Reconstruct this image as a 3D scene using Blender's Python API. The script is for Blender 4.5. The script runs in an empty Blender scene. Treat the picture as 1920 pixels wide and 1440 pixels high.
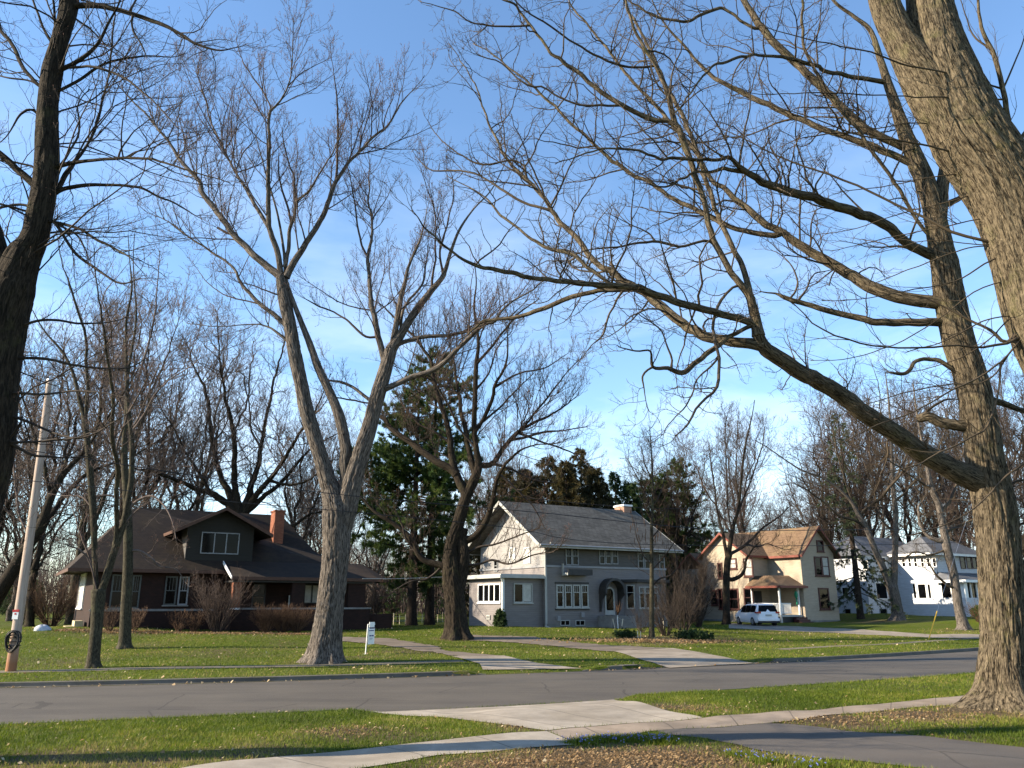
import bpy, bmesh, math, random
import numpy as np
from mathutils import Vector, Matrix

R = math.radians
C = bpy.context.scene.collection
SC = bpy.context.scene
PI = math.pi

# ------------------------------------------------------------------ camera
FPX = 1500.0                                  # focal length in pixels of a 1920 px wide picture
PITCH = math.atan((1130.0 - 720.0) / FPX)     # horizon row 1130
CAMZ = 2.2
cam_d = bpy.data.cameras.new("camera")
cam = bpy.data.objects.new("camera", cam_d)
C.objects.link(cam)
cam.location = (0, 0, CAMZ)
cam.rotation_euler = (PI / 2 + PITCH, 0, 0)
cam_d.sensor_width = 36.0
cam_d.lens = 36.0 * FPX / 1920.0
cam_d.clip_start = 0.1
cam_d.clip_end = 3000
SC.camera = cam

# ------------------------------------------------------------------ light
SUN_ELEV = R(24)
SUN_AZ = np.array([-0.985, -0.17])            # direction the light comes from (x, y)
SUN_AZ /= np.linalg.norm(SUN_AZ)
world = bpy.data.worlds.new("World")
SC.world = world
world.use_nodes = True
wn = world.node_tree
wn.nodes.clear()
w_out = wn.nodes.new("ShaderNodeOutputWorld")
w_bg = wn.nodes.new("ShaderNodeBackground")
w_sky = wn.nodes.new("ShaderNodeTexSky")
w_sky.sky_type = 'NISHITA'
w_sky.sun_disc = False
w_sky.sun_elevation = SUN_ELEV
w_sky.sun_rotation = math.atan2(SUN_AZ[0], SUN_AZ[1])
w_sky.air_density = 1.05
w_sky.dust_density = 0.2
w_sky.ozone_density = 3.0
w_tc = wn.nodes.new("ShaderNodeTexCoord")
w_map = wn.nodes.new("ShaderNodeMapping")
w_map.inputs['Scale'].default_value = (1.6, 1.6, 5.0)
w_map.inputs['Rotation'].default_value = (0, R(14), 0)
w_noise = wn.nodes.new("ShaderNodeTexNoise")
w_noise.inputs['Scale'].default_value = 2.3
w_noise.inputs['Detail'].default_value = 9
w_noise.inputs['Roughness'].default_value = 0.55
w_noise.inputs['Distortion'].default_value = 0.4
w_ramp = wn.nodes.new("ShaderNodeValToRGB")
w_ramp.color_ramp.elements[0].position = 0.42
w_ramp.color_ramp.elements[0].color = (0, 0, 0, 1)
w_ramp.color_ramp.elements[1].position = 0.78
w_ramp.color_ramp.elements[1].color = (0.75, 0.75, 0.75, 1)
w_sep = wn.nodes.new("ShaderNodeSeparateXYZ")
w_low = wn.nodes.new("ShaderNodeMapRange")    # thin cloud lies low in the sky
w_low.inputs['From Min'].default_value = 0.55
w_low.inputs['From Max'].default_value = 0.12
w_mul = wn.nodes.new("ShaderNodeMath")
w_mul.operation = 'MULTIPLY'
w_mix = wn.nodes.new("ShaderNodeMixRGB")
w_mix.inputs['Color2'].default_value = (5.0, 5.5, 6.2, 1)
w_hsv = wn.nodes.new("ShaderNodeHueSaturation")
w_hsv.inputs['Hue'].default_value = 0.5
w_hsv.inputs['Saturation'].default_value = 1.05
L = wn.links.new
L(w_tc.outputs['Generated'], w_map.inputs['Vector'])
L(w_map.outputs['Vector'], w_noise.inputs['Vector'])
L(w_noise.outputs['Fac'], w_ramp.inputs['Fac'])
L(w_tc.outputs['Generated'], w_sep.inputs['Vector'])
L(w_sep.outputs['Z'], w_low.inputs['Value'])
L(w_ramp.outputs['Color'], w_mul.inputs[0])
L(w_low.outputs['Result'], w_mul.inputs[1])
L(w_sky.outputs['Color'], w_hsv.inputs['Color'])
L(w_mul.outputs['Value'], w_mix.inputs['Fac'])
L(w_hsv.outputs['Color'], w_mix.inputs['Color1'])
L(w_mix.outputs['Color'], w_bg.inputs['Color'])
w_bg.inputs['Strength'].default_value = 0.115
L(w_bg.outputs['Background'], w_out.inputs['Surface'])

sun_d = bpy.data.lights.new("sun", 'SUN')
sun_d.energy = 5.0
sun_d.angle = R(0.5)
sun_d.color = (1.0, 0.86, 0.65)
sun = bpy.data.objects.new("sun", sun_d)
C.objects.link(sun)
sdir = Vector((SUN_AZ[0] * math.cos(SUN_ELEV), SUN_AZ[1] * math.cos(SUN_ELEV), math.sin(SUN_ELEV)))
sun.rotation_euler = (-sdir).to_track_quat('-Z', 'Y').to_euler()
sun.location = (-60, -10, 40)

SC.view_settings.view_transform = 'Standard'
SC.view_settings.look = 'None'
SC.view_settings.exposure = 1.45
SC.view_settings.gamma = 1.0
SC.render.engine = 'CYCLES'
SC.cycles.max_bounces = 5
SC.cycles.diffuse_bounces = 1
SC.cycles.glossy_bounces = 2
SC.cycles.transmission_bounces = 2
SC.cycles.transparent_max_bounces = 4

# ------------------------------------------------------------------ pixel -> place
CT, ST = math.cos(PITCH), math.sin(PITCH)


def ray(px, py):
    dx, dz = (px - 960.0) / FPX, (720.0 - py) / FPX
    return np.array([dx, CT - dz * ST, ST + dz * CT])


def at(px, py, Y):
    d = ray(px, py)
    return np.array([0, 0, CAMZ]) + d * (Y / d[1])


def flat(px, py, z=0.0):
    d = ray(px, py)
    t = (z - CAMZ) / d[2]
    return np.array([0, 0, CAMZ]) + d * t


# ------------------------------------------------------------------ numpy value noise
def _hash(ix, iy, iz):
    n = (ix * 374761393 + iy * 668265263 + iz * 2147483647 + 1013) & 0xFFFFFFFF
    n = ((n ^ (n >> 13)) * 1274126177) & 0xFFFFFFFF
    n = n ^ (n >> 16)
    return (n & 0xFFFF) / 65535.0


def vnoise(p):
    p = np.asarray(p, float)
    i = np.floor(p).astype(np.int64)
    f = p - i
    f = f * f * (3 - 2 * f)
    r = 0
    for a in (0, 1):
        for b in (0, 1):
            for c in (0, 1):
                w = (f[..., 0] if a else 1 - f[..., 0]) * (f[..., 1] if b else 1 - f[..., 1]) * (f[..., 2] if c else 1 - f[..., 2])
                r = r + w * _hash(i[..., 0] + a, i[..., 1] + b, i[..., 2] + c)
    return r


# ------------------------------------------------------------------ objects
def tag(o, label=None, cat=None, group=None, kind=None):
    if label: o["label"] = label
    if cat: o["category"] = cat
    if group: o["group"] = group
    if kind: o["kind"] = kind
    return o


def empty(name, loc, rz=0.0, label=None, cat=None, group=None):
    o = bpy.data.objects.new(name, None)
    C.objects.link(o)
    o.location = tuple(loc)
    o.rotation_euler = (0, 0, rz)
    o.empty_display_size = 0.3
    return tag(o, label, cat, group)


def mesh_obj(name, V, F, mat, parent=None, smooth=False, attrs=None, fattr=None):
    """F: list of faces or an (n,k) array"""
    me = bpy.data.meshes.new(name)
    V = np.asarray(V, np.float32).reshape(-1, 3)
    if isinstance(F, np.ndarray):
        n, k = F.shape
        me.vertices.add(len(V))
        me.vertices.foreach_set("co", V.ravel())
        me.loops.add(n * k)
        me.loops.foreach_set("vertex_index", F.astype(np.int32).ravel())
        me.polygons.add(n)
        me.polygons.foreach_set("loop_start", np.arange(0, n * k, k, dtype=np.int32))
        me.polygons.foreach_set("loop_total", np.full(n, k, np.int32))
        me.update(calc_edges=True)
    else:
        me.from_pydata([tuple(v) for v in V], [], F)
        me.update()
    if smooth:
        me.polygons.foreach_set("use_smooth", np.ones(len(me.polygons), bool))
    for nm, (ty, data) in (attrs or {}).items():
        a = me.attributes.new(nm, ty, 'POINT')
        key = "vector" if ty == 'FLOAT_VECTOR' else "value"
        a.data.foreach_set(key, np.asarray(data, np.float32).ravel())
    if mat:
        me.materials.append(mat)
    o = bpy.data.objects.new(name, me)
    C.objects.link(o)
    if parent is not None:
        o.parent = parent
    return o


class MB:
    def __init__(s):
        s.V, s.F = [], []

    def add(s, V, F):
        b = len(s.V)
        s.V += [tuple(map(float, v)) for v in V]
        s.F += [[i + b for i in f] for f in F]
        return s

    def box(s, a, b):
        (x0, y0, z0), (x1, y1, z1) = a, b
        x0, x1 = min(x0, x1), max(x0, x1)
        y0, y1 = min(y0, y1), max(y0, y1)
        z0, z1 = min(z0, z1), max(z0, z1)
        return s.add([(x0, y0, z0), (x1, y0, z0), (x1, y1, z0), (x0, y1, z0), (x0, y0, z1), (x1, y0, z1), (x1, y1, z1), (x0, y1, z1)],
                     [[0, 3, 2, 1], [4, 5, 6, 7], [0, 1, 5, 4], [1, 2, 6, 5], [2, 3, 7, 6], [3, 0, 4, 7]])

    def slab(s, pts, t):
        """polygon pts thickened downwards by t"""
        n = len(pts)
        top = [tuple(p) for p in pts]
        bot = [(p[0], p[1], p[2] - t) for p in pts]
        F = [list(range(n)), list(range(2 * n - 1, n - 1, -1))]
        for i in range(n):
            j = (i + 1) % n
            F.append([i, i + n, j + n, j])
        return s.add(top + bot, F)

    def prism(s, poly, axis, a, b):
        """2-D polygon swept along an axis (0 x, 1 y, 2 z)"""
        n = len(poly)

        def P(p, c):
            q = list(p)
            q.insert(axis, c)
            return q
        V = [P(p, a) for p in poly] + [P(p, b) for p in poly]
        F = [list(range(n))[::-1], list(range(n, 2 * n))]
        for i in range(n):
            j = (i + 1) % n
            F.append([i, j, j + n, i + n])
        return s.add(V, F)

    def tube(s, pts, rad, sides=8, caps=True):
        P = np.asarray(pts, float)
        r = np.full(len(P), rad) if np.isscalar(rad) else np.asarray(rad, float)
        V, F, _ = tubes(P[None], r[None], sides)
        b = len(s.V)
        s.add(V, F.tolist())
        if caps:
            s.F.append([b + i for i in range(sides)][::-1])
            m = b + (len(P) - 1) * sides
            s.F.append([m + i for i in range(sides)])
        return s

    def build(s, name, mat, parent=None, smooth=False):
        o = mesh_obj(name, s.V, s.F, mat, parent, smooth)
        bm = bmesh.new()
        bm.from_mesh(o.data)
        bmesh.ops.recalc_face_normals(bm, faces=bm.faces)
        bm.to_mesh(o.data)
        bm.free()
        return o


def bevel(o, w=0.02, seg=2, angle=40):
    m = o.modifiers.new("bevel", 'BEVEL')
    m.width = w
    m.segments = seg
    m.limit_method = 'ANGLE'
    m.angle_limit = R(angle)
    return o


def tubes(P, r, sides, phase=0.0):
    """P (M,n,3), r (M,n) -> vertices, quads, bark coordinates"""
    M, n, _ = P.shape
    T = np.gradient(P, axis=1)
    T /= np.linalg.norm(T, axis=2, keepdims=True) + 1e-9
    mt = np.abs(T[..., 2]).mean(axis=1)
    ref = np.where((mt > 0.75)[:, None], np.array([[1.0, 0.05, 0]]), np.array([[0.0, 0.05, 1.0]]))[:, None, :]
    S = np.cross(T, ref)
    S /= np.linalg.norm(S, axis=2, keepdims=True) + 1e-9
    U = np.cross(S, T)
    th = np.arange(sides) / sides * 2 * PI + phase
    ring = S[:, :, None, :] * np.cos(th)[None, None, :, None] + U[:, :, None, :] * np.sin(th)[None, None, :, None]
    V = P[:, :, None, :] + ring * r[:, :, None, None]
    seg = np.linalg.norm(np.diff(P, axis=1), axis=2)
    ln = np.concatenate([np.zeros((M, 1)), np.cumsum(seg, axis=1)], axis=1)
    off = (np.arange(M) * 7.31)[:, None]
    bark = np.stack([np.cos(th)[None, None, :] * r[:, :, None] + off[:, :, None] * 0,
                     np.sin(th)[None, None, :] * r[:, :, None] + off[:, :, None] * 0,
                     np.broadcast_to((ln + off)[:, :, None], (M, n, sides))], axis=-1)
    idx = np.arange(M * n * sides).reshape(M, n, sides)
    a = idx[:, :-1, :]
    b = np.roll(idx, -1, axis=2)[:, :-1, :]
    c = np.roll(idx, -1, axis=2)[:, 1:, :]
    d = idx[:, 1:, :]
    F = np.stack([a, b, c, d], axis=-1).reshape(-1, 4)
    return V.reshape(-1, 3), F, bark.reshape(-1, 3)


def copy_tree(o, parent=None):
    c = o.copy()
    C.objects.link(c)
    if parent is not None:
        c.parent = parent
    for ch in list(o.children):
        copy_tree(ch, c)
    return c
# ------------------------------------------------------------------ materials
class NT:
    def __init__(s, name):
        s.m = bpy.data.materials.new(name)
        s.m.use_nodes = True
        s.t = s.m.node_tree
        s.b = s.t.nodes["Principled BSDF"]
        s.b.inputs['Specular IOR Level'].default_value = 0.3

    def n(s, ty, **kw):
        x = s.t.nodes.new(ty)
        for k, v in kw.items():
            if k in x.inputs:
                x.inputs[k].default_value = v
            else:
                setattr(x, k, v)
        return x

    def l(s, a, b):
        s.t.links.new(a, b)

    def ramp(s, fac, stops):
        r = s.n("ShaderNodeValToRGB")
        e = r.color_ramp.elements
        while len(e) < len(stops):
            e.new(0.5)
        for x, (p, c) in zip(e, stops):
            x.position = p
            x.color = (*c, 1)
        s.l(fac, r.inputs['Fac'])
        return r.outputs['Color']

    def noise(s, vec, scale, detail=4, rough=0.6, dist=0.0):
        x = s.n("ShaderNodeTexNoise", Scale=scale, Detail=detail, Roughness=rough, Distortion=dist)
        if vec is not None:
            s.l(vec, x.inputs['Vector'])
        return x.outputs['Fac']

    def mapping(s, vec, scale=(1, 1, 1), rot=(0, 0, 0)):
        x = s.n("ShaderNodeMapping", Scale=scale, Rotation=rot)
        s.l(vec, x.inputs['Vector'])
        return x.outputs['Vector']

    def obj(s):
        return s.n("ShaderNodeTexCoord").outputs['Object']

    def pos(s):
        return s.n("ShaderNodeNewGeometry").outputs['Position']

    def mix(s, fac, a, b, mode='MIX'):
        x = s.n("ShaderNodeMixRGB", blend_type=mode)
        for k, v in (('Fac', fac), ('Color1', a), ('Color2', b)):
            if isinstance(v, (int, float)):
                x.inputs[k].default_value = v
            elif isinstance(v, tuple):
                x.inputs[k].default_value = (*v, 1)
            else:
                s.l(v, x.inputs[k])
        return x.outputs['Color']

    def math(s, op, a, b=0.0):
        x = s.n("ShaderNodeMath", operation=op)
        for i, v in enumerate((a, b)):
            if isinstance(v, (int, float)):
                x.inputs[i].default_value = v
            else:
                s.l(v, x.inputs[i])
        return x.outputs['Value']

    def bump(s, h, strength=0.5, dist=0.02):
        x = s.n("ShaderNodeBump", Strength=strength, Distance=dist)
        s.l(h, x.inputs['Height'])
        s.l(x.outputs['Normal'], s.b.inputs['Normal'])

    def col(s, c):
        if isinstance(c, tuple):
            s.b.inputs['Base Color'].default_value = (*c, 1)
        else:
            s.l(c, s.b.inputs['Base Color'])
        return s

    def rough(s, v):
        s.b.inputs['Roughness'].default_value = v
        return s


def sc(c, k):
    return tuple(x * k for x in c)


def plain(name, c, rough=0.6, var=0.15, scale=6.0, metal=0.0, spec=0.3):
    m = NT(name)
    f = m.noise(m.obj(), scale, 5)
    m.col(m.ramp(f, [(0.3, sc(c, 1 - var)), (0.7, sc(c, 1 + var))]))
    m.rough(rough)
    m.b.inputs['Metallic'].default_value = metal
    m.b.inputs['Specular IOR Level'].default_value = spec
    return m.m


def bark_mat(name, dark, light, ridge=14.0, stretch=0.16, moss=None, bumpd=0.03, patch=0.6):
    m = NT(name)
    a = m.n("ShaderNodeAttribute", attribute_name="bark")
    v = a.outputs['Vector']
    st = m.mapping(v, (1, 1, stretch))
    f1 = m.noise(st, ridge * 2.0, 5, 0.6, 0.9)
    f2 = m.noise(v, 1.1, 4, 0.6)
    f4 = m.noise(m.mapping(v, (1, 1, stretch * 1.8)), ridge * 5.0, 3, 0.6, 0.4)
    h = m.math('ADD', m.math('MULTIPLY', f1, 0.75), m.math('MULTIPLY', f4, 0.25))
    c = m.ramp(h, [(0.41, dark), (0.50, sc(light, 0.55)), (0.60, light)])
    c2 = m.mix(m.math('MULTIPLY', f2, patch), c, sc(light, 0.75), 'MULTIPLY')
    c3 = m.mix(0.45, c, c2)
    if moss:
        f3 = m.ramp(m.noise(m.pos(), 1.7, 5, 0.7), [(0.55, (0, 0, 0)), (0.72, (0.4, 0.4, 0.4))])
        c3 = m.mix(f3, c3, moss)
    m.col(c3).rough(0.9)
    m.b.inputs['Specular IOR Level'].default_value = 0.12
    m.bump(h, 1.0, bumpd * 1.6)
    return m.m


def twig_mat(name, c0, c1):
    m = NT(name)
    f = m.noise(m.pos(), 1.3, 3)
    m.col(m.ramp(f, [(0.35, c0), (0.65, c1)])).rough(0.8)
    m.b.inputs['Specular IOR Level'].default_value = 0.2
    return m.m


M = {}
M['bark_oak'] = bark_mat('bark_oak', (0.018, 0.0135, 0.0085), (0.175, 0.14, 0.095), 15, 0.14, (0.12, 0.115, 0.04), 0.04)
M['bark_maple'] = bark_mat('bark_maple', (0.02, 0.016, 0.013), (0.205, 0.175, 0.15), 16, 0.10, None, 0.04)
M['bark_near'] = bark_mat('bark_near', (0.022, 0.017, 0.011), (0.185, 0.148, 0.098), 17, 0.16, (0.15, 0.145, 0.06), 0.03)
M['bark_dark'] = bark_mat('bark_dark', (0.01, 0.008, 0.006), (0.05, 0.038, 0.027), 16, 0.14, (0.08, 0.075, 0.03), 0.03)
M['bark_grey'] = bark_mat('bark_grey', (0.02, 0.017, 0.012), (0.085, 0.074, 0.05), 14, 0.3, (0.11, 0.11, 0.055), 0.012)
M['bark_pine'] = bark_mat('bark_pine', (0.018, 0.013, 0.009), (0.06, 0.046, 0.036), 12, 0.2, None, 0.03)
M['twig_maple'] = twig_mat('twig_maple', (0.04, 0.028, 0.023), (0.085, 0.06, 0.05))
M['twig_oak'] = twig_mat('twig_oak', (0.03, 0.022, 0.015), (0.08, 0.06, 0.04))
M['twig_dark'] = twig_mat('twig_dark', (0.02, 0.0145, 0.0115), (0.05, 0.037, 0.029))
M['twig_red'] = twig_mat('twig_red', (0.055, 0.041, 0.036), (0.12, 0.09, 0.078))
M['twig_rust'] = twig_mat('twig_rust', (0.05, 0.028, 0.017), (0.105, 0.06, 0.035))
M['bud'] = twig_mat('bud', (0.09, 0.045, 0.036), (0.14, 0.075, 0.06))


def grass_ground():
    m = NT('lawn_ground')
    p = m.pos()
    a = m.n("ShaderNodeAttribute", attribute_name="bare").outputs['Fac']
    f1 = m.noise(p, 0.35, 5, 0.6)
    f2 = m.noise(p, 5.0, 6, 0.7)
    f3 = m.noise(p, 38.0, 4, 0.7)
    green = m.ramp(f2, [(0.25, (0.038, 0.058, 0.004)), (0.5, (0.08, 0.108, 0.008)), (0.72, (0.13, 0.14, 0.02))])
    dry = m.ramp(f3, [(0.3, (0.045, 0.033, 0.018)), (0.65, (0.165, 0.122, 0.072))])
    k = m.math('ADD', m.math('MULTIPLY', m.math('SUBTRACT', f1, 0.5), 0.9), m.math('MULTIPLY', m.math('SUBTRACT', f2, 0.5), 1.1))
    k2 = m.ramp(m.math('ADD', m.math('ADD', k, a), 0.16), [(0.12, (0, 0, 0)), (0.55, (1, 1, 1))])
    c = m.mix(k2, green, dry)
    c = m.mix(0.7, c, m.ramp(f3, [(0.3, (0.45, 0.45, 0.45)), (0.6, (1.15, 1.15, 1.15))]), 'MULTIPLY')
    m.col(c).rough(0.95)
    m.b.inputs['Specular IOR Level'].default_value = 0.1
    m.bump(m.math('ADD', f3, f2), 0.8, 0.06)
    return m.m


M['lawn'] = grass_ground()


def blade_mat(name, stops):
    m = NT(name)
    a = m.n("ShaderNodeAttribute", attribute_name="tint").outputs['Fac']
    m.col(m.ramp(a, stops)).rough(0.6)
    m.b.inputs['Specular IOR Level'].default_value = 0.25
    tr = m.n("ShaderNodeBsdfTranslucent")
    m.l(m.ramp(a, [(p, sc(c, 1.3)) for p, c in stops]), tr.inputs['Color'])
    mx = m.n("ShaderNodeMixShader", Fac=0.35)
    out = m.t.nodes["Material Output"]
    m.l(m.b.outputs['BSDF'], mx.inputs[1])
    m.l(tr.outputs['BSDF'], mx.inputs[2])
    m.l(mx.outputs['Shader'], out.inputs['Surface'])
    return m.m


M['blade'] = blade_mat('grass_blade', [(0.0, (0.05, 0.08, 0.005)), (0.55, (0.112, 0.145, 0.010)), (0.85, (0.17, 0.185, 0.022)), (1.0, (0.25, 0.20, 0.07))])
M['leaf'] = blade_mat('dead_leaf', [(0.0, (0.13, 0.08, 0.04)), (0.5, (0.33, 0.22, 0.11)), (1.0, (0.58, 0.47, 0.30))])
M['flower'] = blade_mat('blue_flower', [(0.0, (0.12, 0.16, 0.5)), (1.0, (0.3, 0.32, 0.7))])
M['needle_dark'] = blade_mat('needle_dark', [(0.0, (0.012, 0.026, 0.010)), (0.6, (0.032, 0.058, 0.018)), (1.0, (0.075, 0.105, 0.03))])
M['needle_pine'] = blade_mat('needle_pine', [(0.0, (0.015, 0.032, 0.012)), (0.5, (0.045, 0.078, 0.02)), (0.85, (0.10, 0.13, 0.03)), (1.0, (0.15, 0.13, 0.05))])
M['needle_brown'] = blade_mat('needle_brown', [(0.0, (0.022, 0.022, 0.009)), (0.5, (0.055, 0.048, 0.018)), (1.0, (0.10, 0.072, 0.026))])
M['needle_grey'] = blade_mat('needle_grey', [(0.0, (0.022, 0.036, 0.018)), (0.6, (0.055, 0.075, 0.035)), (1.0, (0.11, 0.12, 0.055))])
M['box_leaf'] = blade_mat('box_leaf', [(0.0, (0.03, 0.06, 0.012)), (1.0, (0.09, 0.14, 0.03))])
M['dry_grass'] = blade_mat('dry_grass', [(0.0, (0.16, 0.08, 0.025)), (1.0, (0.36, 0.22, 0.09))])


def asphalt(name, c, scale=1.0):
    m = NT(name)
    p = m.pos()
    f = m.noise(p, 90 * scale, 3, 0.7)
    g = m.noise(p, 0.6, 5, 0.6)
    st = m.noise(m.mapping(p, (0.25, 2.0, 1), (0, 0, R(-22))), 0.9, 4, 0.6)
    c1 = m.ramp(f, [(0.3, sc(c, 0.72)), (0.7, sc(c, 1.25))])
    c2 = m.mix(0.6, c1, m.ramp(g, [(0.3, (0.78, 0.78, 0.8)), (0.7, (1.15, 1.13, 1.1))]), 'MULTIPLY')
    c3 = m.mix(0.6, c2, m.ramp(st, [(0.35, (0.82, 0.82, 0.82)), (0.65, (1.1, 1.1, 1.1))]), 'MULTIPLY')
    wv = m.n("ShaderNodeTexNoise", Scale=0.9, Detail=4)
    m.l(p, wv.inputs['Vector'])
    pw = m.mix(0.25, p, wv.outputs['Color'], 'ADD')
    vo = m.n("ShaderNodeTexVoronoi", Scale=0.33, feature='DISTANCE_TO_EDGE')
    m.l(pw, vo.inputs['Vector'])
    crack = m.math('MULTIPLY', m.math('LESS_THAN', vo.outputs['Distance'], 0.006), m.math('GREATER_THAN', m.noise(p, 0.21, 3), 0.5))
    c3 = m.mix(m.math('MULTIPLY', crack, 0.6), c3, sc(c, 0.35))
    pt = m.ramp(m.noise(m.mapping(p, (0.5, 1.4, 1), (0, 0, R(-22))), 0.35, 2, 0.4), [(0.56, (1, 1, 1)), (0.58, (0.86, 0.86, 0.87))])
    c3 = m.mix(0.8, c3, pt, 'MULTIPLY')
    m.col(c3).rough(0.85)
    m.bump(f, 0.5, 0.01)
    return m.m


def concrete(name, c, joint=None):
    m = NT(name)
    p = m.pos()
    f = m.noise(p, 55, 4, 0.7)
    g = m.noise(p, 1.3, 6, 0.65)
    c1 = m.ramp(g, [(0.3, sc(c, 0.74)), (0.7, sc(c, 1.12))])
    c2 = m.mix(0.5, c1, m.ramp(f, [(0.35, (0.75, 0.74, 0.72)), (0.7, (1.12, 1.12, 1.12))]), 'MULTIPLY')
    al = m.n("ShaderNodeAttribute", attribute_name="along").outputs['Fac']
    fr = m.math('ABSOLUTE', m.math('SUBTRACT', m.math('FRACT', m.math('DIVIDE', al, joint or 1.5)), 0.5))
    jl = m.math('LESS_THAN', fr, 0.011)
    has = m.math('GREATER_THAN', al, 0.001)
    st = m.ramp(m.noise(p, 0.55, 6, 0.7, 0.6), [(0.42, (0.72, 0.70, 0.66)), (0.60, (1.04, 1.04, 1.04))])
    c2 = m.mix(0.8, c2, st, 'MULTIPLY')
    c2 = m.mix(m.math('MULTIPLY', m.math('MULTIPLY', jl, has), 0.75), c2, sc(c, 0.28))
    m.col(c2).rough(0.9)
    m.bump(f, 0.4, 0.006)
    return m.m


M['road'] = asphalt('road_asphalt', (0.088, 0.076, 0.062))
M['drive'] = asphalt('driveway_asphalt', (0.095, 0.082, 0.07))
M['gravel'] = concrete('gravel_path', (0.17, 0.135, 0.105))
M['conc_new'] = concrete('concrete_new', (0.34, 0.295, 0.24))
M['conc_old'] = concrete('concrete_old', (0.27, 0.215, 0.165))
M['conc_far'] = concrete('concrete_far', (0.29, 0.245, 0.195))
M['kerb'] = concrete('kerb_concrete', (0.125, 0.113, 0.098))
M['frame_dim'] = plain('dim_frame_paint', (0.07, 0.074, 0.07), 0.6, 0.2, 3)
M['conc_worn'] = concrete('concrete_worn', (0.17, 0.145, 0.10))
M['mulch'] = concrete('mulch', (0.09, 0.055, 0.038))


def siding(name, c, pitch=0.13, depth=0.35, var=0.08):
    m = NT(name)
    o = m.obj()
    sp = m.n("ShaderNodeSeparateXYZ")
    m.l(o, sp.inputs['Vector'])
    fr = m.math('FRACT', m.math('MULTIPLY', sp.outputs['Z'], 1.0 / pitch))
    line = m.ramp(fr, [(0.0, (1 - depth,) * 3), (0.14, (1, 1, 1)), (0.95, (1.0, 1.0, 1.0))])  # shadow line under each board, painted into the colour
    f = m.noise(m.mapping(o, (0.6, 0.6, 3)), 2.2, 6, 0.65)
    base = m.ramp(f, [(0.3, sc(c, 1 - var * 1.6)), (0.65, sc(c, 1 + var))])
    m.col(m.mix(1.0, base, line, 'MULTIPLY')).rough(0.7)
    m.bump(fr, 0.5, 0.02)
    return m.m


def wallvec(m):
    o = m.obj()
    sp = m.n("ShaderNodeSeparateXYZ")
    m.l(o, sp.inputs['Vector'])
    cb = m.n("ShaderNodeCombineXYZ")
    m.l(m.math('ADD', sp.outputs['X'], sp.outputs['Y']), cb.inputs['X'])
    m.l(sp.outputs['Z'], cb.inputs['Y'])
    return cb.outputs['Vector']


def brick(name, c1, c2, mortar, scale=4.2):
    m = NT(name)
    b = m.n("ShaderNodeTexBrick", Scale=scale)
    b.inputs['Color1'].default_value = (*c1, 1)
    b.inputs['Color2'].default_value = (*c2, 1)
    b.inputs['Mortar'].default_value = (*mortar, 1)
    b.inputs['Mortar Size'].default_value = 0.014
    b.inputs['Brick Width'].default_value = 0.9
    b.inputs['Row Height'].default_value = 0.33
    m.l(wallvec(m), b.inputs['Vector'])
    f = m.noise(m.obj(), 1.2, 5, 0.6)
    m.col(m.mix(0.7, b.outputs['Color'], m.ramp(f, [(0.3, (0.65, 0.65, 0.65)), (0.7, (1.2, 1.15, 1.1))]), 'MULTIPLY')).rough(0.9)
    m.bump(b.outputs['Fac'], -0.4, 0.01)
    return m.m


def shingle(name, c1, c2, scale=1.7, moss=None):
    m = NT(name)
    o = m.obj()
    sp = m.n("ShaderNodeSeparateXYZ")
    m.l(o, sp.inputs['Vector'])
    cb = m.n("ShaderNodeCombineXYZ")
    m.l(m.math('ADD', sp.outputs['X'], m.math('MULTIPLY', sp.outputs['Y'], 0.6)), cb.inputs['X'])
    m.l(m.math('MULTIPLY', sp.outputs['Z'], 1.7), cb.inputs['Y'])
    b = m.n("ShaderNodeTexBrick", Scale=scale)
    b.inputs['Color1'].default_value = (*c1, 1)
    b.inputs['Color2'].default_value = (*c2, 1)
    b.inputs['Mortar'].default_value = (*sc(c1, 0.4), 1)
    b.inputs['Mortar Size'].default_value = 0.018
    b.inputs['Row Height'].default_value = 0.28
    b.inputs['Brick Width'].default_value = 0.6
    m.l(cb.outputs['Vector'], b.inputs['Vector'])
    f = m.noise(o, 0.7, 6, 0.7)
    f2 = m.noise(o, 14, 3, 0.7)
    c = m.mix(0.75, b.outputs['Color'], m.ramp(f, [(0.3, (0.6, 0.6, 0.6)), (0.7, (1.25, 1.25, 1.25))]), 'MULTIPLY')
    c = m.mix(0.6, c, m.ramp(f2, [(0.3, (0.7, 0.7, 0.7)), (0.7, (1.2, 1.2, 1.2))]), 'MULTIPLY')
    if moss:
        c = m.mix(m.ramp(f, [(0.5, (0, 0, 0)), (0.7, (0.6, 0.6, 0.6))]), c, moss)
    m.col(c).rough(0.9)
    m.bump(b.outputs['Fac'], -0.5, 0.02)
    return m.m


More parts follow.
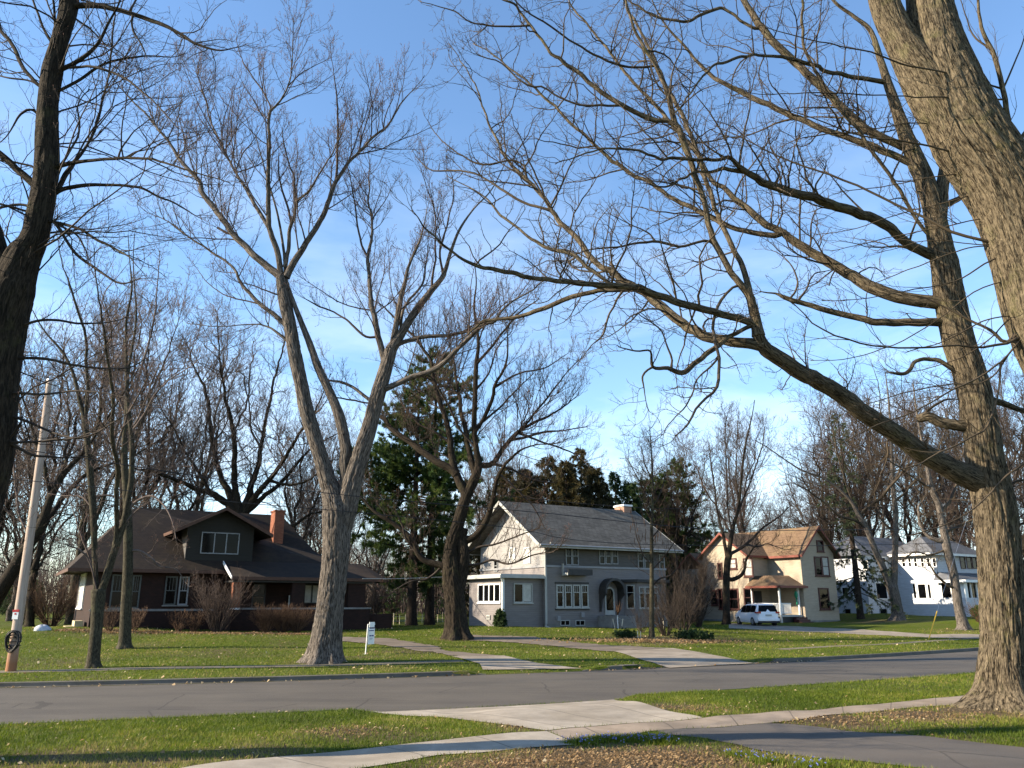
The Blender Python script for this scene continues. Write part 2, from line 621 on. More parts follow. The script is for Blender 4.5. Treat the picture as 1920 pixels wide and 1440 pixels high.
M['siding_grey'] = siding('siding_lavender_grey', (0.19, 0.172, 0.17), 0.13, 0.45)
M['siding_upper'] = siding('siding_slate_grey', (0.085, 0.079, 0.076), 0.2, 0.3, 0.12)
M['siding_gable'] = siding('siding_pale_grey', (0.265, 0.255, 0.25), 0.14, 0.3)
M['siding_yellow'] = siding('siding_cream', (0.37, 0.305, 0.235), 0.14, 0.35)
M['siding_white'] = siding('siding_white', (0.50, 0.52, 0.56), 0.16, 0.4)
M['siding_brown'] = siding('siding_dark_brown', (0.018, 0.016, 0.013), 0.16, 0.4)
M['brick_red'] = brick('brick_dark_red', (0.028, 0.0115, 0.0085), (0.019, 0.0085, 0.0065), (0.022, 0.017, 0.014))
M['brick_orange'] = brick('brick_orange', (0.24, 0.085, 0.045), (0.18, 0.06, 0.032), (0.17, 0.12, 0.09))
M['brick_pale'] = brick('brick_pale', (0.36, 0.21, 0.15), (0.29, 0.16, 0.11), (0.4, 0.35, 0.3))
M['roof_grey'] = shingle('shingle_grey', (0.066, 0.062, 0.054), (0.112, 0.106, 0.094))
M['roof_brown'] = shingle('shingle_dark_brown', (0.019, 0.0115, 0.008), (0.029, 0.0175, 0.012), 1.7, (0.04, 0.027, 0.012))
M['roof_tan'] = shingle('shingle_tan', (0.14, 0.088, 0.052), (0.185, 0.12, 0.075), 1.7, (0.15, 0.12, 0.06))
M['roof_slate'] = shingle('shingle_slate', (0.11, 0.115, 0.13), (0.15, 0.155, 0.17))
M['white'] = plain('white_paint', (0.74, 0.74, 0.73), 0.5, 0.06, 3)
M['offwhite'] = plain('offwhite_shaded_white', (0.36, 0.36, 0.34), 0.6, 0.12, 3)  # also the grey house's white front trim, its shade put into the colour
M['trim_grey'] = plain('grey_trim', (0.24, 0.24, 0.25), 0.6, 0.1, 3)
M['trim_dark'] = plain('dark_trim', (0.035, 0.033, 0.032), 0.6, 0.2, 3)
M['trim_brown'] = plain('brown_fascia', (0.075, 0.035, 0.022), 0.6, 0.2, 3)
M['trim_dull'] = plain('dull_window_trim', (0.22, 0.225, 0.23), 0.6, 0.15, 3)
M['soffit'] = plain('soffit_board', (0.20, 0.165, 0.14), 0.8, 0.15, 4)
M['maroon'] = plain('maroon_paint', (0.065, 0.02, 0.018), 0.5, 0.15, 3)
M['fascia_red'] = plain('red_fascia', (0.17, 0.048, 0.033), 0.55, 0.15, 3)
M['beige_stone'] = concrete('beige_foundation', (0.50, 0.42, 0.31))
M['grey_stone'] = concrete('grey_foundation', (0.24, 0.235, 0.23))
M['curtain'] = plain('window_curtain', (0.42, 0.41, 0.38), 0.8, 0.2, 5)
M['metal'] = plain('galvanised_metal', (0.45, 0.46, 0.47), 0.45, 0.15, 10, 0.7)
M['black'] = plain('black_rubber', (0.014, 0.014, 0.015), 0.6, 0.2, 10)
M['wire'] = plain('wire_black', (0.018, 0.018, 0.02), 0.6, 0.2, 4)
M['yellow'] = plain('yellow_guard', (0.62, 0.36, 0.03), 0.5, 0.1, 5)
M['signred'] = plain('sign_red', (0.42, 0.03, 0.03), 0.5, 0.1, 5)
M['signblue'] = plain('sign_navy', (0.03, 0.035, 0.16), 0.5, 0.1, 5)
M['green_glass'] = plain('green_ornament', (0.03, 0.26, 0.14), 0.35, 0.2, 5)
M['stake'] = plain('pale_stake_wood', (0.55, 0.48, 0.38), 0.8, 0.15, 8)
M['pod'] = plain('brown_seed_pod', (0.07, 0.038, 0.022), 0.8, 0.25, 4)
M['stone_pale'] = concrete('pale_step_stone', (0.50, 0.42, 0.27))
M['tarp'] = plain('white_tarp', (0.4, 0.41, 0.44), 0.7, 0.08, 4)
M['car_white'] = plain('car_white_paint', (0.72, 0.74, 0.77), 0.22, 0.03, 2, 0.0, 0.6)
M['tail_red'] = plain('tail_light_red', (0.35, 0.012, 0.012), 0.2, 0.1, 3, 0, 0.6)
M['wood_pole'] = None


def glass(name, c=(0.0028, 0.003, 0.0036), rough=0.06):
    m = NT(name)
    f = m.noise(m.pos(), 1.6, 4)
    m.col(m.ramp(f, [(0.35, sc(c, 0.5)), (0.7, sc(c, 1.8))])).rough(rough)
    m.b.inputs['Specular IOR Level'].default_value = 0.1
    m.bump(m.noise(m.pos(), 0.8, 2), 0.05, 0.05)
    return m.m


M['glass'] = glass('window_glass')
M['car_glass'] = glass('car_glass', (0.003, 0.0035, 0.0045))


def pole_mat():
    m = NT('weathered_pole')
    o = m.obj()
    f = m.noise(m.mapping(o, (1, 1, 0.05)), 22, 5, 0.65)
    sp = m.n("ShaderNodeSeparateXYZ")
    m.l(o, sp.inputs['Vector'])
    g = m.noise(m.mapping(o, (0.3, 0.3, 1)), 1.6, 5, 0.6)
    c = m.ramp(f, [(0.3, (0.27, 0.205, 0.165)), (0.7, (0.46, 0.37, 0.31))])
    low = m.ramp(m.math('ADD', m.math('MULTIPLY', sp.outputs['Z'], 0.5), m.math('MULTIPLY', g, 0.5)), [(0.35, (1, 1, 1)), (0.85, (0, 0, 0))])
    m.col(m.mix(low, c, (0.26, 0.12, 0.06))).rough(0.9)
    m.bump(f, 0.6, 0.01)
    return m.m


M['wood_pole'] = pole_mat()
# ------------------------------------------------------------------ road lines (world y as a function of x)
def fit(pxs, z=0.0, deg=2, lo=-16, hi=26):
    P = np.array([flat(a, b, z) for a, b in pxs])
    k = np.polyfit(P[:, 0], P[:, 1], deg)
    d = np.polyder(k)

    def f(x):
        x = np.asarray(x, float)
        xc = np.clip(x, lo, hi)
        return np.polyval(k, xc) + (x - xc) * np.polyval(d, xc)
    return f


FK = fit([(0, 1289), (325, 1284), (630, 1275), (915, 1262.5), (1260, 1254), (1415, 1245), (1660, 1230), (1880, 1217)])
NK = fit([(0, 1367), (300, 1355), (695, 1337), (940, 1326), (1165, 1313), (1385, 1297), (1610, 1281), (1885, 1263)], 0.0, 2, -10, 15)
NEARZ = 0.10


def sstep(a, b, x):
    t = np.clip((x - a) / (b - a), 0, 1)
    return t * t * (3 - 2 * t)


# terrain control points (px, py, depth) -> z
_cp = [(165, 1177, 45), (400, 1187, 44), (560, 1187, 46), (946, 1175, 51.7), (1024, 1177, 53), (1160, 1178, 54), (1300, 1172, 60),
       (1512, 1167, 75), (1400, 1173, 69), (1763, 1155, 82), (1640, 1150, 84), (1900, 1160, 66), (650, 1172, 66), (75, 1179, 54), (1470, 1181, 63), (1700, 1192, 55)]
_CP = []
for a, b, Y in _cp:
    p = at(a, b, Y)
    _CP.append((p[0], p[1], p[2]))
for xx in range(-60, 110, 9):
    fy = float(FK(xx))
    _CP.append((xx, fy + 2.5, 0.17))
    _CP.append((xx, fy + 7, 0.21))
for xx in range(-140, 200, 40):
    _CP.append((xx, 120 + abs(xx) * 0.1, 0.9))
_CP = np.array(_CP)


def idw(x, y):
    d2 = (x[..., None] - _CP[:, 0]) ** 2 + (y[..., None] - _CP[:, 1]) ** 2 + 0.4
    w = d2 ** -1.6
    return (w * _CP[:, 2]).sum(-1) / w.sum(-1)


# aprons where the kerb dips (x ranges on the two kerbs)
FAR_GAPS = [(flat(912, 1263)[0], flat(1090, 1257)[0]), (flat(1258, 1254)[0], flat(1413, 1245)[0])]
NEAR_GAP = (flat(700, 1337)[0] + 0.2, flat(1150, 1314)[0])


def gapf(x, gaps):
    g = np.zeros_like(x)
    for a, b in gaps:
        g = np.maximum(g, sstep(a - 0.7, a, x) * (1 - sstep(b, b + 0.7, x)))
    return g


def height(x, y):
    x, y = np.broadcast_arrays(np.asarray(x, float), np.asarray(y, float))
    f, n = FK(x), NK(x)
    d = y - f
    zf = 0.12 + (idw(x, y) - 0.12) * sstep(0.3, 5.0, d)
    zf = zf + 0.03 * (vnoise(np.stack([x * 0.25, y * 0.25, 0 * x], -1)) - 0.5) * sstep(0.6, 5, d)
    g = gapf(x, FAR_GAPS)
    zf = zf - g * (1 - sstep(0, 2.2, d)) * 0.11
    e = n - y
    zn = NEARZ + 0.07 * (vnoise(np.stack([x * 0.8, y * 0.8, 0 * x + 5], -1)) - 0.5) * sstep(0.3, 1.2, e)
    zn = zn - gapf(x, [NEAR_GAP]) * (1 - sstep(0, 2.3, e)) * 0.10
    return np.where(d >= 0, zf, np.where(e >= 0, zn, 0.0))


def hz(x, y):
    return float(height(np.array([float(x)]), np.array([float(y)]))[0])


def ground(px, py):
    """where the line of sight through a pixel meets the terrain"""
    d = ray(px, py)
    t = np.linspace(8, 220, 4200)
    P = d[None] * t[:, None] + np.array([0, 0, CAMZ])
    h = height(P[:, 0], P[:, 1])
    k = np.where(P[:, 2] <= h)[0]
    if len(k) == 0:
        return P[-1]
    i = k[0]
    return np.array([P[i, 0], P[i, 1], h[i]])


def inpoly(x, y, poly):
    r = np.zeros(x.shape, bool)
    n = len(poly)
    for i in range(n):
        x0, y0 = poly[i][:2]
        x1, y1 = poly[(i + 1) % n][:2]
        c = ((y0 > y) != (y1 > y)) & (x < (x1 - x0) * (y - y0) / (y1 - y0 + 1e-12) + x0)
        r ^= c
    return r


def resample(pts, n):
    P = np.asarray(pts, float)
    s = np.concatenate([[0], np.cumsum(np.linalg.norm(np.diff(P, axis=0), axis=1))])
    u = np.linspace(0, s[-1], n)
    return np.stack([np.interp(u, s, P[:, k]) for k in range(P.shape[1])], -1)


PAVED = []            # polygons kept free of grass


def strip(name, A, B, mat, nl=60, nw=8, lift=0.012, label=None, paved=True, jitter=0.0):
    """sheet draped on the terrain between two edge lines given as world (x, y)"""
    A, B = resample(np.asarray(A)[:, :2], nl), resample(np.asarray(B)[:, :2], nl)
    if jitter:
        rs = np.random.RandomState(len(name) + nl)
        for E in (A, B):
            q = np.stack([E[:, 0] * 1.1, E[:, 1] * 1.1, np.zeros(nl) + rs.rand() * 50], -1)
            E += (vnoise(q)[:, None] - 0.5) * jitter + (vnoise(q * 4 + 3)[:, None] - 0.5) * jitter * 0.6
    t = np.linspace(0, 1, nw)[None, :, None]
    G = A[:, None] * (1 - t) + B[:, None] * t
    z = height(G[..., 0], G[..., 1]) + lift
    V = np.concatenate([G, z[..., None]], -1).reshape(-1, 3)
    i = np.arange(nl * nw).reshape(nl, nw)
    F = np.stack([i[:-1, :-1], i[1:, :-1], i[1:, 1:], i[:-1, 1:]], -1).reshape(-1, 4)
    al = np.concatenate([[0], np.cumsum(np.linalg.norm(np.diff((A + B) / 2, axis=0), axis=1))]) + 0.01
    o = mesh_obj(name, V, F, mat, smooth=True, attrs={'along': ('FLOAT', np.repeat(al, nw))})
    n = np.array(o.data.polygons[0].normal)
    if n[2] < 0:
        o.data.flip_normals()
    tag(o, label, kind='structure')
    if paved:
        PAVED.append(list(A) + list(B[::-1]))
    return o


GP = lambda pts: [ground(a, b)[:2] for a, b in pts]
FP = lambda pts: [flat(a, b, NEARZ)[:2] for a, b in pts]

# ------------------------------------------------------------------ bare patches in the lawn (px, py, radius px across, strength)
BARE = [(ground(a, b), r, s) for a, b, r, s in [
    (1130, 1428, 1.6, 1.0), (1000, 1432, 1.0, 0.8), (1260, 1425, 1.2, 0.9), (880, 1440, 0.9, 0.6), (1380, 1436, 0.8, 0.5), (1560, 1352, 1.3, 0.8), (1720, 1345, 1.3, 0.8), (1830, 1335, 1.2, 0.8), (1760, 1390, 1.0, 0.3),
    (1260, 1328, 0.9, 0.6), (1350, 1335, 0.8, 0.4), (985, 1364, 0.6, 0.7), (640, 1372, 0.9, 0.45), (760, 1380, 0.8, 0.35), (480, 1415, 1.2, 0.45),
    (1895, 1330, 1.2, 0.8), (607, 1243, 1.0, 0.4), (860, 1198, 1.2, 0.5), (1230, 1200, 3.0, 0.5), (1300, 1196, 2.5, 0.45), (690, 1232, 1.2, 0.3),
    (300, 1187, 3.0, 0.35), (500, 1190, 3.0, 0.35), (1650, 1166, 3, 0.3), (1805, 1183, 2, 0.3), (1545, 1190, 4, 0.25), (100, 1240, 2, 0.25), (400, 1226, 2.5, 0.2), (760, 1222, 1.8, 0.3), (70, 1425, 1.0, 0.5), (250, 1430, 0.9, 0.4)]]


def bareness(x, y):
    b = np.zeros_like(x)
    for c, r, s in BARE:
        b = np.maximum(b, s * np.exp(-((x - c[0]) ** 2 + (y - c[1]) ** 2) / (r * r)))
    return b


# ------------------------------------------------------------------ ground sheet, rows follow the two kerbs
def make_ground():
    xs = np.unique(np.concatenate([np.linspace(-400, -40, 19), np.linspace(-40, -15, 40), np.linspace(-15, 20, 176), np.linspace(20, 60, 60), np.linspace(60, 400, 18)]))
    f, n = FK(xs), NK(xs)
    n = np.minimum(n, f - 5.0)
    rows, zs = [], []

    def row(y, z=None):
        rows.append(y)
        zs.append(height(xs, y) if z is None else np.full_like(xs, z))
    for e in [400, 200, 100, 50, 25, 16] + list(np.arange(12, 0.3, -0.2)) + [0.15]:
        row(n - e)
    row(n - 0.02, None)
    row(n + 0.015, -0.06)
    row((n + f) / 2, -0.06)
    row(f - 0.015, -0.06)
    row(f + 0.02, None)
    for d in list(np.arange(0.15, 6, 0.25)) + list(np.arange(6, 45, 0.8)) + [50, 60, 75, 95, 130, 200, 350, 700, 1200]:
        row(f + d)
    Y = np.array(rows)
    Z = np.array(zs)
    X = np.broadcast_to(xs, Y.shape)
    V = np.stack([X, Y, Z], -1).reshape(-1, 3)
    r, c = Y.shape
    i = np.arange(r * c).reshape(r, c)
    Fc = np.stack([i[:-1, :-1], i[:-1, 1:], i[1:, 1:], i[1:, :-1]], -1).reshape(-1, 4)
    o = mesh_obj("lawn_ground", V, Fc, M['lawn'], smooth=True, attrs={'bare': ('FLOAT', bareness(V[:, 0], V[:, 1]))})
    tag(o, "green lawn with bare patches on both sides of the street", kind='structure')


make_ground()

# road
xs = np.concatenate([np.linspace(-300, -30, 20), np.linspace(-28, 45, 90), np.linspace(50, 300, 20)])
f, n = FK(xs), NK(xs)
n = np.minimum(n, f - 5.0)
K = 9
T = np.linspace(0, 1, K)
RY = (n + 0.02)[:, None] * (1 - T) + (f - 0.0)[:, None] * T
RZ = 0.035 * (1 - (2 * T - 1) ** 2)[None, :] + np.zeros_like(RY) + 0.002
V = np.stack([np.broadcast_to(xs[:, None], RY.shape), RY, RZ], -1).reshape(-1, 3)
i = np.arange(len(xs) * K).reshape(len(xs), K)
o = mesh_obj("road", V, np.stack([i[:-1, :-1], i[1:, :-1], i[1:, 1:], i[:-1, 1:]], -1).reshape(-1, 4), M['road'], smooth=True)
tag(o, "grey brown asphalt street curving off to the right", kind='structure')


def kerb(fn, x0, x1, side, name, label, taper0=True, taper1=True, top=0.135):
    """kerb stone with gutter pan; side +1: lawn lies beyond"""
    xs = np.arange(x0, x1, 0.35)
    xs = np.append(xs, x1)
    y = fn(xs)
    V, Fs = [], []
    prof = [(-0.05, 0.004), (-0.02, 0.010), (0.0, 0.03), (0.02, top - 0.015), (0.05, top), (0.15, top), (0.15, -0.05)]
    for k, (xx, yy) in enumerate(zip(xs, y)):
        s = 1.0
        if taper0: s = min(s, max(0.12, (xx - x0) / 0.9))
        if taper1: s = min(s, max(0.12, (x1 - xx) / 0.9))
        for py_, pz in prof:
            V.append((xx, yy + side * py_, max(pz * s, 0.012) if pz > 0 else pz))
    m = len(prof)
    for k in range(len(xs) - 1):
        for j in range(m - 1):
            Fs.append([k * m + j, k * m + j + 1, (k + 1) * m + j + 1, (k + 1) * m + j])
    mb = MB()
    mb.add(V, Fs)
    o = mb.build(name, M['kerb'])
    tag(o, label, kind='structure')


g = FAR_GAPS
kerb(FK, -60, g[0][0], 1, "kerb", "far concrete kerb before the first driveway")
dx0 = flat(1168, 1256)[0]
dx1 = flat(1201, 1255)[0]
kerb(FK, g[0][1], dx0, 1, "kerb", "short kerb between the driveway and the storm drain", True, False)
kerb(FK, dx1, g[1][0], 1, "kerb", "short kerb past the storm drain", False, True)
kerb(FK, g[1][1], 120, 1, "kerb", "far concrete kerb past the second driveway")
kerb(NK, -60, NEAR_GAP[0], -1, "kerb", "near kerb hidden by grass", top=0.11)
kerb(NK, NEAR_GAP[1], 60, -1, "kerb", "near kerb right of the concrete apron", top=0.11)

# storm drain inlet in the far kerb
yd = float(FK((dx0 + dx1) / 2))
t = empty("storm_drain", ((dx0 + dx1) / 2, yd, 0.0), math.atan(float(FK(dx1) - FK(dx0)) / (dx1 - dx0)),
          "dark storm drain opening in the far kerb between two driveways", "storm drain")
hw = (dx1 - dx0) / 2 * 1.02
mb = MB()
mb.box((-hw, 0.0, 0.115), (hw, 0.3, 0.14))
mb.box((-hw, 0.28, -0.05), (hw, 0.32, 0.115))
mb.build("cover_slab", M['kerb'], t)
mb = MB()
mb.box((-hw, 0.26, -0.05), (hw, 0.27, 0.114))
for k in range(7):
    mb.box((-hw + 0.1 + k * 0.16, -0.3, 0.014), (-hw + 0.14 + k * 0.16, -0.02, 0.034))
mb.build("grate", M['black'], t)

# near side paving
A_left = [(310, 1447), (350, 1440), (430, 1429), (550, 1415), (700, 1400), (850, 1385), (960, 1376), (1025, 1372)]
B_left = [(600, 1452), (690, 1437), (760, 1427), (820, 1417), (900, 1411), (960, 1405), (1065, 1396), (1087, 1394)]
strip("sidewalk", FP([(-120, 1485)] + A_left), FP([(60, 1520)] + B_left), M['conc_new'], 80, 8, 0.012, "pale new concrete sidewalk in the foreground")
A_r = [(1027, 1371.8), (1070, 1366), (1180, 1359), (1320, 1350), (1385, 1342), (1460, 1336), (1695, 1314), (1875, 1297), (1990, 1286), (2150, 1270)]
B_r = [(1089, 1393.8), (1150, 1383), (1225, 1374), (1340, 1364), (1440, 1356), (1585, 1340), (1710, 1328), (1860, 1316), (1990, 1303), (2150, 1285)]
strip("sidewalk", FP(A_r), FP(B_r), M['conc_old'], 80, 8, 0.013, "older pinkish sidewalk crossing the driveway")
A_ap = [(697, 1337.5), (820, 1332), (960, 1325.5), (1060, 1319.5), (1150, 1313.5)]
B_ap = [(1024, 1371.2), (1045, 1368.5), (1069, 1365.5), (1180, 1358.5), (1318, 1349.6)]
strip("driveway_apron", [flat(a, b, 0.0)[:2] + np.array([0, 0.05]) for a, b in A_ap], FP(B_ap), M['conc_new'], 60, 24, 0.015, "wide concrete driveway apron meeting the street")
A_dr = [(1226, 1374.3), (1340, 1364.3), (1440, 1356.3), (1485, 1357), (1610, 1372), (1685, 1377), (1785, 1390), (1920, 1401), (2200, 1425)]
B_dr = [(1255, 1380.5), (1300, 1386), (1340, 1392), (1410, 1405), (1535, 1420), (1620, 1429), (1710, 1440), (1900, 1465), (2150, 1510)]
strip("driveway", FP(A_dr), FP(B_dr), M['drive'], 80, 24, 0.011, "grey asphalt driveway in the right foreground", jitter=0.12)
# sidewalk joints (real grooves: thin dark sheets 4 mm above the slab)
# far side paving
fx = np.linspace(-40, flat(905, 1260)[0] + 0.2, 70)
off = np.array([-0.28, 0.96])
E0 = np.stack([fx, FK(fx)], -1) + off * 3.1
E1 = np.stack([fx, FK(fx)], -1) + off * 3.85
strip("sidewalk", E0, E1, M['conc_worn'], 120, 4, 0.010, "narrow sidewalk across the far lawn", jitter=0.12)
fx = np.linspace(flat(1413, 1245)[0] + 5, 60, 50)
off = np.array([-0.5, 0.86])
strip("sidewalk", np.stack([fx, FK(fx)], -1) + off * 3.6, np.stack([fx, FK(fx)], -1) + off * 4.2, M['conc_worn'], 80, 4, 0.008, "narrow far sidewalk beyond the second driveway", jitter=0.1)
strip("driveway_apron", GP([(846, 1231.5), (872, 1238), (900, 1246)]) + [flat(905, 1261)[:2] + [0, .03]],
      GP([(945, 1230.5), (975, 1238), (1010, 1245)]) + [flat(1092, 1256.5)[:2] + [0, 0.03]], M['conc_far'], 30, 16, 0.03, "pale concrete apron of the first far driveway")
strip("driveway_apron", GP([(1150, 1222), (1178, 1230), (1208, 1240)]) + [flat(1257, 1253.8)[:2] + [0, .03]],
      GP([(1262, 1216.5), (1310, 1224), (1345, 1231)]) + [flat(1414, 1245)[:2] + [0, 0.03]], M['conc_far'], 30, 16, 0.03, "pale concrete apron of the second far driveway")
strip("gravel_path", GP([(620, 1194), (690, 1197), (750, 1200), (800, 1210), (850, 1223), (940, 1230)]),
      GP([(620, 1201), (690, 1207), (752, 1215), (800, 1224), (847, 1231), (860, 1234)]), M['gravel'], 60, 8, 0.03, "brown gravel driveway leading to the dark brick house", jitter=0.5)
strip("gravel_path", GP([(885, 1191), (1000, 1196), (1100, 1206.5), (1180, 1213), (1262, 1215.5)]),
      GP([(885, 1201), (1000, 1209), (1085, 1217.5), (1120, 1220.5), (1150, 1222.5)]), M['gravel'], 60, 8, 0.03, "brown gravel track in front of the grey house", jitter=0.6)
strip("driveway", GP([(1368, 1169), (1470, 1174), (1560, 1178), (1660, 1184), (1760, 1190), (1900, 1192)]),
      GP([(1366, 1179), (1470, 1184), (1560, 1187), (1660, 1192), (1752, 1197), (1900, 1199)]), M['conc_far'], 60, 8, 0.03, "pale driveway curving in front of the cream house", jitter=0.4)
# ------------------------------------------------------------------ bare trees
def unit(v):
    return v / (np.linalg.norm(v, axis=-1, keepdims=True) + 1e-9)


def sample(P, idx, t):
    n = P.shape[1]
    u = t * (n - 1)
    i = np.clip(np.floor(u).astype(int), 0, n - 2)
    f = (u - i)
    if P.ndim == 3:
        f = f[:, None]
    return P[idx, i] * (1 - f) + P[idx, i + 1] * f, i


def children(P, r, rs, per_m, t0=0.15, ang=50, angsd=12, lf=0.35, lmin=0.3, lmax=4, rk=0.012, rmin=0.004, n=6, wig=0.2, up=0.1, tip=True, skew=0.8, upbias=0.3, rshare=0.6):
    """grow side branches from every parent polyline of P (M,n,3)"""
    Mn = P.shape[0]
    seg = np.linalg.norm(np.diff(P, axis=1), axis=2)
    Lp = seg.sum(1)
    cnt = np.floor(per_m * Lp * (1 - t0) + rs.rand(Mn)).astype(int)
    idx = np.repeat(np.arange(Mn), cnt)
    t = t0 + (1 - t0) * rs.rand(len(idx)) ** skew
    if tip:
        idx = np.concatenate([idx, np.repeat(np.arange(Mn), 2)])
        t = np.concatenate([t, np.full(2 * Mn, 0.985)])
    S, i = sample(P, idx, t)
    rp, _ = sample(r, idx, t)
    T = unit(P[idx, i + 1] - P[idx, i])
    rnd = rs.randn(len(idx), 3)
    rnd[:, 2] += upbias * 2
    per = unit(rnd - (rnd * T).sum(1, keepdims=True) * T)
    a = np.radians(ang + angsd * rs.randn(len(idx)))
    if tip:
        a[-2 * Mn:] *= 0.45
    D = unit(T * np.cos(a)[:, None] + per * np.sin(a)[:, None])
    Ln = np.clip(lf * Lp[idx] * (1.15 - 0.75 * t) * rs.uniform(0.5, 1.35, len(idx)), lmin, lmax) * rs.uniform(0.75, 1.2, len(idx))
    r0 = np.clip(np.minimum(rp * rshare, rk * Ln + rmin), rmin, None)
    pts = [S]
    p = S
    d = D
    for k in range(n - 1):
        d = unit(d + wig * rs.randn(len(idx), 3) + np.array([0, 0, up]))
        p = p + d * (Ln / (n - 1))[:, None]
        pts.append(p)
    Pc = np.stack(pts, 1)
    u = np.linspace(0, 1, n)
    rc = r0[:, None] * (1 - 0.8 * u)[None] + rmin * 0.45 * u[None]
    return Pc, rc


def catmull(P, step):
    P = np.asarray(P, float)
    if len(P) < 3:
        n = max(2, int(np.linalg.norm(P[-1, :3] - P[0, :3]) / step) + 1)
        return resample4(P, n)
    Q = np.vstack([2 * P[0] - P[1], P, 2 * P[-1] - P[-2]])
    out = []
    for i in range(1, len(Q) - 2):
        p0, p1, p2, p3 = Q[i - 1:i + 3]
        m = max(2, int(np.linalg.norm(p2[:3] - p1[:3]) / step) + 1)
        t = np.linspace(0, 1, m, endpoint=False)[:, None]
        out.append(0.5 * ((2 * p1) + (-p0 + p2) * t + (2 * p0 - 5 * p1 + 4 * p2 - p3) * t ** 2 + (-p0 + 3 * p1 - 3 * p2 + p3) * t ** 3))
    out.append(P[-1:])
    return np.vstack(out)


def resample4(P, n):
    t = np.linspace(0, 1, n)[:, None]
    return P[0] * (1 - t) + P[-1] * t


def parse(s):
    pts = []
    for w in s.split():
        v = [float(q) for q in w.split(',')]
        pts.append(v if len(v) == 3 else v + [np.nan])
    a = np.array(pts)
    k = ~np.isnan(a[:, 2])
    a[:, 2] = np.interp(np.arange(len(a)), np.where(k)[0], a[k, 2])
    return a


def thick(name, P, r, mat, parent, sides, rough=0.06, roots=0.0, ground_z=None, grooves=0):
    """one solid limb or trunk with ridged bark, closed tip, optional root flare"""
    V, Fq, bark = tubes(P[None], r[None], sides)
    V = V.reshape(len(P), sides, 3)
    c = P[:, None, :]
    q = bark.reshape(len(P), sides, 3)
    rad = np.broadcast_to(r[:, None], V.shape[:2])
    h = (vnoise(q * np.array([9, 9, 1.6])) - 0.5) * 0.9 + (vnoise(q * np.array([22, 22, 3.2]) + 9) - 0.5) * 0.6 + (vnoise(q * np.array([2.2, 2.2, 1.1]) + 4) - 0.5) * 1.1
    if grooves:
        for fq, am in ((grooves, 0.9), (grooves * 2.1, 0.5)):
            wq = q * np.array([fq, fq, fq * 0.13])
            wq = wq + (vnoise(q * np.array([3.0, 3.0, 5.0]))[..., None] - 0.5) * 0.9
            nz = vnoise(wq)
            h = h - am * (1 - np.clip(np.abs(2 * nz - 1) * 3.5, 0, 1))
    k = 1 + rough * h
    if roots > 0:
        z = V[..., 2] - (ground_z if ground_z is not None else P[:, 2].min())
        th = np.arange(sides) / sides * 2 * PI
        lob = 0.5 + 0.5 * np.cos(th * 5 + 1.3 + 0.8 * np.sin(th * 2))
        k = k + roots * np.exp(-np.clip(z, 0, None) / (0.5 * r.max())) * (0.3 + lob)[None, :]
    V = c + (V - c) * k[..., None]
    n = len(P) * sides
    V = np.vstack([V.reshape(-1, 3), P[-1:] + (P[-1:] - P[-2:-1]) * 0.02])
    tipf = [[n - sides + i, n - sides + (i + 1) % sides, n] for i in range(sides)]
    Fl = Fq.tolist() + tipf
    b = np.vstack([bark, bark[-1:]])
    return mesh_obj(name, V, Fl, mat, parent, True, {'bark': ('FLOAT_VECTOR', b)})


def tube_mesh(name, batches, mat, parent, smooth=True):
    Vs, Fs, Bs, o = [], [], [], 0
    for P, r, sides in batches:
        if len(P) == 0: continue
        V, F, b = tubes(P, r, sides, 0.4)
        Vs.append(V); Fs.append(F + o); Bs.append(b)
        o += len(V)
    return mesh_obj(name, np.vstack(Vs), np.vstack(Fs), mat, parent, smooth, {'bark': ('FLOAT_VECTOR', np.vstack(Bs))})


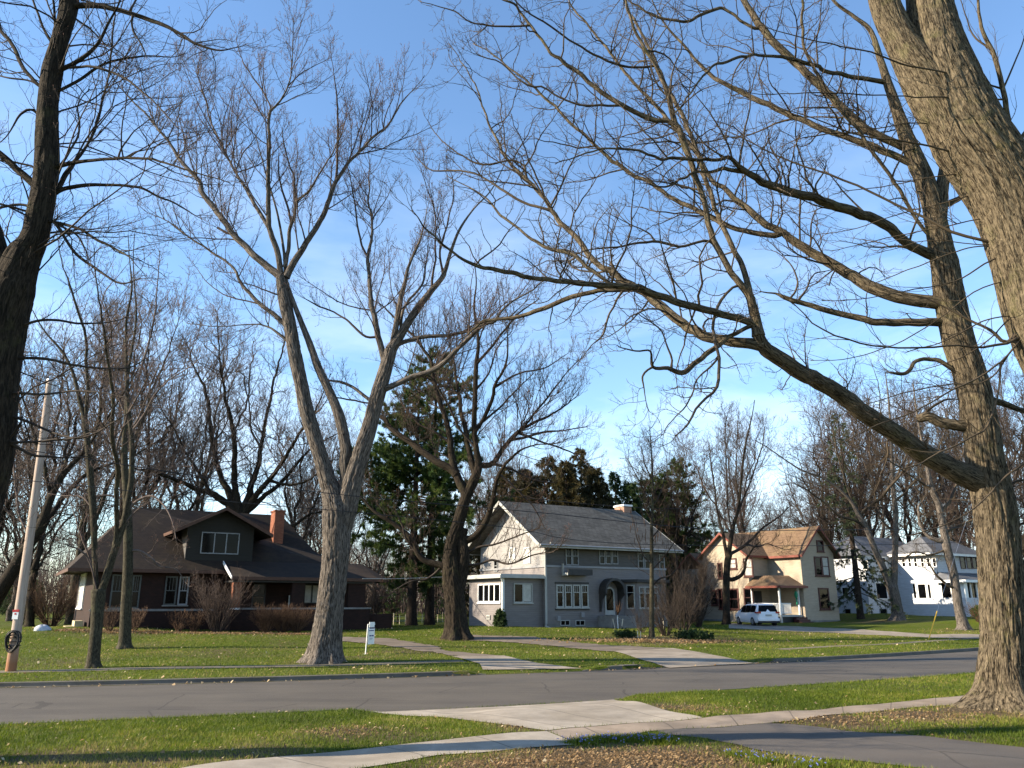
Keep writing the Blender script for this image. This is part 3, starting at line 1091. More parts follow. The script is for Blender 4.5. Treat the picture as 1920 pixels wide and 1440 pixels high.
def traced_tree(name, label, base_px, Y, limbs, style, bark, twig, seed, group=None, cat="tree", dz=0.55, loc=None, trunks=1, roots=0.35, sides=18, rough=0.07,
                ybend=None, limb_mat=None, min_limb=7.0, tsides=None, grooves=0, wscale=1.0):
    """limbs: strings of px,py,width; the first `trunks` of them are the trunk"""
    rs = np.random.RandomState(seed)
    base = np.array(loc if loc is not None else at(*base_px, Y), float)
    root = empty(name, base, 0, label, cat, group)
    known = []                   # (px, py, depth)
    W0 = []
    for k, s in enumerate(limbs):
        a = parse(s)
        L = np.concatenate([[0], np.cumsum(np.linalg.norm(np.diff(a[:, :2], axis=0), axis=1))])
        if not known:
            d0 = Y
        else:
            kn = np.array(known)
            j = np.argmin(((kn[:, :2] - a[0, :2]) ** 2).sum(1))
            d0 = kn[j, 2]
        if k < trunks:
            off = np.zeros(len(a)) if ybend is None else np.interp(L / L[-1], [0, 1], [0, ybend])
        else:
            off = dz * rs.uniform(-1, 1) * L * Y / FPX * np.clip(L / 220.0, 0, 1) ** 0.6
        D = d0 + off
        W = np.array([np.append(at(px, py, d), w * d / FPX * 0.5 * wscale) for (px, py, w), d in zip(a, D)])
        step = max(0.10, np.median(W[:, 3]) * 0.7)
        if k < trunks: step = 0.05 if grooves else max(0.10, W[:, 3].min() * 0.5)
        Q = catmull(W, step)
        nq = len(Q)
        wob = (vnoise(np.stack([np.arange(nq) * step * 1.4, np.full(nq, k * 9.7), np.zeros(nq)], -1)) - 0.5)
        wob2 = (vnoise(np.stack([np.arange(nq) * step * 1.4, np.full(nq, k * 9.7), np.zeros(nq) + 40], -1)) - 0.5)
        amp = style.get('wob', 0.12)
        if k >= trunks:
            sm = np.clip(np.arange(nq) / max(1, nq * 0.12), 0, 1)
            Q[:, 0] += wob * amp * sm
            Q[:, 1] += wob2 * amp * sm
            kk = style.get('kink', 0.03)
            for c_ in range(3):
                Q[:, c_] += (vnoise(np.stack([np.arange(nq) * step * 4.2, np.full(nq, k * 3.7 + c_ * 11), np.zeros(nq) + 80], -1)) - 0.5) * kk * sm
            # meet the limb it grows from
            best = None
            for Pq, rq, _w in W0:
                dd = np.linalg.norm(Pq + base - Q[0, :3], axis=1)
                j = int(dd.argmin())
                if best is None or dd[j] < best[0]:
                    best = (dd[j], Pq[j] + base)
            if best is not None and best[0] < 0.9:
                Q[:, :3] += (best[1] - Q[0, :3])[None] * (np.clip(1 - np.linspace(0, 1, nq) / 0.35, 0, 1) ** 1.5)[:, None]
        known += [(x, y, d) for (x, y, w), d in zip(a, D)]
        # denser record for later attachment
        for q in np.linspace(0, 1, 30):
            known.append((np.interp(q * L[-1], L, a[:, 0]), np.interp(q * L[-1], L, a[:, 1]), np.interp(q * L[-1], L, D)))
        if k >= trunks:                        # collar where a limb leaves its parent
            sl = np.arange(nq) * step
            Q[:, 3] *= 1 + 0.35 * np.exp(-sl / (2.2 * Q[0, 3] + 0.02))
        W0.append((Q[:, :3] - base, np.maximum(Q[:, 3], 0.006), a[:, 2].max()))
    gz = 0.0
    thin = []
    for k, (P, r, wmax) in enumerate(W0):
        if k < trunks:
            thick("trunk", P, r, bark, root, tsides or sides * (2 if k == 0 else 1), rough, roots if k == 0 else 0.0, gz, grooves)
        elif wmax >= min_limb:
            thick("limb", P, r, limb_mat or bark, root, max(8, sides // 2 + 2), rough * 0.8)
        else:
            thin.append((P, r))
    # twigs
    n0 = 40
    PP, RR = [], []
    for k, (P, r, wmax) in enumerate(W0):
        if k < trunks and not style.get('trunk_twigs', False):
            continue
        PP.append(resample(P, n0))
        RR.append(np.interp(np.linspace(0, 1, n0), np.linspace(0, 1, len(r)), r))
    PP, RR = np.array(PP), np.array(RR)
    batches = [(resample(P, 24)[None], np.interp(np.linspace(0, 1, 24), np.linspace(0, 1, len(r)), r)[None], 6) for P, r in thin]
    grow_twigs(root, batches, PP, RR, rs, style, twig)
    return root


def grow_twigs(root, batches, PP, RR, rs, style, twig):
    prev = (PP, RR)
    for li, lv in enumerate(style['levels']):
        P, r = children(prev[0], prev[1], rs, **lv)
        batches.append((P, r, 5 if li == 0 else (4 if li == 1 else 3)))
        prev = (P, r)
    tube_mesh("branches", batches, twig, root)
    if style.get('buds'):
        P, r = prev
        k = rs.rand(len(P)) < style['buds']
        e = P[k, -1]
        d = unit(P[k, -1] - P[k, -2])
        s = style.get('bud_size', 0.03)
        B = np.stack([e - d * s, e, e + d * s, e + d * 2.2 * s], 1)
        rr = np.broadcast_to(np.array([0.15, 0.35, 0.4, 0.05]) * s, (len(B), 4))
        tube_mesh("buds", [(B, rr, 3)], M['bud'], root)


def bare_tree(name, label, loc, H, spread, seed, style, bark, twig, stems=4, trunk_r=None, fork=0.22, lean=(0, 0), group=None, cat="tree", trunk_n=1, tv=0.55):
    """a bare tree of a given height grown from a trunk that forks into rising stems"""
    rs = np.random.RandomState(seed)
    root = empty(name, loc, 0, label, cat, group)
    R0 = trunk_r or H * 0.0135
    fz = H * fork
    n = 14
    u = np.linspace(0, 1, n)
    bend = np.cumsum(rs.randn(n, 2) * 0.015 * fz, axis=0)
    T = np.stack([bend[:, 0] + lean[0] * u * fz, bend[:, 1] + lean[1] * u * fz, u * fz * 1.02 - 0.1], -1)
    tr = R0 * (1 - 0.25 * u)
    thick("trunk", catmull(np.hstack([T, tr[:, None]]), 0.3)[:, :3], catmull(np.hstack([T, tr[:, None]]), 0.3)[:, 3], bark, root, 12, 0.08, 0.35, 0)
    S, RS = [], []
    a0 = rs.rand() * 6.28
    for k in range(stems):
        az = a0 + k * 6.283 / stems + rs.randn() * 0.3
        out = spread * rs.uniform(0.45, 1.0) * (0.15 if k == 0 and stems > 2 else 1)
        top = H * rs.uniform(0.72, 0.92)
        m = 26
        v = np.linspace(0, 1, m)
        rad = out * v ** rs.uniform(0.75, 1.25)
        zz = T[-1, 2] * 0.98 + (top - fz) * v ** rs.uniform(0.85, 1.1)
        w = np.cumsum(rs.randn(m, 2) * spread * 0.02, axis=0)
        S.append(np.stack([T[-1, 0] + rad * np.cos(az) + w[:, 0], T[-1, 1] + rad * np.sin(az) + w[:, 1], zz], -1))
        RS.append(R0 * rs.uniform(tv * 0.8, tv * 1.15) * (1 - 0.88 * v))
    S, RS = np.array(S), np.array(RS)
    tube_mesh("limbs", [(S, RS, 8)], bark, root)
    grow_twigs(root, [], S, RS, rs, style, twig)
    return root


ST_MAPLE = dict(wob=0.10, buds=0.6, bud_size=0.02, levels=[
    dict(per_m=3.0, t0=0.10, ang=44, lf=0.36, lmin=0.6, lmax=3.4, rk=0.007, rmin=0.006, n=8, wig=0.12, up=0.08, skew=0.8, upbias=0.5),
    dict(per_m=4.4, t0=0.10, ang=42, angsd=15, lf=0.42, lmin=0.35, lmax=1.4, rk=0.006, rmin=0.0052, n=6, wig=0.16, up=0.09, upbias=0.4),
    dict(per_m=6.0, t0=0.08, ang=44, angsd=15, lf=0.42, lmin=0.14, lmax=0.6, rk=0.005, rmin=0.005, n=4, wig=0.18, up=0.09, upbias=0.4)])
ST_OAK = dict(wob=0.07, kink=0.05, levels=[
    dict(per_m=2.7, t0=0.05, ang=60, angsd=18, lf=0.24, lmin=0.45, lmax=2.2, rk=0.0095, rmin=0.0055, n=10, wig=0.19, up=0.03, skew=0.9, upbias=0.25),
    dict(per_m=4.4, t0=0.10, ang=56, angsd=18, lf=0.45, lmin=0.25, lmax=1.0, rk=0.008, rmin=0.0042, n=7, wig=0.24, up=0.03),
    dict(per_m=5.6, t0=0.10, ang=52, angsd=18, lf=0.45, lmin=0.10, lmax=0.36, rk=0.007, rmin=0.0034, n=4, wig=0.28, up=0.03)])
ST_LEFT = dict(wob=0.10, kink=0.025, buds=0.4, bud_size=0.010, trunk_twigs=True, levels=[
    dict(per_m=3.4, t0=0.10, ang=50, angsd=16, lf=0.42, lmin=0.5, lmax=2.4, rk=0.006, rmin=0.0036, n=9, wig=0.16, up=0.0, upbias=0.05),
    dict(per_m=4.2, t0=0.10, ang=48, angsd=15, lf=0.42, lmin=0.2, lmax=0.9, rk=0.0055, rmin=0.0026, n=6, wig=0.2, up=0.03),
    dict(per_m=5.5, t0=0.08, ang=46, angsd=15, lf=0.42, lmin=0.07, lmax=0.28, rk=0.005, rmin=0.0021, n=4, wig=0.2, up=0.04)])
ST_THIN = dict(wob=0.06, buds=0.6, bud_size=0.016, trunk_twigs=False, levels=[
    dict(per_m=3.6, t0=0.15, ang=48, angsd=15, lf=0.30, lmin=0.5, lmax=2.4, rk=0.006, rmin=0.005, n=7, wig=0.13, up=0.07, upbias=0.3),
    dict(per_m=4.8, t0=0.10, ang=44, angsd=15, lf=0.42, lmin=0.25, lmax=1.0, rk=0.005, rmin=0.0042, n=6, wig=0.16, up=0.08),
    dict(per_m=5.4, t0=0.08, ang=44, angsd=15, lf=0.42, lmin=0.12, lmax=0.4, rk=0.005, rmin=0.0036, n=4, wig=0.17, up=0.08)])
ST_BG = dict(wob=0.1, levels=[
    dict(per_m=2.7, t0=0.05, ang=42, lf=0.30, lmin=1.0, lmax=4.6, rk=0.006, rmin=0.010, n=8, wig=0.13, up=0.08, upbias=0.4),
    dict(per_m=3.2, t0=0.08, ang=42, angsd=15, lf=0.42, lmin=0.6, lmax=2.0, rk=0.006, rmin=0.008, n=6, wig=0.16, up=0.09, upbias=0.4),
    dict(per_m=4.6, t0=0.08, ang=44, angsd=15, lf=0.45, lmin=0.3, lmax=0.95, rk=0.006, rmin=0.0075, n=4, wig=0.17, up=0.08)])
ST_BROAD = dict(wob=0.18, kink=0.06, levels=[
    dict(per_m=2.3, t0=0.05, ang=52, angsd=16, lf=0.33, lmin=1.0, lmax=4.4, rk=0.008, rmin=0.0095, n=9, wig=0.2, up=0.04, upbias=0.2),
    dict(per_m=3.2, t0=0.1, ang=48, angsd=15, lf=0.42, lmin=0.6, lmax=2.1, rk=0.007, rmin=0.0078, n=7, wig=0.24, up=0.05),
    dict(per_m=4.6, t0=0.1, ang=46, angsd=15, lf=0.45, lmin=0.3, lmax=0.9, rk=0.006, rmin=0.007, n=4, wig=0.24, up=0.04)])


# ------------------------------------------------------------------ foliage made of small faces
def tufts(centers, rs, n, size, width, axis=None, spread=1.0, tri=True):
    """n needle faces round each centre; returns V, F(tri), tint"""
    m = len(centers)
    c = np.repeat(centers, n, axis=0)
    d = rs.randn(m * n, 3)
    if axis is not None:
        d = d * spread + np.repeat(axis, n, axis=0)
    d = unit(d)
    side = unit(np.cross(d, rs.randn(m * n, 3)))
    ln = size * rs.uniform(0.6, 1.3, (m * n, 1))
    w = width * rs.uniform(0.7, 1.3, (m * n, 1))
    st = c + d * ln * 0.05
    V = np.stack([st - side * w * 0.5, st + side * w * 0.5, st + d * ln], 1).reshape(-1, 3)
    F = np.arange(m * n * 3).reshape(-1, 3)
    tint = np.repeat(np.clip(np.repeat(rs.rand(m), n) * 0.6 + rs.rand(m * n) * 0.4, 0, 1), 3)
    return V, F, tint


def conifer(name, label, loc, H, spread, seed, mat, bark, base=0.15, droop=-0.05, whorl=0.55, per=5, shape='pine', clump=0.26, cw=0.05, cn=16, gaps=0.15, group=None, trunk_r=None, lean=0.0, cstep=0.28):
    rs = np.random.RandomState(seed)
    root = empty(name, loc, rs.rand() * 6, label, "tree", group)
    R0 = trunk_r or H * 0.016
    n = 30
    u = np.linspace(0, 1, n)
    T = np.stack([lean * u ** 2 * H + 0.05 * np.sin(u * 5 + seed), 0.05 * np.cos(u * 4), u * H - 0.1], -1)
    r = R0 * (1 - 0.93 * u)
    thick("trunk", T, r, bark, root, 12, 0.08, 0.3, 0)
    S, D, Ln, R1 = [], [], [], []
    z = H * base
    while z < H * 0.985:
        v = (z - H * base) / (H * (1 - base))
        if shape == 'pine':
            prof = (0.55 + 0.45 * math.sin(min(1, v * 1.6) * PI * 0.62)) * (1 - v ** 2.2) ** 0.75 * (0.55 + 0.9 * rs.rand())
        else:
            prof = (1 - v) ** 0.85 * (0.8 + 0.4 * rs.rand())
        for k in range(per):
            if rs.rand() < gaps: continue
            az = rs.rand() * 6.283
            l = max(0.35, spread * prof * rs.uniform(0.65, 1.15))
            el = droop + (0.35 if shape == 'pine' else 0.25) * v + rs.randn() * 0.1
            tx = np.interp(z / H, u, T[:, 0])
            S.append((tx, 0, z + rs.randn() * 0.12))
            D.append((math.cos(az) * math.cos(el), math.sin(az) * math.cos(el), math.sin(el)))
            Ln.append(l)
            R1.append(0.012 + 0.011 * l)
        z += whorl * rs.uniform(0.7, 1.3) * (1.25 - 0.6 * v)
    S, D, Ln, R1 = map(np.array, (S, D, Ln, R1))
    m = 8
    p, d = S, D
    pts = [p]
    curve = 0.06 if shape == 'pine' else (0.0)
    for k in range(m - 1):
        d = unit(d + rs.randn(len(S), 3) * 0.08 + np.array([0, 0, curve if k > 2 else -0.02]))
        p = p + d * (Ln / (m - 1))[:, None]
        pts.append(p)
    B = np.stack(pts, 1)
    Br = R1[:, None] * (1 - 0.8 * np.linspace(0, 1, m))[None]
    Q, Qr = children(B, Br, rs, per_m=2.0, t0=0.25, ang=50, lf=0.33, lmin=0.25, lmax=1.4, rk=0.008, rmin=0.006, n=5, wig=0.1, up=0.02, upbias=0.0)
    Q[..., 2] = Q[..., 2] - (0 if shape == 'pine' else 0.12) * np.linspace(0, 1, 5)[None] * 2
    tube_mesh("branches", [(B, Br, 4), (Q, Qr, 3)], bark, root)
    cs, ax = [], []
    for (PB, t0) in ((B, 0.35), (Q, 0.15)):
        seg = np.linalg.norm(np.diff(PB, axis=1), axis=2).sum(1)
        cnt = np.maximum(1, (seg * (1 - t0) / cstep).astype(int))
        idx = np.repeat(np.arange(len(PB)), cnt)
        t = t0 + (1 - t0) * rs.rand(len(idx))
        P, i = sample(PB, idx, t)
        cs.append(P + rs.randn(len(idx), 3) * 0.05)
        ax.append(unit(PB[idx, i + 1] - PB[idx, i]) + np.array([0, 0, 0.35 if shape == 'pine' else -0.45]))
    V, F, ti = tufts(np.vstack(cs), rs, cn, clump, cw, np.vstack(ax), 0.6)
    mesh_obj("crown", V, F, mat, root, False, {'tint': ('FLOAT', ti)})
    return root


def twig_bush(name, label, loc, H, W, seed, mat, stems=24, cat="bush", group=None, density=1.0, arch=0.0, bud=None):
    rs = np.random.RandomState(seed)
    root = empty(name, loc, 0, label, cat, group)
    az = rs.rand(stems) * 6.283
    rad = W * 0.5 * np.sqrt(rs.rand(stems))
    n = 9
    v = np.linspace(0, 1, n)[None, :]
    top = H * rs.uniform(0.55, 0.95, stems)
    b = 0.06 * W
    x = (b * np.cos(az))[:, None] + (rad * np.cos(az))[:, None] * v ** 1.1
    y = (b * np.sin(az))[:, None] + (rad * np.sin(az))[:, None] * v ** 1.1
    z = top[:, None] * (v - arch * v ** 3) - 0.05
    S = np.stack([x, y, z], -1) + np.cumsum(rs.randn(stems, n, 3) * 0.012 * H, axis=1) * (v > 0)[..., None]
    RS = (0.006 + 0.006 * H * rs.uniform(0.6, 1.2, stems))[:, None] * (1 - 0.75 * v)
    tube_mesh("stems", [(S, RS, 5)], mat, root)
    a = children(S, RS, rs, per_m=4.0 * density, t0=0.2, ang=36, lf=0.42, lmin=0.2, lmax=1.2, rk=0.005, rmin=0.004, n=6, wig=0.12, up=0.05)
    b2 = children(a[0], a[1], rs, per_m=4.5 * density, t0=0.1, ang=36, lf=0.45, lmin=0.12, lmax=0.5, rk=0.004, rmin=0.0035, n=4, wig=0.14, up=0.05)
    tube_mesh("branches", [(a[0], a[1], 4), (b2[0], b2[1], 3)], mat, root)
    return root
# ------------------------------------------------------------------ houses
class House:
    def __init__(s, name, label, px, py, Y, deg, z0, cat="house"):
        p = at(px, py, Y)
        s.O = np.array([p[0], p[1], z0])
        s.a = R(deg)
        s.u = np.array([math.cos(s.a), math.sin(s.a), 0])
        s.w = np.array([-math.sin(s.a), math.cos(s.a), 0])
        s.root = empty(name, s.O, s.a, label, cat)

    def hit(s, px, py, plane, val):
        d = ray(px, py)
        n = s.w if plane == 'f' else s.u
        o = np.array([0, 0, CAMZ]) - s.O
        t = (val - o @ n) / (d @ n)
        q = o + t * d
        return (q @ s.u if plane == 'f' else q @ s.w), q[2]

    def map(s, plane, val, a, z, n):
        """n: distance outwards from the wall"""
        return (a, val - n, z) if plane == 'f' else (val - n, a, z)

    def box(s, mb, plane, val, a0, a1, z0, z1, n0, n1):
        mb.box(s.map(plane, val, a0, z0, n0), s.map(plane, val, a1, z1, n1))

    def window(s, plane, val, a0, a1, z0, z1, cols=1, rail=None, muntin=None, frame='white', fw=0.07, sill=True, pane='glass', name="window", casing=None, bar=0.05):
        a0, a1 = min(a0, a1), max(a0, a1)
        z0, z1 = min(z0, z1), max(z0, z1)
        mb = MB()
        D = 0.07
        s.box(mb, plane, val, a0, a0 + fw, z0, z1, 0, D)
        s.box(mb, plane, val, a1 - fw, a1, z0, z1, 0, D)
        s.box(mb, plane, val, a0 + fw, a1 - fw, z0, z0 + fw, 0, D)
        s.box(mb, plane, val, a0 + fw, a1 - fw, z1 - fw, z1, 0, D)
        cw = (a1 - a0 - 2 * fw) / cols
        for k in range(1, cols):
            c = a0 + fw + k * cw
            s.box(mb, plane, val, c - bar, c + bar, z0 + fw, z1 - fw, 0, D - 0.006)
        if rail:
            zr = z0 + (z1 - z0) * rail
            for k in range(cols):
                c0 = a0 + fw + k * cw + (bar if k else 0)
                c1 = a0 + fw + (k + 1) * cw - (bar if k < cols - 1 else 0)
                s.box(mb, plane, val, c0, c1, zr - 0.025, zr + 0.025, 0, D - 0.012)
        if muntin:
            zr = z0 + (z1 - z0) * (rail or 0.0)
            for k in range(cols):
                c0 = a0 + fw + k * cw + (bar if k else 0)
                c1 = a0 + fw + (k + 1) * cw - (bar if k < cols - 1 else 0)
                for j in range(1, muntin):
                    c = c0 + (c1 - c0) * j / muntin
                    s.box(mb, plane, val, c - 0.012, c + 0.012, zr + 0.025, z1 - fw, 0, D - 0.02)
        o = mb.build(name, M[frame], s.root)
        g = MB()
        s.box(g, plane, val, a0 + fw * 0.5, a1 - fw * 0.5, z0 + fw * 0.5, z1 - fw * 0.5, 0.004, 0.022)
        g.build("pane", M[pane], o)
        if sill:
            q = MB()
            s.box(q, plane, val, a0 - 0.06, a1 + 0.06, z0 - 0.07, z0 - 0.002, 0, 0.12)
            q.build("sill", M[casing or frame], o)
        return o

    def wpx(s, plane, val, x0, y0, x1, y1, **k):
        ym, xm = (y0 + y1) / 2, (x0 + x1) / 2
        a0 = s.hit(x0, ym, plane, val)[0]
        a1 = s.hit(x1, ym, plane, val)[0]
        z1 = s.hit(xm, y0, plane, val)[1]
        z0 = s.hit(xm, y1, plane, val)[1]
        return s.window(plane, val, a0, a1, z0, z1, **k)


def gable_block(H, u0, u1, w0, w1, z0, ze, zr, axis, mat, name="wall"):
    """walls with two gables; axis 'u': ridge runs along u"""
    mb = MB()
    if axis == 'u':
        m = (w0 + w1) / 2
        mb.prism([(w0, z0), (w1, z0), (w1, ze), (m, zr), (w0, ze)], 0, u0, u1)
    else:
        m = (u0 + u1) / 2
        V = []
        poly = [(u0, z0), (u1, z0), (u1, ze), (m, zr), (u0, ze)]
        mb.prism(poly, 1, w0, w1)
    return mb.build(name, mat, H.root)


def gable_roof(H, u0, u1, w0, w1, ze, zr, axis, oh, rake, mat, t=0.16, name="roof", fascia=None, parent=None):
    mb = MB()
    if axis == 'u':
        m = (w0 + w1) / 2
        k = (zr - ze) / (m - w0)
        zo = ze - k * oh
        A, B = u0 - rake, u1 + rake
        mb.slab([(A, w0 - oh, zo + t), (B, w0 - oh, zo + t), (B, m, zr + t), (A, m, zr + t)], t)
        mb.slab([(B, w1 + oh, zo + t), (A, w1 + oh, zo + t), (A, m, zr + t), (B, m, zr + t)], t)
    else:
        m = (u0 + u1) / 2
        k = (zr - ze) / (m - u0)
        zo = ze - k * oh
        A, B = w0 - rake, w1 + rake
        mb.slab([(u0 - oh, B, zo + t), (u0 - oh, A, zo + t), (m, A, zr + t), (m, B, zr + t)], t)
        mb.slab([(u1 + oh, A, zo + t), (u1 + oh, B, zo + t), (m, B, zr + t), (m, A, zr + t)], t)
    ro = mb.build(name, mat, parent or H.root)
    if fascia:
        fb = MB()
        d = 0.2
        if axis == 'u':
            for sgn, wo in ((1, w0 - oh), (-1, w1 + oh)):
                fb.box((A, wo - sgn * 0.03, zo - 0.04), (B, wo - sgn * 0.002, zo + t + 0.01))
            for x, dx in ((A, -0.035), (B, 0.035)):
                for wo in (w0 - oh, w1 + oh):
                    fb.prism([(wo, zo - 0.06), (m, zr - 0.06), (m, zr + t + 0.012), (wo, zo + t + 0.012)], 0, min(x + dx * 0.06, x + dx), max(x + dx * 0.06, x + dx))
        else:
            for sgn, uo in ((1, u0 - oh), (-1, u1 + oh)):
                fb.box((uo - sgn * 0.03, A, zo - 0.04), (uo - sgn * 0.002, B, zo + t + 0.01))
            for y, dy in ((A, -0.035), (B, 0.035)):
                for uo in (u0 - oh, u1 + oh):
                    fb.prism([(uo, zo - 0.06), (m, zr - 0.06), (m, zr + t + 0.012), (uo, zo + t + 0.012)], 1, min(y + dy * 0.06, y + dy), max(y + dy * 0.06, y + dy))
        fb.build("fascia", M[fascia], ro)
    return ro


# ================================================================== grey house
c4 = lambda X, Y: (860 + X / 4, 920 + Y / 4)
G = House("grey_house", "two storey grey clapboard house with long slate grey roof and flat roofed sunroom", 1023.7, 1175, 53, 32, 0.48)
GW, GL, GE, GR = 8.4, 10.3, 5.72, 8.42
mb = MB()
mb.box((0, 0, -0.7), (GL, GW, 0.42))
mb.build("foundation", M['grey_stone'], G.root)
zb = G.hit(*c4(800, 570), 'f', 0)[1]
mb = MB()
mb.box((-0.02, -0.02, 0.42), (GL + 0.02, GW + 0.02, zb))
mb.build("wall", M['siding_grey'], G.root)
mb = MB()
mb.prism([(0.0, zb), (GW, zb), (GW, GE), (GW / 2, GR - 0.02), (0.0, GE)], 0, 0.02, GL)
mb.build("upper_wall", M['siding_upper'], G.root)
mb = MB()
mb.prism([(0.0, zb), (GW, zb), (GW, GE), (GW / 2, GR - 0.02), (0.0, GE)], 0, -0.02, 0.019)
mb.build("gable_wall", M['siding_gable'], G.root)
mb = MB()
mb.box((-0.05, -0.09, zb - 0.06), (GL + 0.05, -0.022, zb + 0.07))
mb.box((-0.1, -0.09, zb - 0.06), (-0.052, GW, zb + 0.07))
mb.build("belt_board", M['trim_grey'], G.root)
ro = gable_roof(G, 0, GL, 0, GW, GE, GR, 'u', 0.85, 1.0, M['roof_grey'], 0.16, fascia='offwhite')
mb = MB()
k = (GR - GE) / (GW / 2)
mb.box((-0.9, -0.83, GE - k * 0.85 - 0.03), (GL + 0.9, -0.025, GE - k * 0.85 - 0.005))
mb.build("soffit", M['soffit'], ro)
mb = MB()
mb.tube([(-1.0, -0.93, GE - k * 0.85 + 0.10), (GL + 1.0, -0.93, GE - k * 0.85 + 0.10)], 0.06, 8)
mb.build("gutter", M['trim_grey'], ro)
# chimney astride the ridge
uc = G.hit(*c4(1222, 160), 'f', GW / 2)[0]
uc2 = G.hit(*c4(1345, 160), 'f', GW / 2)[0]
zc = G.hit(*c4(1255, 110), 'f', GW / 2)[1]
ch = MB()
ch.box((uc, GW / 2 - 0.3, GR - 0.6), (uc + 0.75, GW / 2 + 0.85, zc - 0.12))
cho = ch.build("chimney", M['brick_pale'], ro)
q = MB()
q.box((uc - 0.06, GW / 2 - 0.36, zc - 0.118), (uc + 0.81, GW / 2 + 0.91, zc + 0.02))
q.build("cap", M['white'], cho)
# corner board, downspout
mb = MB()
mb.box((-0.06, -0.06, 0.42), (0.08, -0.021, zb - 0.07))
mb.build("corner_board", M['offwhite'], G.root)
mb = MB()
mb.tube([(-0.08, -0.12, 0.25), (-0.08, -0.12, GE - 0.55), (-0.1, -0.5, GE - 0.35), (-0.1, -0.86, GE - 0.3)], 0.05, 8)
a, z = G.hit(*c4(780, 1030), 'f', -0.7)
mb.tube([(-0.08, -0.12, 0.25), (0.25, -0.3, 0.12), (a, -0.9, -0.05)], 0.06, 8)
mb.build("downspout", M['offwhite'], G.root)
# ground floor bank of four
for x0, x1 in ((730, 784), (793, 847), (855, 909), (916, 970)):
    G.wpx('f', -0.02, *c4(x0, 705), *c4(x1, 876), rail=0.66, muntin=3, fw=0.085, frame='offwhite')  # white frames given a darker paint that stands in for shade
mb = MB()
p0, p1 = G.hit(*c4(722, 790), 'f', -0.02)[0], G.hit(*c4(976, 790), 'f', -0.02)[0]
z1, z0 = G.hit(*c4(850, 696), 'f', -0.02)[1], G.hit(*c4(850, 884), 'f', -0.02)[1]
for a, b, c, d in ((p0, p1, z1 - 0.03, z1 + 0.09), (p0, p1, z0 - 0.1, z0 - 0.01)):
    mb = MB()
    mb.box((a, -0.075, c), (b, -0.022, d))
    mb.build("window_casing", M['trim_dark'], G.root)
# upper windows
for x0, x1 in ((800, 846), (848, 895)):
    G.wpx('f', 0, *c4(x0, 422), *c4(x1, 560), rail=0.5, muntin=2, frame='trim_dull', sill=False)
for x0, x1 in ((1050, 1094), (1098, 1142), (1146, 1192)):
    G.wpx('f', 0, *c4(x0, 430), *c4(x1, 553), rail=0.5, muntin=3, frame='trim_dull', sill=False)
for x0, x1 in ((1340, 1385), (1390, 1440)):
    G.wpx('f', 0, *c4(x0, 468), *c4(x1, 588), rail=0.5, frame='trim_dull', sill=False)
G.wpx('f', 0, *c4(1500, 478), *c4(1540, 592), rail=0.5, frame='trim_dull', sill=False)
# gable end windows
for x0, x1 in ((386, 425), (495, 540)):
    G.wpx('s', -0.02, *c4(x0, 425), *c4(x1, 545), rail=0.5, frame='white', pane='curtain', sill=False)
G.wpx('s', -0.02, *c4(268, 520), *c4(296, 608), rail=0.5, frame='trim_dull', sill=False)
# little balcony box under the upper pair
a0, z0 = G.hit(*c4(808, 632), 'f', -0.55)
a1, z1 = G.hit(*c4(990, 585), 'f', -0.55)
z1 = G.hit(*c4(900, 578), 'f', -0.55)[1]
mb = MB()
mb.box((a0, -0.75, z0), (a1, -0.095, z0 + 0.09))
mb.box((a0, -0.75, z0 + 0.091), (a1, -0.69, z1 - 0.1))
bal = mb.build("balcony", M['trim_dark'], G.root)
mb = MB()
mb.box((a0 - 0.05, -0.76, z0 - 0.02), (a0 - 0.003, -0.1, z0 + 0.14))
mb.box((a0 - 0.045, -0.3, z0 + 0.141), (a0 - 0.003, -0.1, z1 + 0.25))
mb.build("end_panel", M['offwhite'], bal)
# arched door and hood
ad0, ad1 = G.hit(*c4(1093, 850), 'f', -0.02)[0], G.hit(*c4(1166, 850), 'f', -0.02)[0]
zd0, zd1 = G.hit(*c4(1130, 932), 'f', -0.02)[1], G.hit(*c4(1130, 722), 'f', -0.02)[1]
ac, ar = (ad0 + ad1) / 2, (ad1 - ad0) / 2


def arch(r, zc_, zlow, n=16):
    return [(ac - r, zlow)] + [(ac - r * math.cos(t), zc_ + r * math.sin(t)) for t in np.linspace(0, PI, n)] + [(ac + r, zlow)]


def arch_band(r0, r1, zc_, zlow, y0, y1, n=16):
    mb = MB()
    A, B = arch(r0, zc_, zlow, n), arch(r1, zc_, zlow, n)
    m = len(A)
    V = [(p[0], y0, p[1]) for p in A] + [(p[0], y0, p[1]) for p in B] + [(p[0], y1, p[1]) for p in A] + [(p[0], y1, p[1]) for p in B]
    Fs = []
    for i in range(m - 1):
        Fs += [[i, i + 1, m + i + 1, m + i], [2 * m + i, 3 * m + i, 3 * m + i + 1, 2 * m + i + 1], [m + i, m + i + 1, 3 * m + i + 1, 3 * m + i], [i, 2 * m + i, 2 * m + i + 1, i + 1]]
    Fs += [[0, m, 3 * m, 2 * m], [m - 1, 3 * m - 1, 4 * m - 1, 2 * m - 1]]
    mb.add(V, Fs)
    return mb


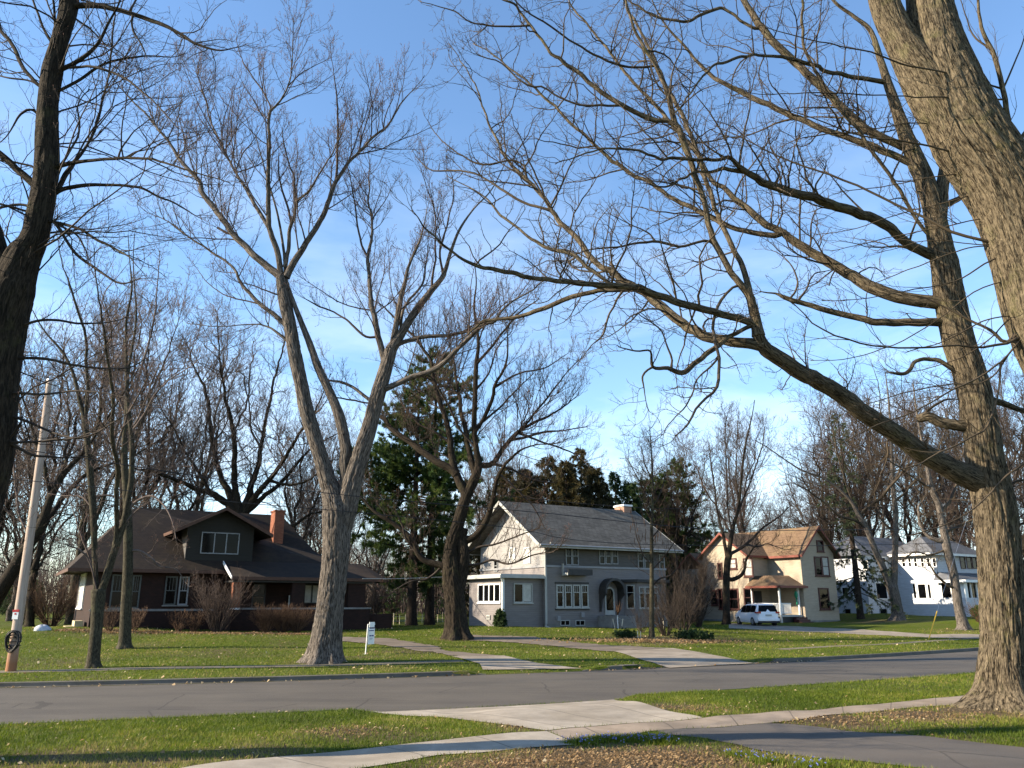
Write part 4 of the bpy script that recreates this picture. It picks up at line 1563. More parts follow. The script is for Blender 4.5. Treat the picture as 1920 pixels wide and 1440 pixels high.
zc_ = zd1 - ar
door = arch_band(ar - 0.11, ar, zc_, zd0, -0.1, -0.02).build("door", M['offwhite'], G.root)
mb = MB()
mb.prism([(p[0], p[1]) for p in arch(ar - 0.10, zc_, zd0 + 0.3)], 1, -0.06, -0.03)
mb.build("pane", M['glass'], door)
mb = MB()
mb.box((ad0 + 0.1, -0.08, zd0), (ad1 - 0.1, -0.03, zd0 + 0.3))
mb.build("kick_panel", M['offwhite'], door)
hr = (G.hit(*c4(1235, 720), 'f', -0.02)[0] - G.hit(*c4(1045, 720), 'f', -0.02)[0]) / 2 * 0.80
zh = G.hit(*c4(1140, 655), 'f', -0.6)[1]
hood = arch_band(hr - 0.16, hr, zh - hr, zh - hr - 0.15, -0.75, -0.023).build("door_hood", M['trim_dark'], G.root)
for x in (ac - hr + 0.03, ac + hr - 0.15):
    mb = MB()
    mb.prism([(-0.7, zh - hr - 0.15), (-0.023, zh - hr - 0.15), (-0.023, zh - hr - 1.3), (-0.12, zh - hr - 1.3), (-0.3, zh - hr - 0.5)], 0, x, x + 0.12)
    mb.build("bracket", M['trim_dark'], hood)
# porch step block
mb = MB()
sx0 = ac - 1.0
mb.box((sx0, -1.5, -0.6), (ac + 1.0, -0.023, zd0 - 0.04))
for k in range(3):
    mb.box((sx0 + 0.2, -1.5 - 0.3 * (k + 1), -0.6), (ac + 0.8, -1.5 - 0.3 * k - 0.001, zd0 - 0.22 * (k + 1)))
mb.build("doorstep", M['grey_stone'], G.root)
# bay window
b0, b1 = G.hit(*c4(1262, 800), 'f', -0.3)[0], G.hit(*c4(1262, 800), 'f', -0.3)[0] + 3.6
bz0, bz1 = G.hit(*c4(1330, 905), 'f', -0.8)[1], G.hit(*c4(1330, 688), 'f', -0.8)[1]
mb = MB()
mb.prism([(b0, -0.022), (b0 + 0.5, -0.8), (b1 - 0.5, -0.8), (b1, -0.022)], 2, -0.5, bz1)
mb.build("bay_wall", M['siding_grey'], G.root)
mb = MB()
mb.prism([(b0 - 0.25, -0.022), (b0 + 0.35, -1.05), (b1 - 0.35, -1.05), (b1 + 0.25, -0.022)], 2, bz1 + 0.002, bz1 + 0.2)
mb.build("bay_roof", M['trim_dark'], G.root)
for x0, x1 in ((1352, 1392), (1396, 1437), (1455, 1490)):
    G.wpx('f', -0.8, *c4(x0, 720), *c4(x1, 882), rail=0.7, muntin=3, frame='offwhite')
# angled bay side window
mb = MB()
px_, py_ = b0 + 0.25, -0.411
ang = math.atan2(-0.778, 0.5)
o = MB()
for (s0, s1, q0, q1) in ((-0.3, -0.22, 0, 1), (0.22, 0.3, 0, 1), (-0.22, 0.22, 0, 0.05), (-0.22, 0.22, 0.95, 1), (-0.22, 0.22, 0.66, 0.69)):
    o.box((s0, -0.06, bz0 + 0.15 + q0 * (bz1 - bz0 - 0.3)), (s1, 0.0, bz0 + 0.15 + q1 * (bz1 - bz0 - 0.3)))
wob = o.build("window", M['offwhite'], G.root)
wob.location = (px_, py_, 0)
wob.rotation_euler = (0, 0, ang)
o = MB()
o.box((-0.25, -0.03, bz0 + 0.2), (0.25, -0.005, bz1 - 0.2))
o.build("pane", M['glass'], wob)
# basement windows
for x0, x1 in ((760, 832), (873, 944)):
    G.wpx('f', 0, *c4(x0, 970), *c4(x1, 1013), frame='offwhite', sill=False, fw=0.05, cols=2, bar=0.02)
# meter boxes
for X, Y_ in ((745, 955), (925, 928)):
    mb = MB()
    a, z = G.hit(*c4(X, Y_), 'f', -0.02)
    mb.box((a - 0.12, -0.16, z - 0.18), (a + 0.12, -0.022, z + 0.12))
    mb.build("meter_box", M['trim_grey'], G.root)
# sunroom
S0, SW0, SW1 = -3.03, 0.28, 4.6
sz = G.hit(*c4(345, 655), 'f', SW0)[1]
mb = MB()
mb.box((S0 - 0.02, SW0 - 0.02, -0.7), (-0.025, SW1, 0.22))
mb.build("sunroom_base", M['beige_stone'], G.root)
mb = MB()
mb.box((S0, SW0, 0.22), (-0.025, SW1, sz))
mb.build("sunroom_wall", M['siding_grey'], G.root)
mb = MB()
mb.box((S0 - 0.45, SW0 - 0.4, sz + 0.002), (-0.03, SW1 + 0.3, sz + 0.17))
mb.box((S0 - 0.35, SW0 - 0.3, sz + 0.171), (-0.03, SW1 + 0.2, sz + 0.25))
mb.build("sunroom_roof", M['offwhite'], G.root)
G.wpx('s', S0, *c4(318, 698), *c4(150, 838), cols=4, frame='white', fw=0.08)
G.wpx('f', SW0, *c4(411, 696), *c4(549, 840), cols=2, frame='offwhite', fw=0.06, pane='glass')
a0, z0 = G.hit(*c4(484, 830), 'f', SW0)
a1, z1 = G.hit(*c4(540, 705), 'f', SW0)
mb = MB()
mb.box((a0, SW0 - 0.033, z0), (a1, SW0 - 0.024, z1))
mb.build("curtain", M['curtain'], G.root)
G.wpx('s', S0, *c4(240, 934), *c4(214, 966), frame='offwhite', sill=False, fw=0.05, cols=3, bar=0.02, name="vent")
mb = MB()
mb.box((S0 - 0.06, SW0 - 0.06, 0.22), (S0 + 0.07, SW0 - 0.001, sz))
mb.box((S0 - 0.06, SW0, 0.22), (S0 - 0.001, SW0 + 0.07, sz))
mb.tube([(S0 - 0.1, SW0 - 0.1, 0.0), (S0 - 0.1, SW0 - 0.1, sz - 0.25), (S0 - 0.3, SW0 - 0.25, sz - 0.02)], 0.045, 8)
mb.build("corner_board", M['white'], G.root)

# ================================================================== brown bungalow
c1 = lambda X, Y: (X / 4, 900 + Y / 4)
c2 = lambda X, Y: (300 + X / 4, 900 + Y / 4)
B = House("brick_bungalow", "dark red brick bungalow with brown hipped roof, front dormer and deep porch", 165, 1177, 45, 32, 0.62)
BL, BWd, BE, BR = 15.0, 10.0, 3.4, 7.35
mb = MB()
mb.box((0, 0, -0.8), (BL - 0.4, BWd, BE))
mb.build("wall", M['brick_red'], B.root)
mb = MB()
sz_ = B.hit(*c1(900, 968), 'f', 0)[1]
mb.box((-0.05, -0.06, sz_ - 0.12), (6.6, -0.001, sz_))
mb.build("stone_sill", M['grey_stone'], B.root)
# hipped roof with overhang (solid)
oh = 0.65
ze = BE - 0.05
rl, rr = 2.2, 11.4
mb = MB()
e = [(-1.35, -oh, ze), (BL + 0.2, -oh, ze), (BL + 0.2, BWd + oh, ze), (-1.35, BWd + oh, ze)]
r0, r1 = (rl, BWd / 2, BR), (rr, BWd / 2, BR)
# flared right hip: an intermediate ring half way down
f0, f1 = (13.0, 2.0, 4.75), (13.0, BWd - 2.0, 4.75)
h0, h1 = (0.9, 2.2, 5.36), (0.9, BWd - 2.2, 5.36)
V = e + [r0, r1, f0, f1]
mb.add(V, [[0, 1, 6, 5, 4], [1, 2, 7, 6], [6, 7, 5], [2, 3, 4, 5, 7], [3, 0, 4], [3, 2, 1, 0]])
ro = mb.build("roof", M['roof_brown'], B.root)
mb = MB()
mb.box((-1.38, -oh - 0.04, ze - 0.15), (6.9, -oh + 0.01, ze + 0.03))
mb.box((-1.39, -oh + 0.011, ze - 0.15), (-1.34, BWd + oh, ze + 0.03))
mb.build("fascia", M['trim_brown'], ro)
# porch roof: low slope continuing out over the porch
pu0, pu1, pw = 6.75, 15.55, -2.4
mb = MB()
mb.slab([(pu0, pw, 3.02), (pu1, pw, 3.02), (pu1, 0.35, 4.02), (pu0 + 0.0, 0.35, 4.02)], 0.14)
mb.slab([(pu1, pw, 3.021), (pu1 + 0.9, pw + 0.3, 2.95), (pu1 + 0.9, BWd * 0.7, 2.95), (pu1, BWd * 0.7, 3.45), (pu1, 0.35, 4.02)], 0.14)
pr_ = mb.build("porch_roof", M['roof_brown'], B.root)
mb = MB()
mb.box((pu0, pw - 0.04, 2.83), (pu1 + 0.2, pw - 0.001, 3.02))
mb.build("fascia", M['trim_brown'], pr_)
mb = MB()
mb.add([(pu0 - 0.05, pw, 3.03), (pu0 - 0.05, 0.0, 3.97), (pu0 - 0.05, 0.0, 3.78), (pu0 - 0.05, pw, 2.86), (pu0 - 0.001, pw, 3.03), (pu0 - 0.001, 0, 3.97), (pu0 - 0.001, 0, 3.78), (pu0 - 0.001, pw, 2.86)],
       [[0, 1, 2, 3], [7, 6, 5, 4], [0, 4, 5, 1], [3, 2, 6, 7], [0, 3, 7, 4], [1, 5, 6, 2]])
mb.build("rake_board", M['white'], pr_)
mb = MB()
mb.box((pu0 + 0.1, pw + 0.15, 2.72), (pu1 - 0.05, 0, 2.80))
mb.build("porch_ceiling", M['trim_dark'], pr_)
# porch base, columns
pz = B.hit(*c2(800, 958), 'f', pw + 0.35)[1]
mb = MB()
mb.box((pu0 + 0.2, pw + 0.3, -0.9), (pu1 - 0.3, pw + 0.6, pz - 0.1))
mb.box((pu1 - 0.6, pw + 0.601, -0.9), (pu1 - 0.3, 2.5, pz - 0.1))
mb.box((pu0 + 0.2, pw + 0.601, -0.9), (pu0 + 0.5, -0.002, pz - 0.1))
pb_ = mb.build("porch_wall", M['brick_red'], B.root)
mb = MB()
mb.box((pu0 + 0.62, pw + 0.25, pz - 0.098), (pu1 - 0.22, pw + 0.66, pz))
mb.build("cap_stone", M['grey_stone'], pb_)
mb = MB()
mb.box((pu0 + 0.5, pw + 0.602, 0.0), (pu1 - 0.602, -0.003, 0.35))
mb.build("porch_floor", M['grey_stone'], B.root)
for ua, wd in ((pu0 + 0.17, 0.45), (B.hit(*c2(990, 850), 'f', pw + 0.3)[0], 0.75), (pu1 - 1.75, 1.1)):
    mb = MB()
    mb.box((ua, pw + 0.26, pz + 0.001), (ua + wd, pw + 0.66, 2.75))
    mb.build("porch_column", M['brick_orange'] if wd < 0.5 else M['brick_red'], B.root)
mb = MB()
a, z = B.hit(*c2(470, 955), 'f', pw + 0.2)
mb.box((pu0 + 0.1, pw + 0.2, pz - 0.099), (pu0 + 0.61, pw + 0.68, pz + 0.0))
mb.build("column_cap", M['white'], B.root)
# porch wall windows and door
B.wpx('f', 0, *c2(690, 775), *c2(790, 955), rail=0.5, frame='trim_dark', sill=False)
a, z = B.hit(*c2(975, 960), 'f', -0.0)
mb = MB()
mb.box((a - 0.16, -0.3, z), (a + 0.16, -0.08, B.hit(*c2(975, 865), 'f', 0)[1]))
mb.build("porch_lamp_panel", M['white'], B.root)
B.wpx('f', 0, *c2(1080, 785), *c2(1195, 925), cols=2, frame='frame_dim', sill=False, fw=0.05, pane='curtain')
# front windows
B.wpx('f', 0, *c1(830, 708), *c1(924, 962), rail=0.5, muntin=3, frame='frame_dim', fw=0.08, sill=True, casing='grey_stone')
B.wpx('f', 0, *c1(984, 712), *c1(1050, 962), rail=0.5, muntin=3, frame='frame_dim', fw=0.08, casing='grey_stone')
B.wpx('f', 0, *c1(1234, 722), *c1(1324, 938), rail=0.5, muntin=3, frame='frame_dim', fw=0.08, casing='grey_stone', pane='glass')
B.wpx('f', 0, *c1(1338, 724), *c1(1412, 938), rail=0.5, muntin=3, frame='trim_dull', fw=0.08, casing='grey_stone')
# left side window and steps
B.wpx('s', 0, *c1(636, 708), *c1(600, 962), rail=0.5, frame='white', fw=0.12, pane='curtain')
mb = MB()
for k in range(4):
    mb.box((-0.6 - 0.42 * k, 1.0, -0.9), (-0.6 - 0.42 * (k - 1) - 0.002, 2.6, 0.62 - 0.28 * k))
mb.build("side_steps", M['stone_pale'], B.root)
# dormer
dw = 0.25
du0, du1 = B.hit(349, 1030, 'f', dw)[0], B.hit(474, 1030, 'f', dw)[0]
dze = B.hit(425, 955, 'f', dw - 0.7)[1] - 1.0
mb = MB()
mb.prism([(du0, 3.9), (du1, 3.9), (du1, dze), ((du0 + du1) / 2, dze + 0.98), (du0, dze)], 1, dw, 4.8)
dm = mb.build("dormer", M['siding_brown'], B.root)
gable_roof(B, du0, du1, dw, 4.6, dze, dze + 1.0, 'w', 0.95, 0.75, M['roof_brown'], 0.13, name="dormer_roof", fascia='trim_brown', parent=dm)
mb = MB()
mb.add([(du0 - 0.02, dw + 0.0, 4.05), (du0 - 0.02, dw + 0.0, dze - 0.02), (du0 - 0.02, 2.4, dze - 0.02), (du0 - 0.003, dw, 4.05), (du0 - 0.003, dw, dze - 0.02), (du0 - 0.003, 2.4, dze - 0.02)],
       [[0, 2, 1], [3, 4, 5], [0, 1, 4, 3], [1, 2, 5, 4], [2, 0, 3, 5]])
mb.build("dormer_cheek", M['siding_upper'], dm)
B.wpx('f', dw, *c2(306, 394), *c2(592, 556), cols=3, frame='trim_dull', sill=False, fw=0.06, bar=0.03)
# chimney
uc = B.hit(*c2(858, 350), 'f', 2.6)[0]
zc = B.hit(*c2(900, 226), 'f', 2.6)[1]
mb = MB()
mb.box((uc, 2.6, 3.5), (uc + 0.62, 3.6, zc - 0.1))
mb.box((uc - 0.05, 2.55, zc - 0.099), (uc + 0.67, 3.65, zc))
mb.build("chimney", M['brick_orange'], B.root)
# low brick garden wall right of the porch
mb = MB()
mb.box((pu1 - 0.29, pw + 0.7, -0.9), (pu1 + 1.4, pw + 1.2, 0.9))
mb.build("wing_wall", M['brick_red'], B.root)

# ================================================================== cream house
c5 = lambda X, Y: (1260 + X / 4.5, 920 + Y / 4.5)
Yh = House("cream_house", "cream clapboard two storey house with tan gabled roof, maroon trim and small porch", 1512, 1167, 75, 32, 0.3)
MW, MD = 4.75, 10.5
YE = Yh.hit(*c5(1133, 522), 'f', 0)[1]
YR = Yh.hit(*c5(1256, 318), 'f', 0)[1]
mb = MB()
mb.box((-0.03, -0.03, -0.6), (MW + 0.03, MD, 0.35))
mb.box((-2.8, 3.8, -0.6), (-0.031, MD, 0.35))
mb.build("foundation", M['grey_stone'], Yh.root)
gable_block(Yh, 0, MW, 0, MD, 0.351, YE, YR, 'w', M['siding_yellow'])
gable_block(Yh, -2.75, MW - 0.3, 3.84, 9.6, 0.352, YE - 0.05, YR - 0.35, 'u', M['siding_yellow'])
mb = MB()
mb.box((-2.3, 9.6, 0.36), (2.0, 13.5, YE - 1.2))
mb.build("rear_wall", M['siding_yellow'], Yh.root)
gable_roof(Yh, 0, MW, 0, MD, YE, YR, 'w', 0.42, 0.5, M['roof_tan'], 0.16, fascia='fascia_red')
gable_roof(Yh, -2.75, MW / 2, 3.84, 9.6, YE - 0.05, YR - 0.35, 'u', 0.42, 0.45, M['roof_tan'], 0.15, name="wing_roof", fascia='fascia_red')
gable_roof(Yh, -2.3, 2.0, 9.6, 13.5, YE - 1.2, YE + 0.3, 'u', 0.3, 0.3, M['roof_tan'], 0.14, name="rear_roof", fascia='fascia_red')
Yh.wpx('f', 0, *c5(1219, 420), *c5(1276, 516), frame='maroon', fw=0.12, rail=0.5)
Yh.wpx('f', 0, *c5(1202, 556), *c5(1262, 720), frame='maroon', fw=0.12, rail=0.5, sill=True)
Yh.wpx('f', 0, *c5(1262, 556), *c5(1322, 722), frame='maroon', fw=0.12, rail=0.5, pane='curtain')
Yh.wpx('f', 0, *c5(1238, 820), *c5(1326, 1005), frame='maroon', fw=0.14)
for x0, y0, x1, y1, pn in ((685, 568, 606, 726, 'curtain'), (548, 570, 484, 662, 'curtain'), (428, 608, 388, 742, 'glass'), (690, 820, 610, 985, 'glass'), (566, 825, 484, 1004, 'glass'), (430, 826, 394, 1000, 'glass'), (386, 836, 330, 968, 'glass'), (290, 655, 232, 742, 'glass')):
    Yh.wpx('s', -2.75, *c5(x0, y0), *c5(x1, y1), frame='maroon', fw=0.13, pane=pn, rail=0.5)
# porch in the nook
pz0 = Yh.hit(*c5(1030, 1048), 'f', 0.3)[1]
pze = Yh.hit(*c5(1010, 808), 'f', 0.3)[1]
mb = MB()
mb.box((-2.9, 0.3, pz0 - 0.16), (-0.031, 3.8, pz0))
mb.box((-2.88, 0.32, -0.5), (-2.72, 0.48, pz0 - 0.161))
mb.box((-0.3, 0.32, -0.5), (-0.14, 0.48, pz0 - 0.161))
pf = mb.build("porch_floor", M['offwhite'], Yh.root)
mb = MB()
mb.box((-2.7, 0.5, -0.5), (-0.032, 0.56, pz0 - 0.162))
mb.build("lattice", M['trim_dark'], pf)
mb = MB()
A_ = [(-3.35, -0.25, pze), (0.32, -0.25, pze), (0.32, 3.83, pze), (-3.35, 3.83, pze), (-1.9, 1.9, pze + 1.0), (-0.03, 1.5, pze + 1.0), (-0.03, 3.83, pze + 1.0), (-1.9, 3.83, pze + 1.0)]
mb.add(A_, [[0, 1, 5, 4], [0, 4, 7, 3], [4, 5, 6, 7], [1, 2, 6, 5], [0, 3, 2, 1], [2, 3, 7, 6]])
pro = mb.build("porch_roof", M['roof_tan'], Yh.root)
mb = MB()
mb.box((-3.38, -0.29, pze - 0.14), (0.34, -0.252, pze + 0.05))
mb.box((-3.39, -0.25, pze - 0.14), (-3.352, 3.8, pze + 0.05))
mb.build("fascia", M['fascia_red'], pro)
for ux, wy in ((-2.85, 0.36), (-0.3, 0.36), (-2.85, 3.5)):
    mb = MB()
    mb.box((ux, wy, pz0 + 0.001), (ux + 0.14, wy + 0.14, pze - 0.001))
    mb.build("porch_post", M['white'], Yh.root)
mb = MB()
for zr_ in (0.12, 0.95):
    mb.box((-2.7, 0.38, pz0 + zr_), (-1.35, 0.46, pz0 + zr_ + 0.07))
    mb.box((-2.82, 0.51, pz0 + zr_), (-2.74, 3.4, pz0 + zr_ + 0.07))
for k in range(10):
    mb.box((-2.66 + k * 0.135, 0.4, pz0 + 0.191), (-2.61 + k * 0.135, 0.44, pz0 + 0.949))
for k in range(20):
    mb.box((-2.8, 0.56 + k * 0.142, pz0 + 0.191), (-2.76, 0.61 + k * 0.142, pz0 + 0.949))
mb.build("porch_railing", M['white'], Yh.root)
mb = MB()
for k in range(4):
    mb.box((-1.3 + 0.0, 0.29 - 0.3 * (k + 1), -0.5), (0.2, 0.29 - 0.3 * k - 0.001, pz0 - 0.2 * (k + 1)))
mb.build("porch_steps", M['maroon'], Yh.root)
mb = MB()
mb.box((-2.2, 3.76, pz0 + 0.01), (-1.25, 3.838, pz0 + 2.1))
mb.build("porch_door", M['trim_dark'], Yh.root)
hang = empty("hanging_ornament", Yh.O + Yh.u * -0.75 + Yh.w * 0.25 + np.array([0, 0, pze - 0.16]), 0, "green hanging ornament under the eave of the cream house porch", "ornament")
mb = MB()
mb.tube([(0, 0, 0), (0, 0, -0.25)], 0.01, 5)
mb.tube([(0, 0, -0.24), (0, 0, -0.45), (0, 0, -0.75), (0, 0, -0.95)], [0.05, 0.16, 0.14, 0.03], 10)
mb.tube([(0, 0, -0.94), (0.03, 0, -1.3), (0.0, 0, -1.55)], [0.05, 0.09, 0.01], 6)
mb.build("glass_body", M['green_glass'], hang, True)

# ================================================================== white house
c6 = lambda X, Y: (1540 + X / 4.234, 900 + Y / 4.234)
W = House("white_house", "white clapboard two storey house with dark roof and enclosed front porch", 1763, 1155, 82, 32, 0.75)
WE = W.hit(*c6(945, 585), 'f', 0)[1]
mb = MB()
mb.box((0, 0, -0.8), (9, 4.5, WE))
mb.build("wall", M['siding_white'], W.root)
mb = MB()
mb.box((-4.6, 4.501, -0.8), (9, 11.0, WE - 0.1))
mb.build("rear_wall", M['siding_white'], W.root)
mb = MB()
mb.add([(-0.6, -0.6, WE), (9.6, -0.6, WE), (9.6, 5.2, WE), (-0.6, 5.2, WE), (2.2, 2.3, WE + 1.9), (6.6, 2.3, WE + 1.9)], [[0, 1, 5, 4], [1, 2, 5], [2, 3, 4, 5], [3, 0, 4], [3, 2, 1, 0]])
wr = mb.build("roof", M['roof_slate'], W.root)
mb = MB()
mb.box((-0.64, -0.64, WE - 0.2), (9.6, -0.602, WE + 0.03))
mb.box((-0.64, -0.6, WE - 0.2), (-0.602, 5.2, WE + 0.03))
mb.build("fascia", M['white'], wr)
mb = MB()
mb.add([(-5.2, 4.3, WE - 0.1), (9.6, 4.3, WE - 0.1), (9.6, 11.6, WE - 0.1), (-5.2, 11.6, WE - 0.1), (-1.5, 7.9, WE + 2.2), (6.0, 7.9, WE + 2.2)], [[0, 1, 5, 4], [1, 2, 5], [2, 3, 4, 5], [3, 0, 4], [3, 2, 1, 0]])
mb.build("rear_roof", M['roof_slate'], W.root)
for x0, x1 in ((915, 884), (868, 838), (820, 790), (765, 735), (718, 690), (672, 640)):
    W.wpx('s', 0, *c6(x0, 616), *c6(x1, 692), rail=0.5, frame='white', fw=0.07, sill=False)
for x0, x1 in ((876, 846), (838, 768), (758, 728)):
    W.wpx('s', 0, *c6(x0, 822), *c6(x1, 944), frame='white', fw=0.07)
W.wpx('f', 4.5, *c6(430, 812), *c6(520, 948), frame='white', fw=0.1)
W.wpx('f', 4.5, *c6(440, 610), *c6(510, 700), frame='white', fw=0.1, rail=0.5)
W.wpx('f', 4.5, *c6(462, 1020), *c6(518, 1075), frame='trim_dull', fw=0.06, sill=False)
for x0, y0, x1, y1 in ((292, 862, 254, 945), (216, 848, 165, 922), (375, 640, 330, 715)):
    W.wpx('s', -4.6, *c6(x0, y0), *c6(x1, y1), frame='white', fw=0.08)
W.wpx('s', -4.6, *c6(236, 1022), *c6(188, 1062), frame='trim_dull', fw=0.05, sill=False)
for x0, x1 in ((1100, 1140), (1150, 1190), (1195, 1230)):
    W.wpx('f', 0, *c6(x0, 595), *c6(x1, 705), frame='maroon', fw=0.07, rail=0.5, sill=False)
# enclosed porch
wz = W.hit(*c6(1150, 795), 'f', -2.8)[1]
mb = MB()
mb.box((0.03, -2.8, -0.8), (9, -0.001, W.hit(*c6(1250, 935), 'f', -2.8)[1]))
mb.build("porch_wall", M['siding_white'], W.root)
z0 = W.hit(*c6(1250, 935), 'f', -2.8)[1]
mb = MB()
for k in range(9):
    a = 0.03 + k * 1.05
    mb.box((a, -2.8, z0 + 0.001), (a + (0.5 if k == 0 else 0.12), -2.68, wz - 0.02))
mb.box((0.03, -2.679, z0 + 0.001), (0.15, -2.2, wz - 0.02))
mb.box((0.03, -1.5, z0 + 0.001), (0.15, -1.38, wz - 0.02))
mb.box((0.03, -0.5, z0 + 0.001), (0.15, -0.002, wz - 0.02))
mb.build("porch_column", M['white'], W.root)
mb = MB()
mb.box((0.17, -2.66, z0 + 0.002), (8.9, -2.63, wz - 0.03))
mb.box((0.08, -2.62, z0 + 0.002), (0.11, -0.01, wz - 0.03))
mb.build("porch_window", M['glass'], W.root)
mb = MB()
mb.add([(-0.45, -3.25, wz), (9.5, -3.25, wz), (9.5, -0.002, wz), (-0.45, -0.002, wz), (0.6, -0.002, wz + 0.85), (9.5, -0.002, wz + 0.85)], [[0, 1, 5, 4], [0, 4, 3], [1, 2, 5], [3, 2, 1, 0], [3, 4, 5, 2]])
pr2 = mb.build("porch_roof", M['roof_slate'], W.root)
mb = MB()
mb.box((-0.49, -3.29, wz - 0.22), (9.5, -3.252, wz + 0.03))
mb.box((-0.49, -3.25, wz - 0.22), (-0.452, -0.01, wz + 0.03))
mb.build("fascia", M['white'], pr2)
# ------------------------------------------------------------------ minivan
def minivan(px, py, heading):
    p = ground(px, py)
    root = empty("minivan", p, heading - PI / 2, "white minivan parked on the pale driveway, rear turned to the street", "car")
    W2, Lh = 0.96, 2.54
    # stations along y (front +): (y, half width, z bottom, z shoulder, z roof, roof half width)
    n = 26
    ys = np.linspace(-Lh, Lh, n)
    body_v, body_f = [], []

    def top(y):
        return np.interp(y, [-2.54, -2.5, -2.3, -1.2, 0.2, 0.75, 1.7, 2.3, 2.5, 2.54], [1.0, 1.25, 1.70, 1.76, 1.74, 1.62, 1.12, 0.98, 0.78, 0.62])

    def shoulder(y):
        return np.interp(y, [-2.54, -2.3, 0, 1.2, 1.7, 2.3, 2.54], [0.98, 1.05, 1.02, 1.0, 1.0, 0.88, 0.6])

    def hw(y):
        return W2 * np.interp(abs(y), [0, 1.8, 2.3, 2.54], [1, 1, 0.95, 0.82])

    prof_n = 0
    for y in ys:
        t, s, h = float(top(y)), float(shoulder(y)), float(hw(y))
        s = min(s, t)
        zb = 0.24 if abs(y) < 2.3 else 0.30
        rw = h * (0.76 if t > s + 0.2 else 0.9)
        ring = [(-h * 0.92, zb), (-h, zb + 0.18), (-h * 1.0, 0.65), (-h * 0.985, s - 0.03), (-h * 0.93, s + (t - s) * 0.12), (-rw * 1.02, t - (t - s) * 0.18), (-rw * 0.86, t - 0.03), (0, t + 0.01)]
        ring = ring + [(-a, b) for a, b in ring[-2::-1]]
        prof_n = len(ring)
        body_v += [(a, y, b) for a, b in ring]
    m = prof_n
    for i in range(n - 1):
        for j in range(m):
            k = (j + 1) % m
            body_f.append([i * m + j, i * m + k, (i + 1) * m + k, (i + 1) * m + j])
    body_f.append(list(range(m))[::-1])
    body_f.append([(n - 1) * m + j for j in range(m)])
    mb = MB()
    mb.add(body_v, body_f)
    o = mb.build("body", M['car_white'], root, True)
    bevel(o, 0.02, 2, 50)

    # side glass and windscreens stand 6 mm proud of the body
    def side_pt(sx, y, v):
        t, s, h = float(top(y)), float(shoulder(y)), float(hw(y))
        rw = h * 0.76
        x = h * 0.985 * (1 - v) + rw * 1.06 * v
        return (sx * (x + 0.012), y, s + 0.04 + (t - s - 0.16) * v)
    for sx in (-1, 1):
        for y0, y1 in ((-2.05, -1.15), (-1.08, -0.1), (-0.03, 0.95)):
            mb = MB()
            V, Fs = [], []
            k = 6
            for a in range(k + 1):
                y = y0 + (y1 - y0) * a / k
                V += [side_pt(sx, y, 0.0), side_pt(sx, y, 0.5), side_pt(sx, y, 0.97)]
            for a in range(k):
                for b in range(2):
                    Fs.append([a * 3 + b, a * 3 + b + 1, (a + 1) * 3 + b + 1, (a + 1) * 3 + b])
            mb.add(V, Fs)
            mb.build("side_window", M['car_glass'], root)
    mb = MB()
    mb.add([(-0.8, -2.50, 1.12), (0.8, -2.50, 1.12), (0.66, -2.345, 1.62), (-0.66, -2.345, 1.62), (-0.8, -2.45, 1.12), (0.8, -2.45, 1.12), (0.66, -2.28, 1.62), (-0.66, -2.28, 1.62)], [[0, 1, 2, 3], [4, 7, 6, 5], [0, 4, 5, 1], [1, 5, 6, 2], [2, 6, 7, 3], [3, 7, 4, 0]])
    mb.build("rear_window", M['car_glass'], root)
    mb = MB()
    mb.add([(-0.8, 1.66, 1.16), (0.8, 1.66, 1.16), (0.68, 0.80, 1.62), (-0.68, 0.80, 1.62)], [[0, 1, 2, 3]])
    mb.build("windscreen", M['car_glass'], root)
    for sx in (-1, 1):
        mb = MB()
        mb.box((sx * 0.62, -2.565, 0.98), (sx * 0.90, -2.45, 1.12))
        mb.box((sx * 0.83, -2.50, 1.0), (sx * 0.965, -2.1, 1.10))
        o = mb.build("tail_light", M['tail_red'], root)
        mb = MB()
        mb.box((sx * 0.55, 2.42, 0.68), (sx * 0.88, 2.545, 0.82))
        mb.build("headlight", M['metal'], root)
        mb = MB()
        mb.box((sx * 0.97, 0.85, 1.02), (sx * 1.15, 1.0, 1.18))
        mb.build("mirror", M['car_white'], root)
        mb = MB()
        mb.tube([(sx * 0.62, -2.0, 1.79), (sx * 0.64, 0.1, 1.80)], 0.02, 6)
        mb.build("roof_rail", M['metal'], root)
    mb = MB()
    mb.box((-0.26, -2.575, 0.78), (0.26, -2.54, 0.91))
    mb.build("number_plate", M['offwhite'], root)
    mb = MB()
    mb.box((-0.9, -2.60, 0.40), (0.9, -2.48, 0.62))
    bevel(mb.build("bumper", M['car_white'], root), 0.03)
    mb = MB()
    mb.box((-0.85, -2.57, 0.25), (0.85, -2.40, 0.39))
    mb.build("bumper_skirt", M['black'], root)
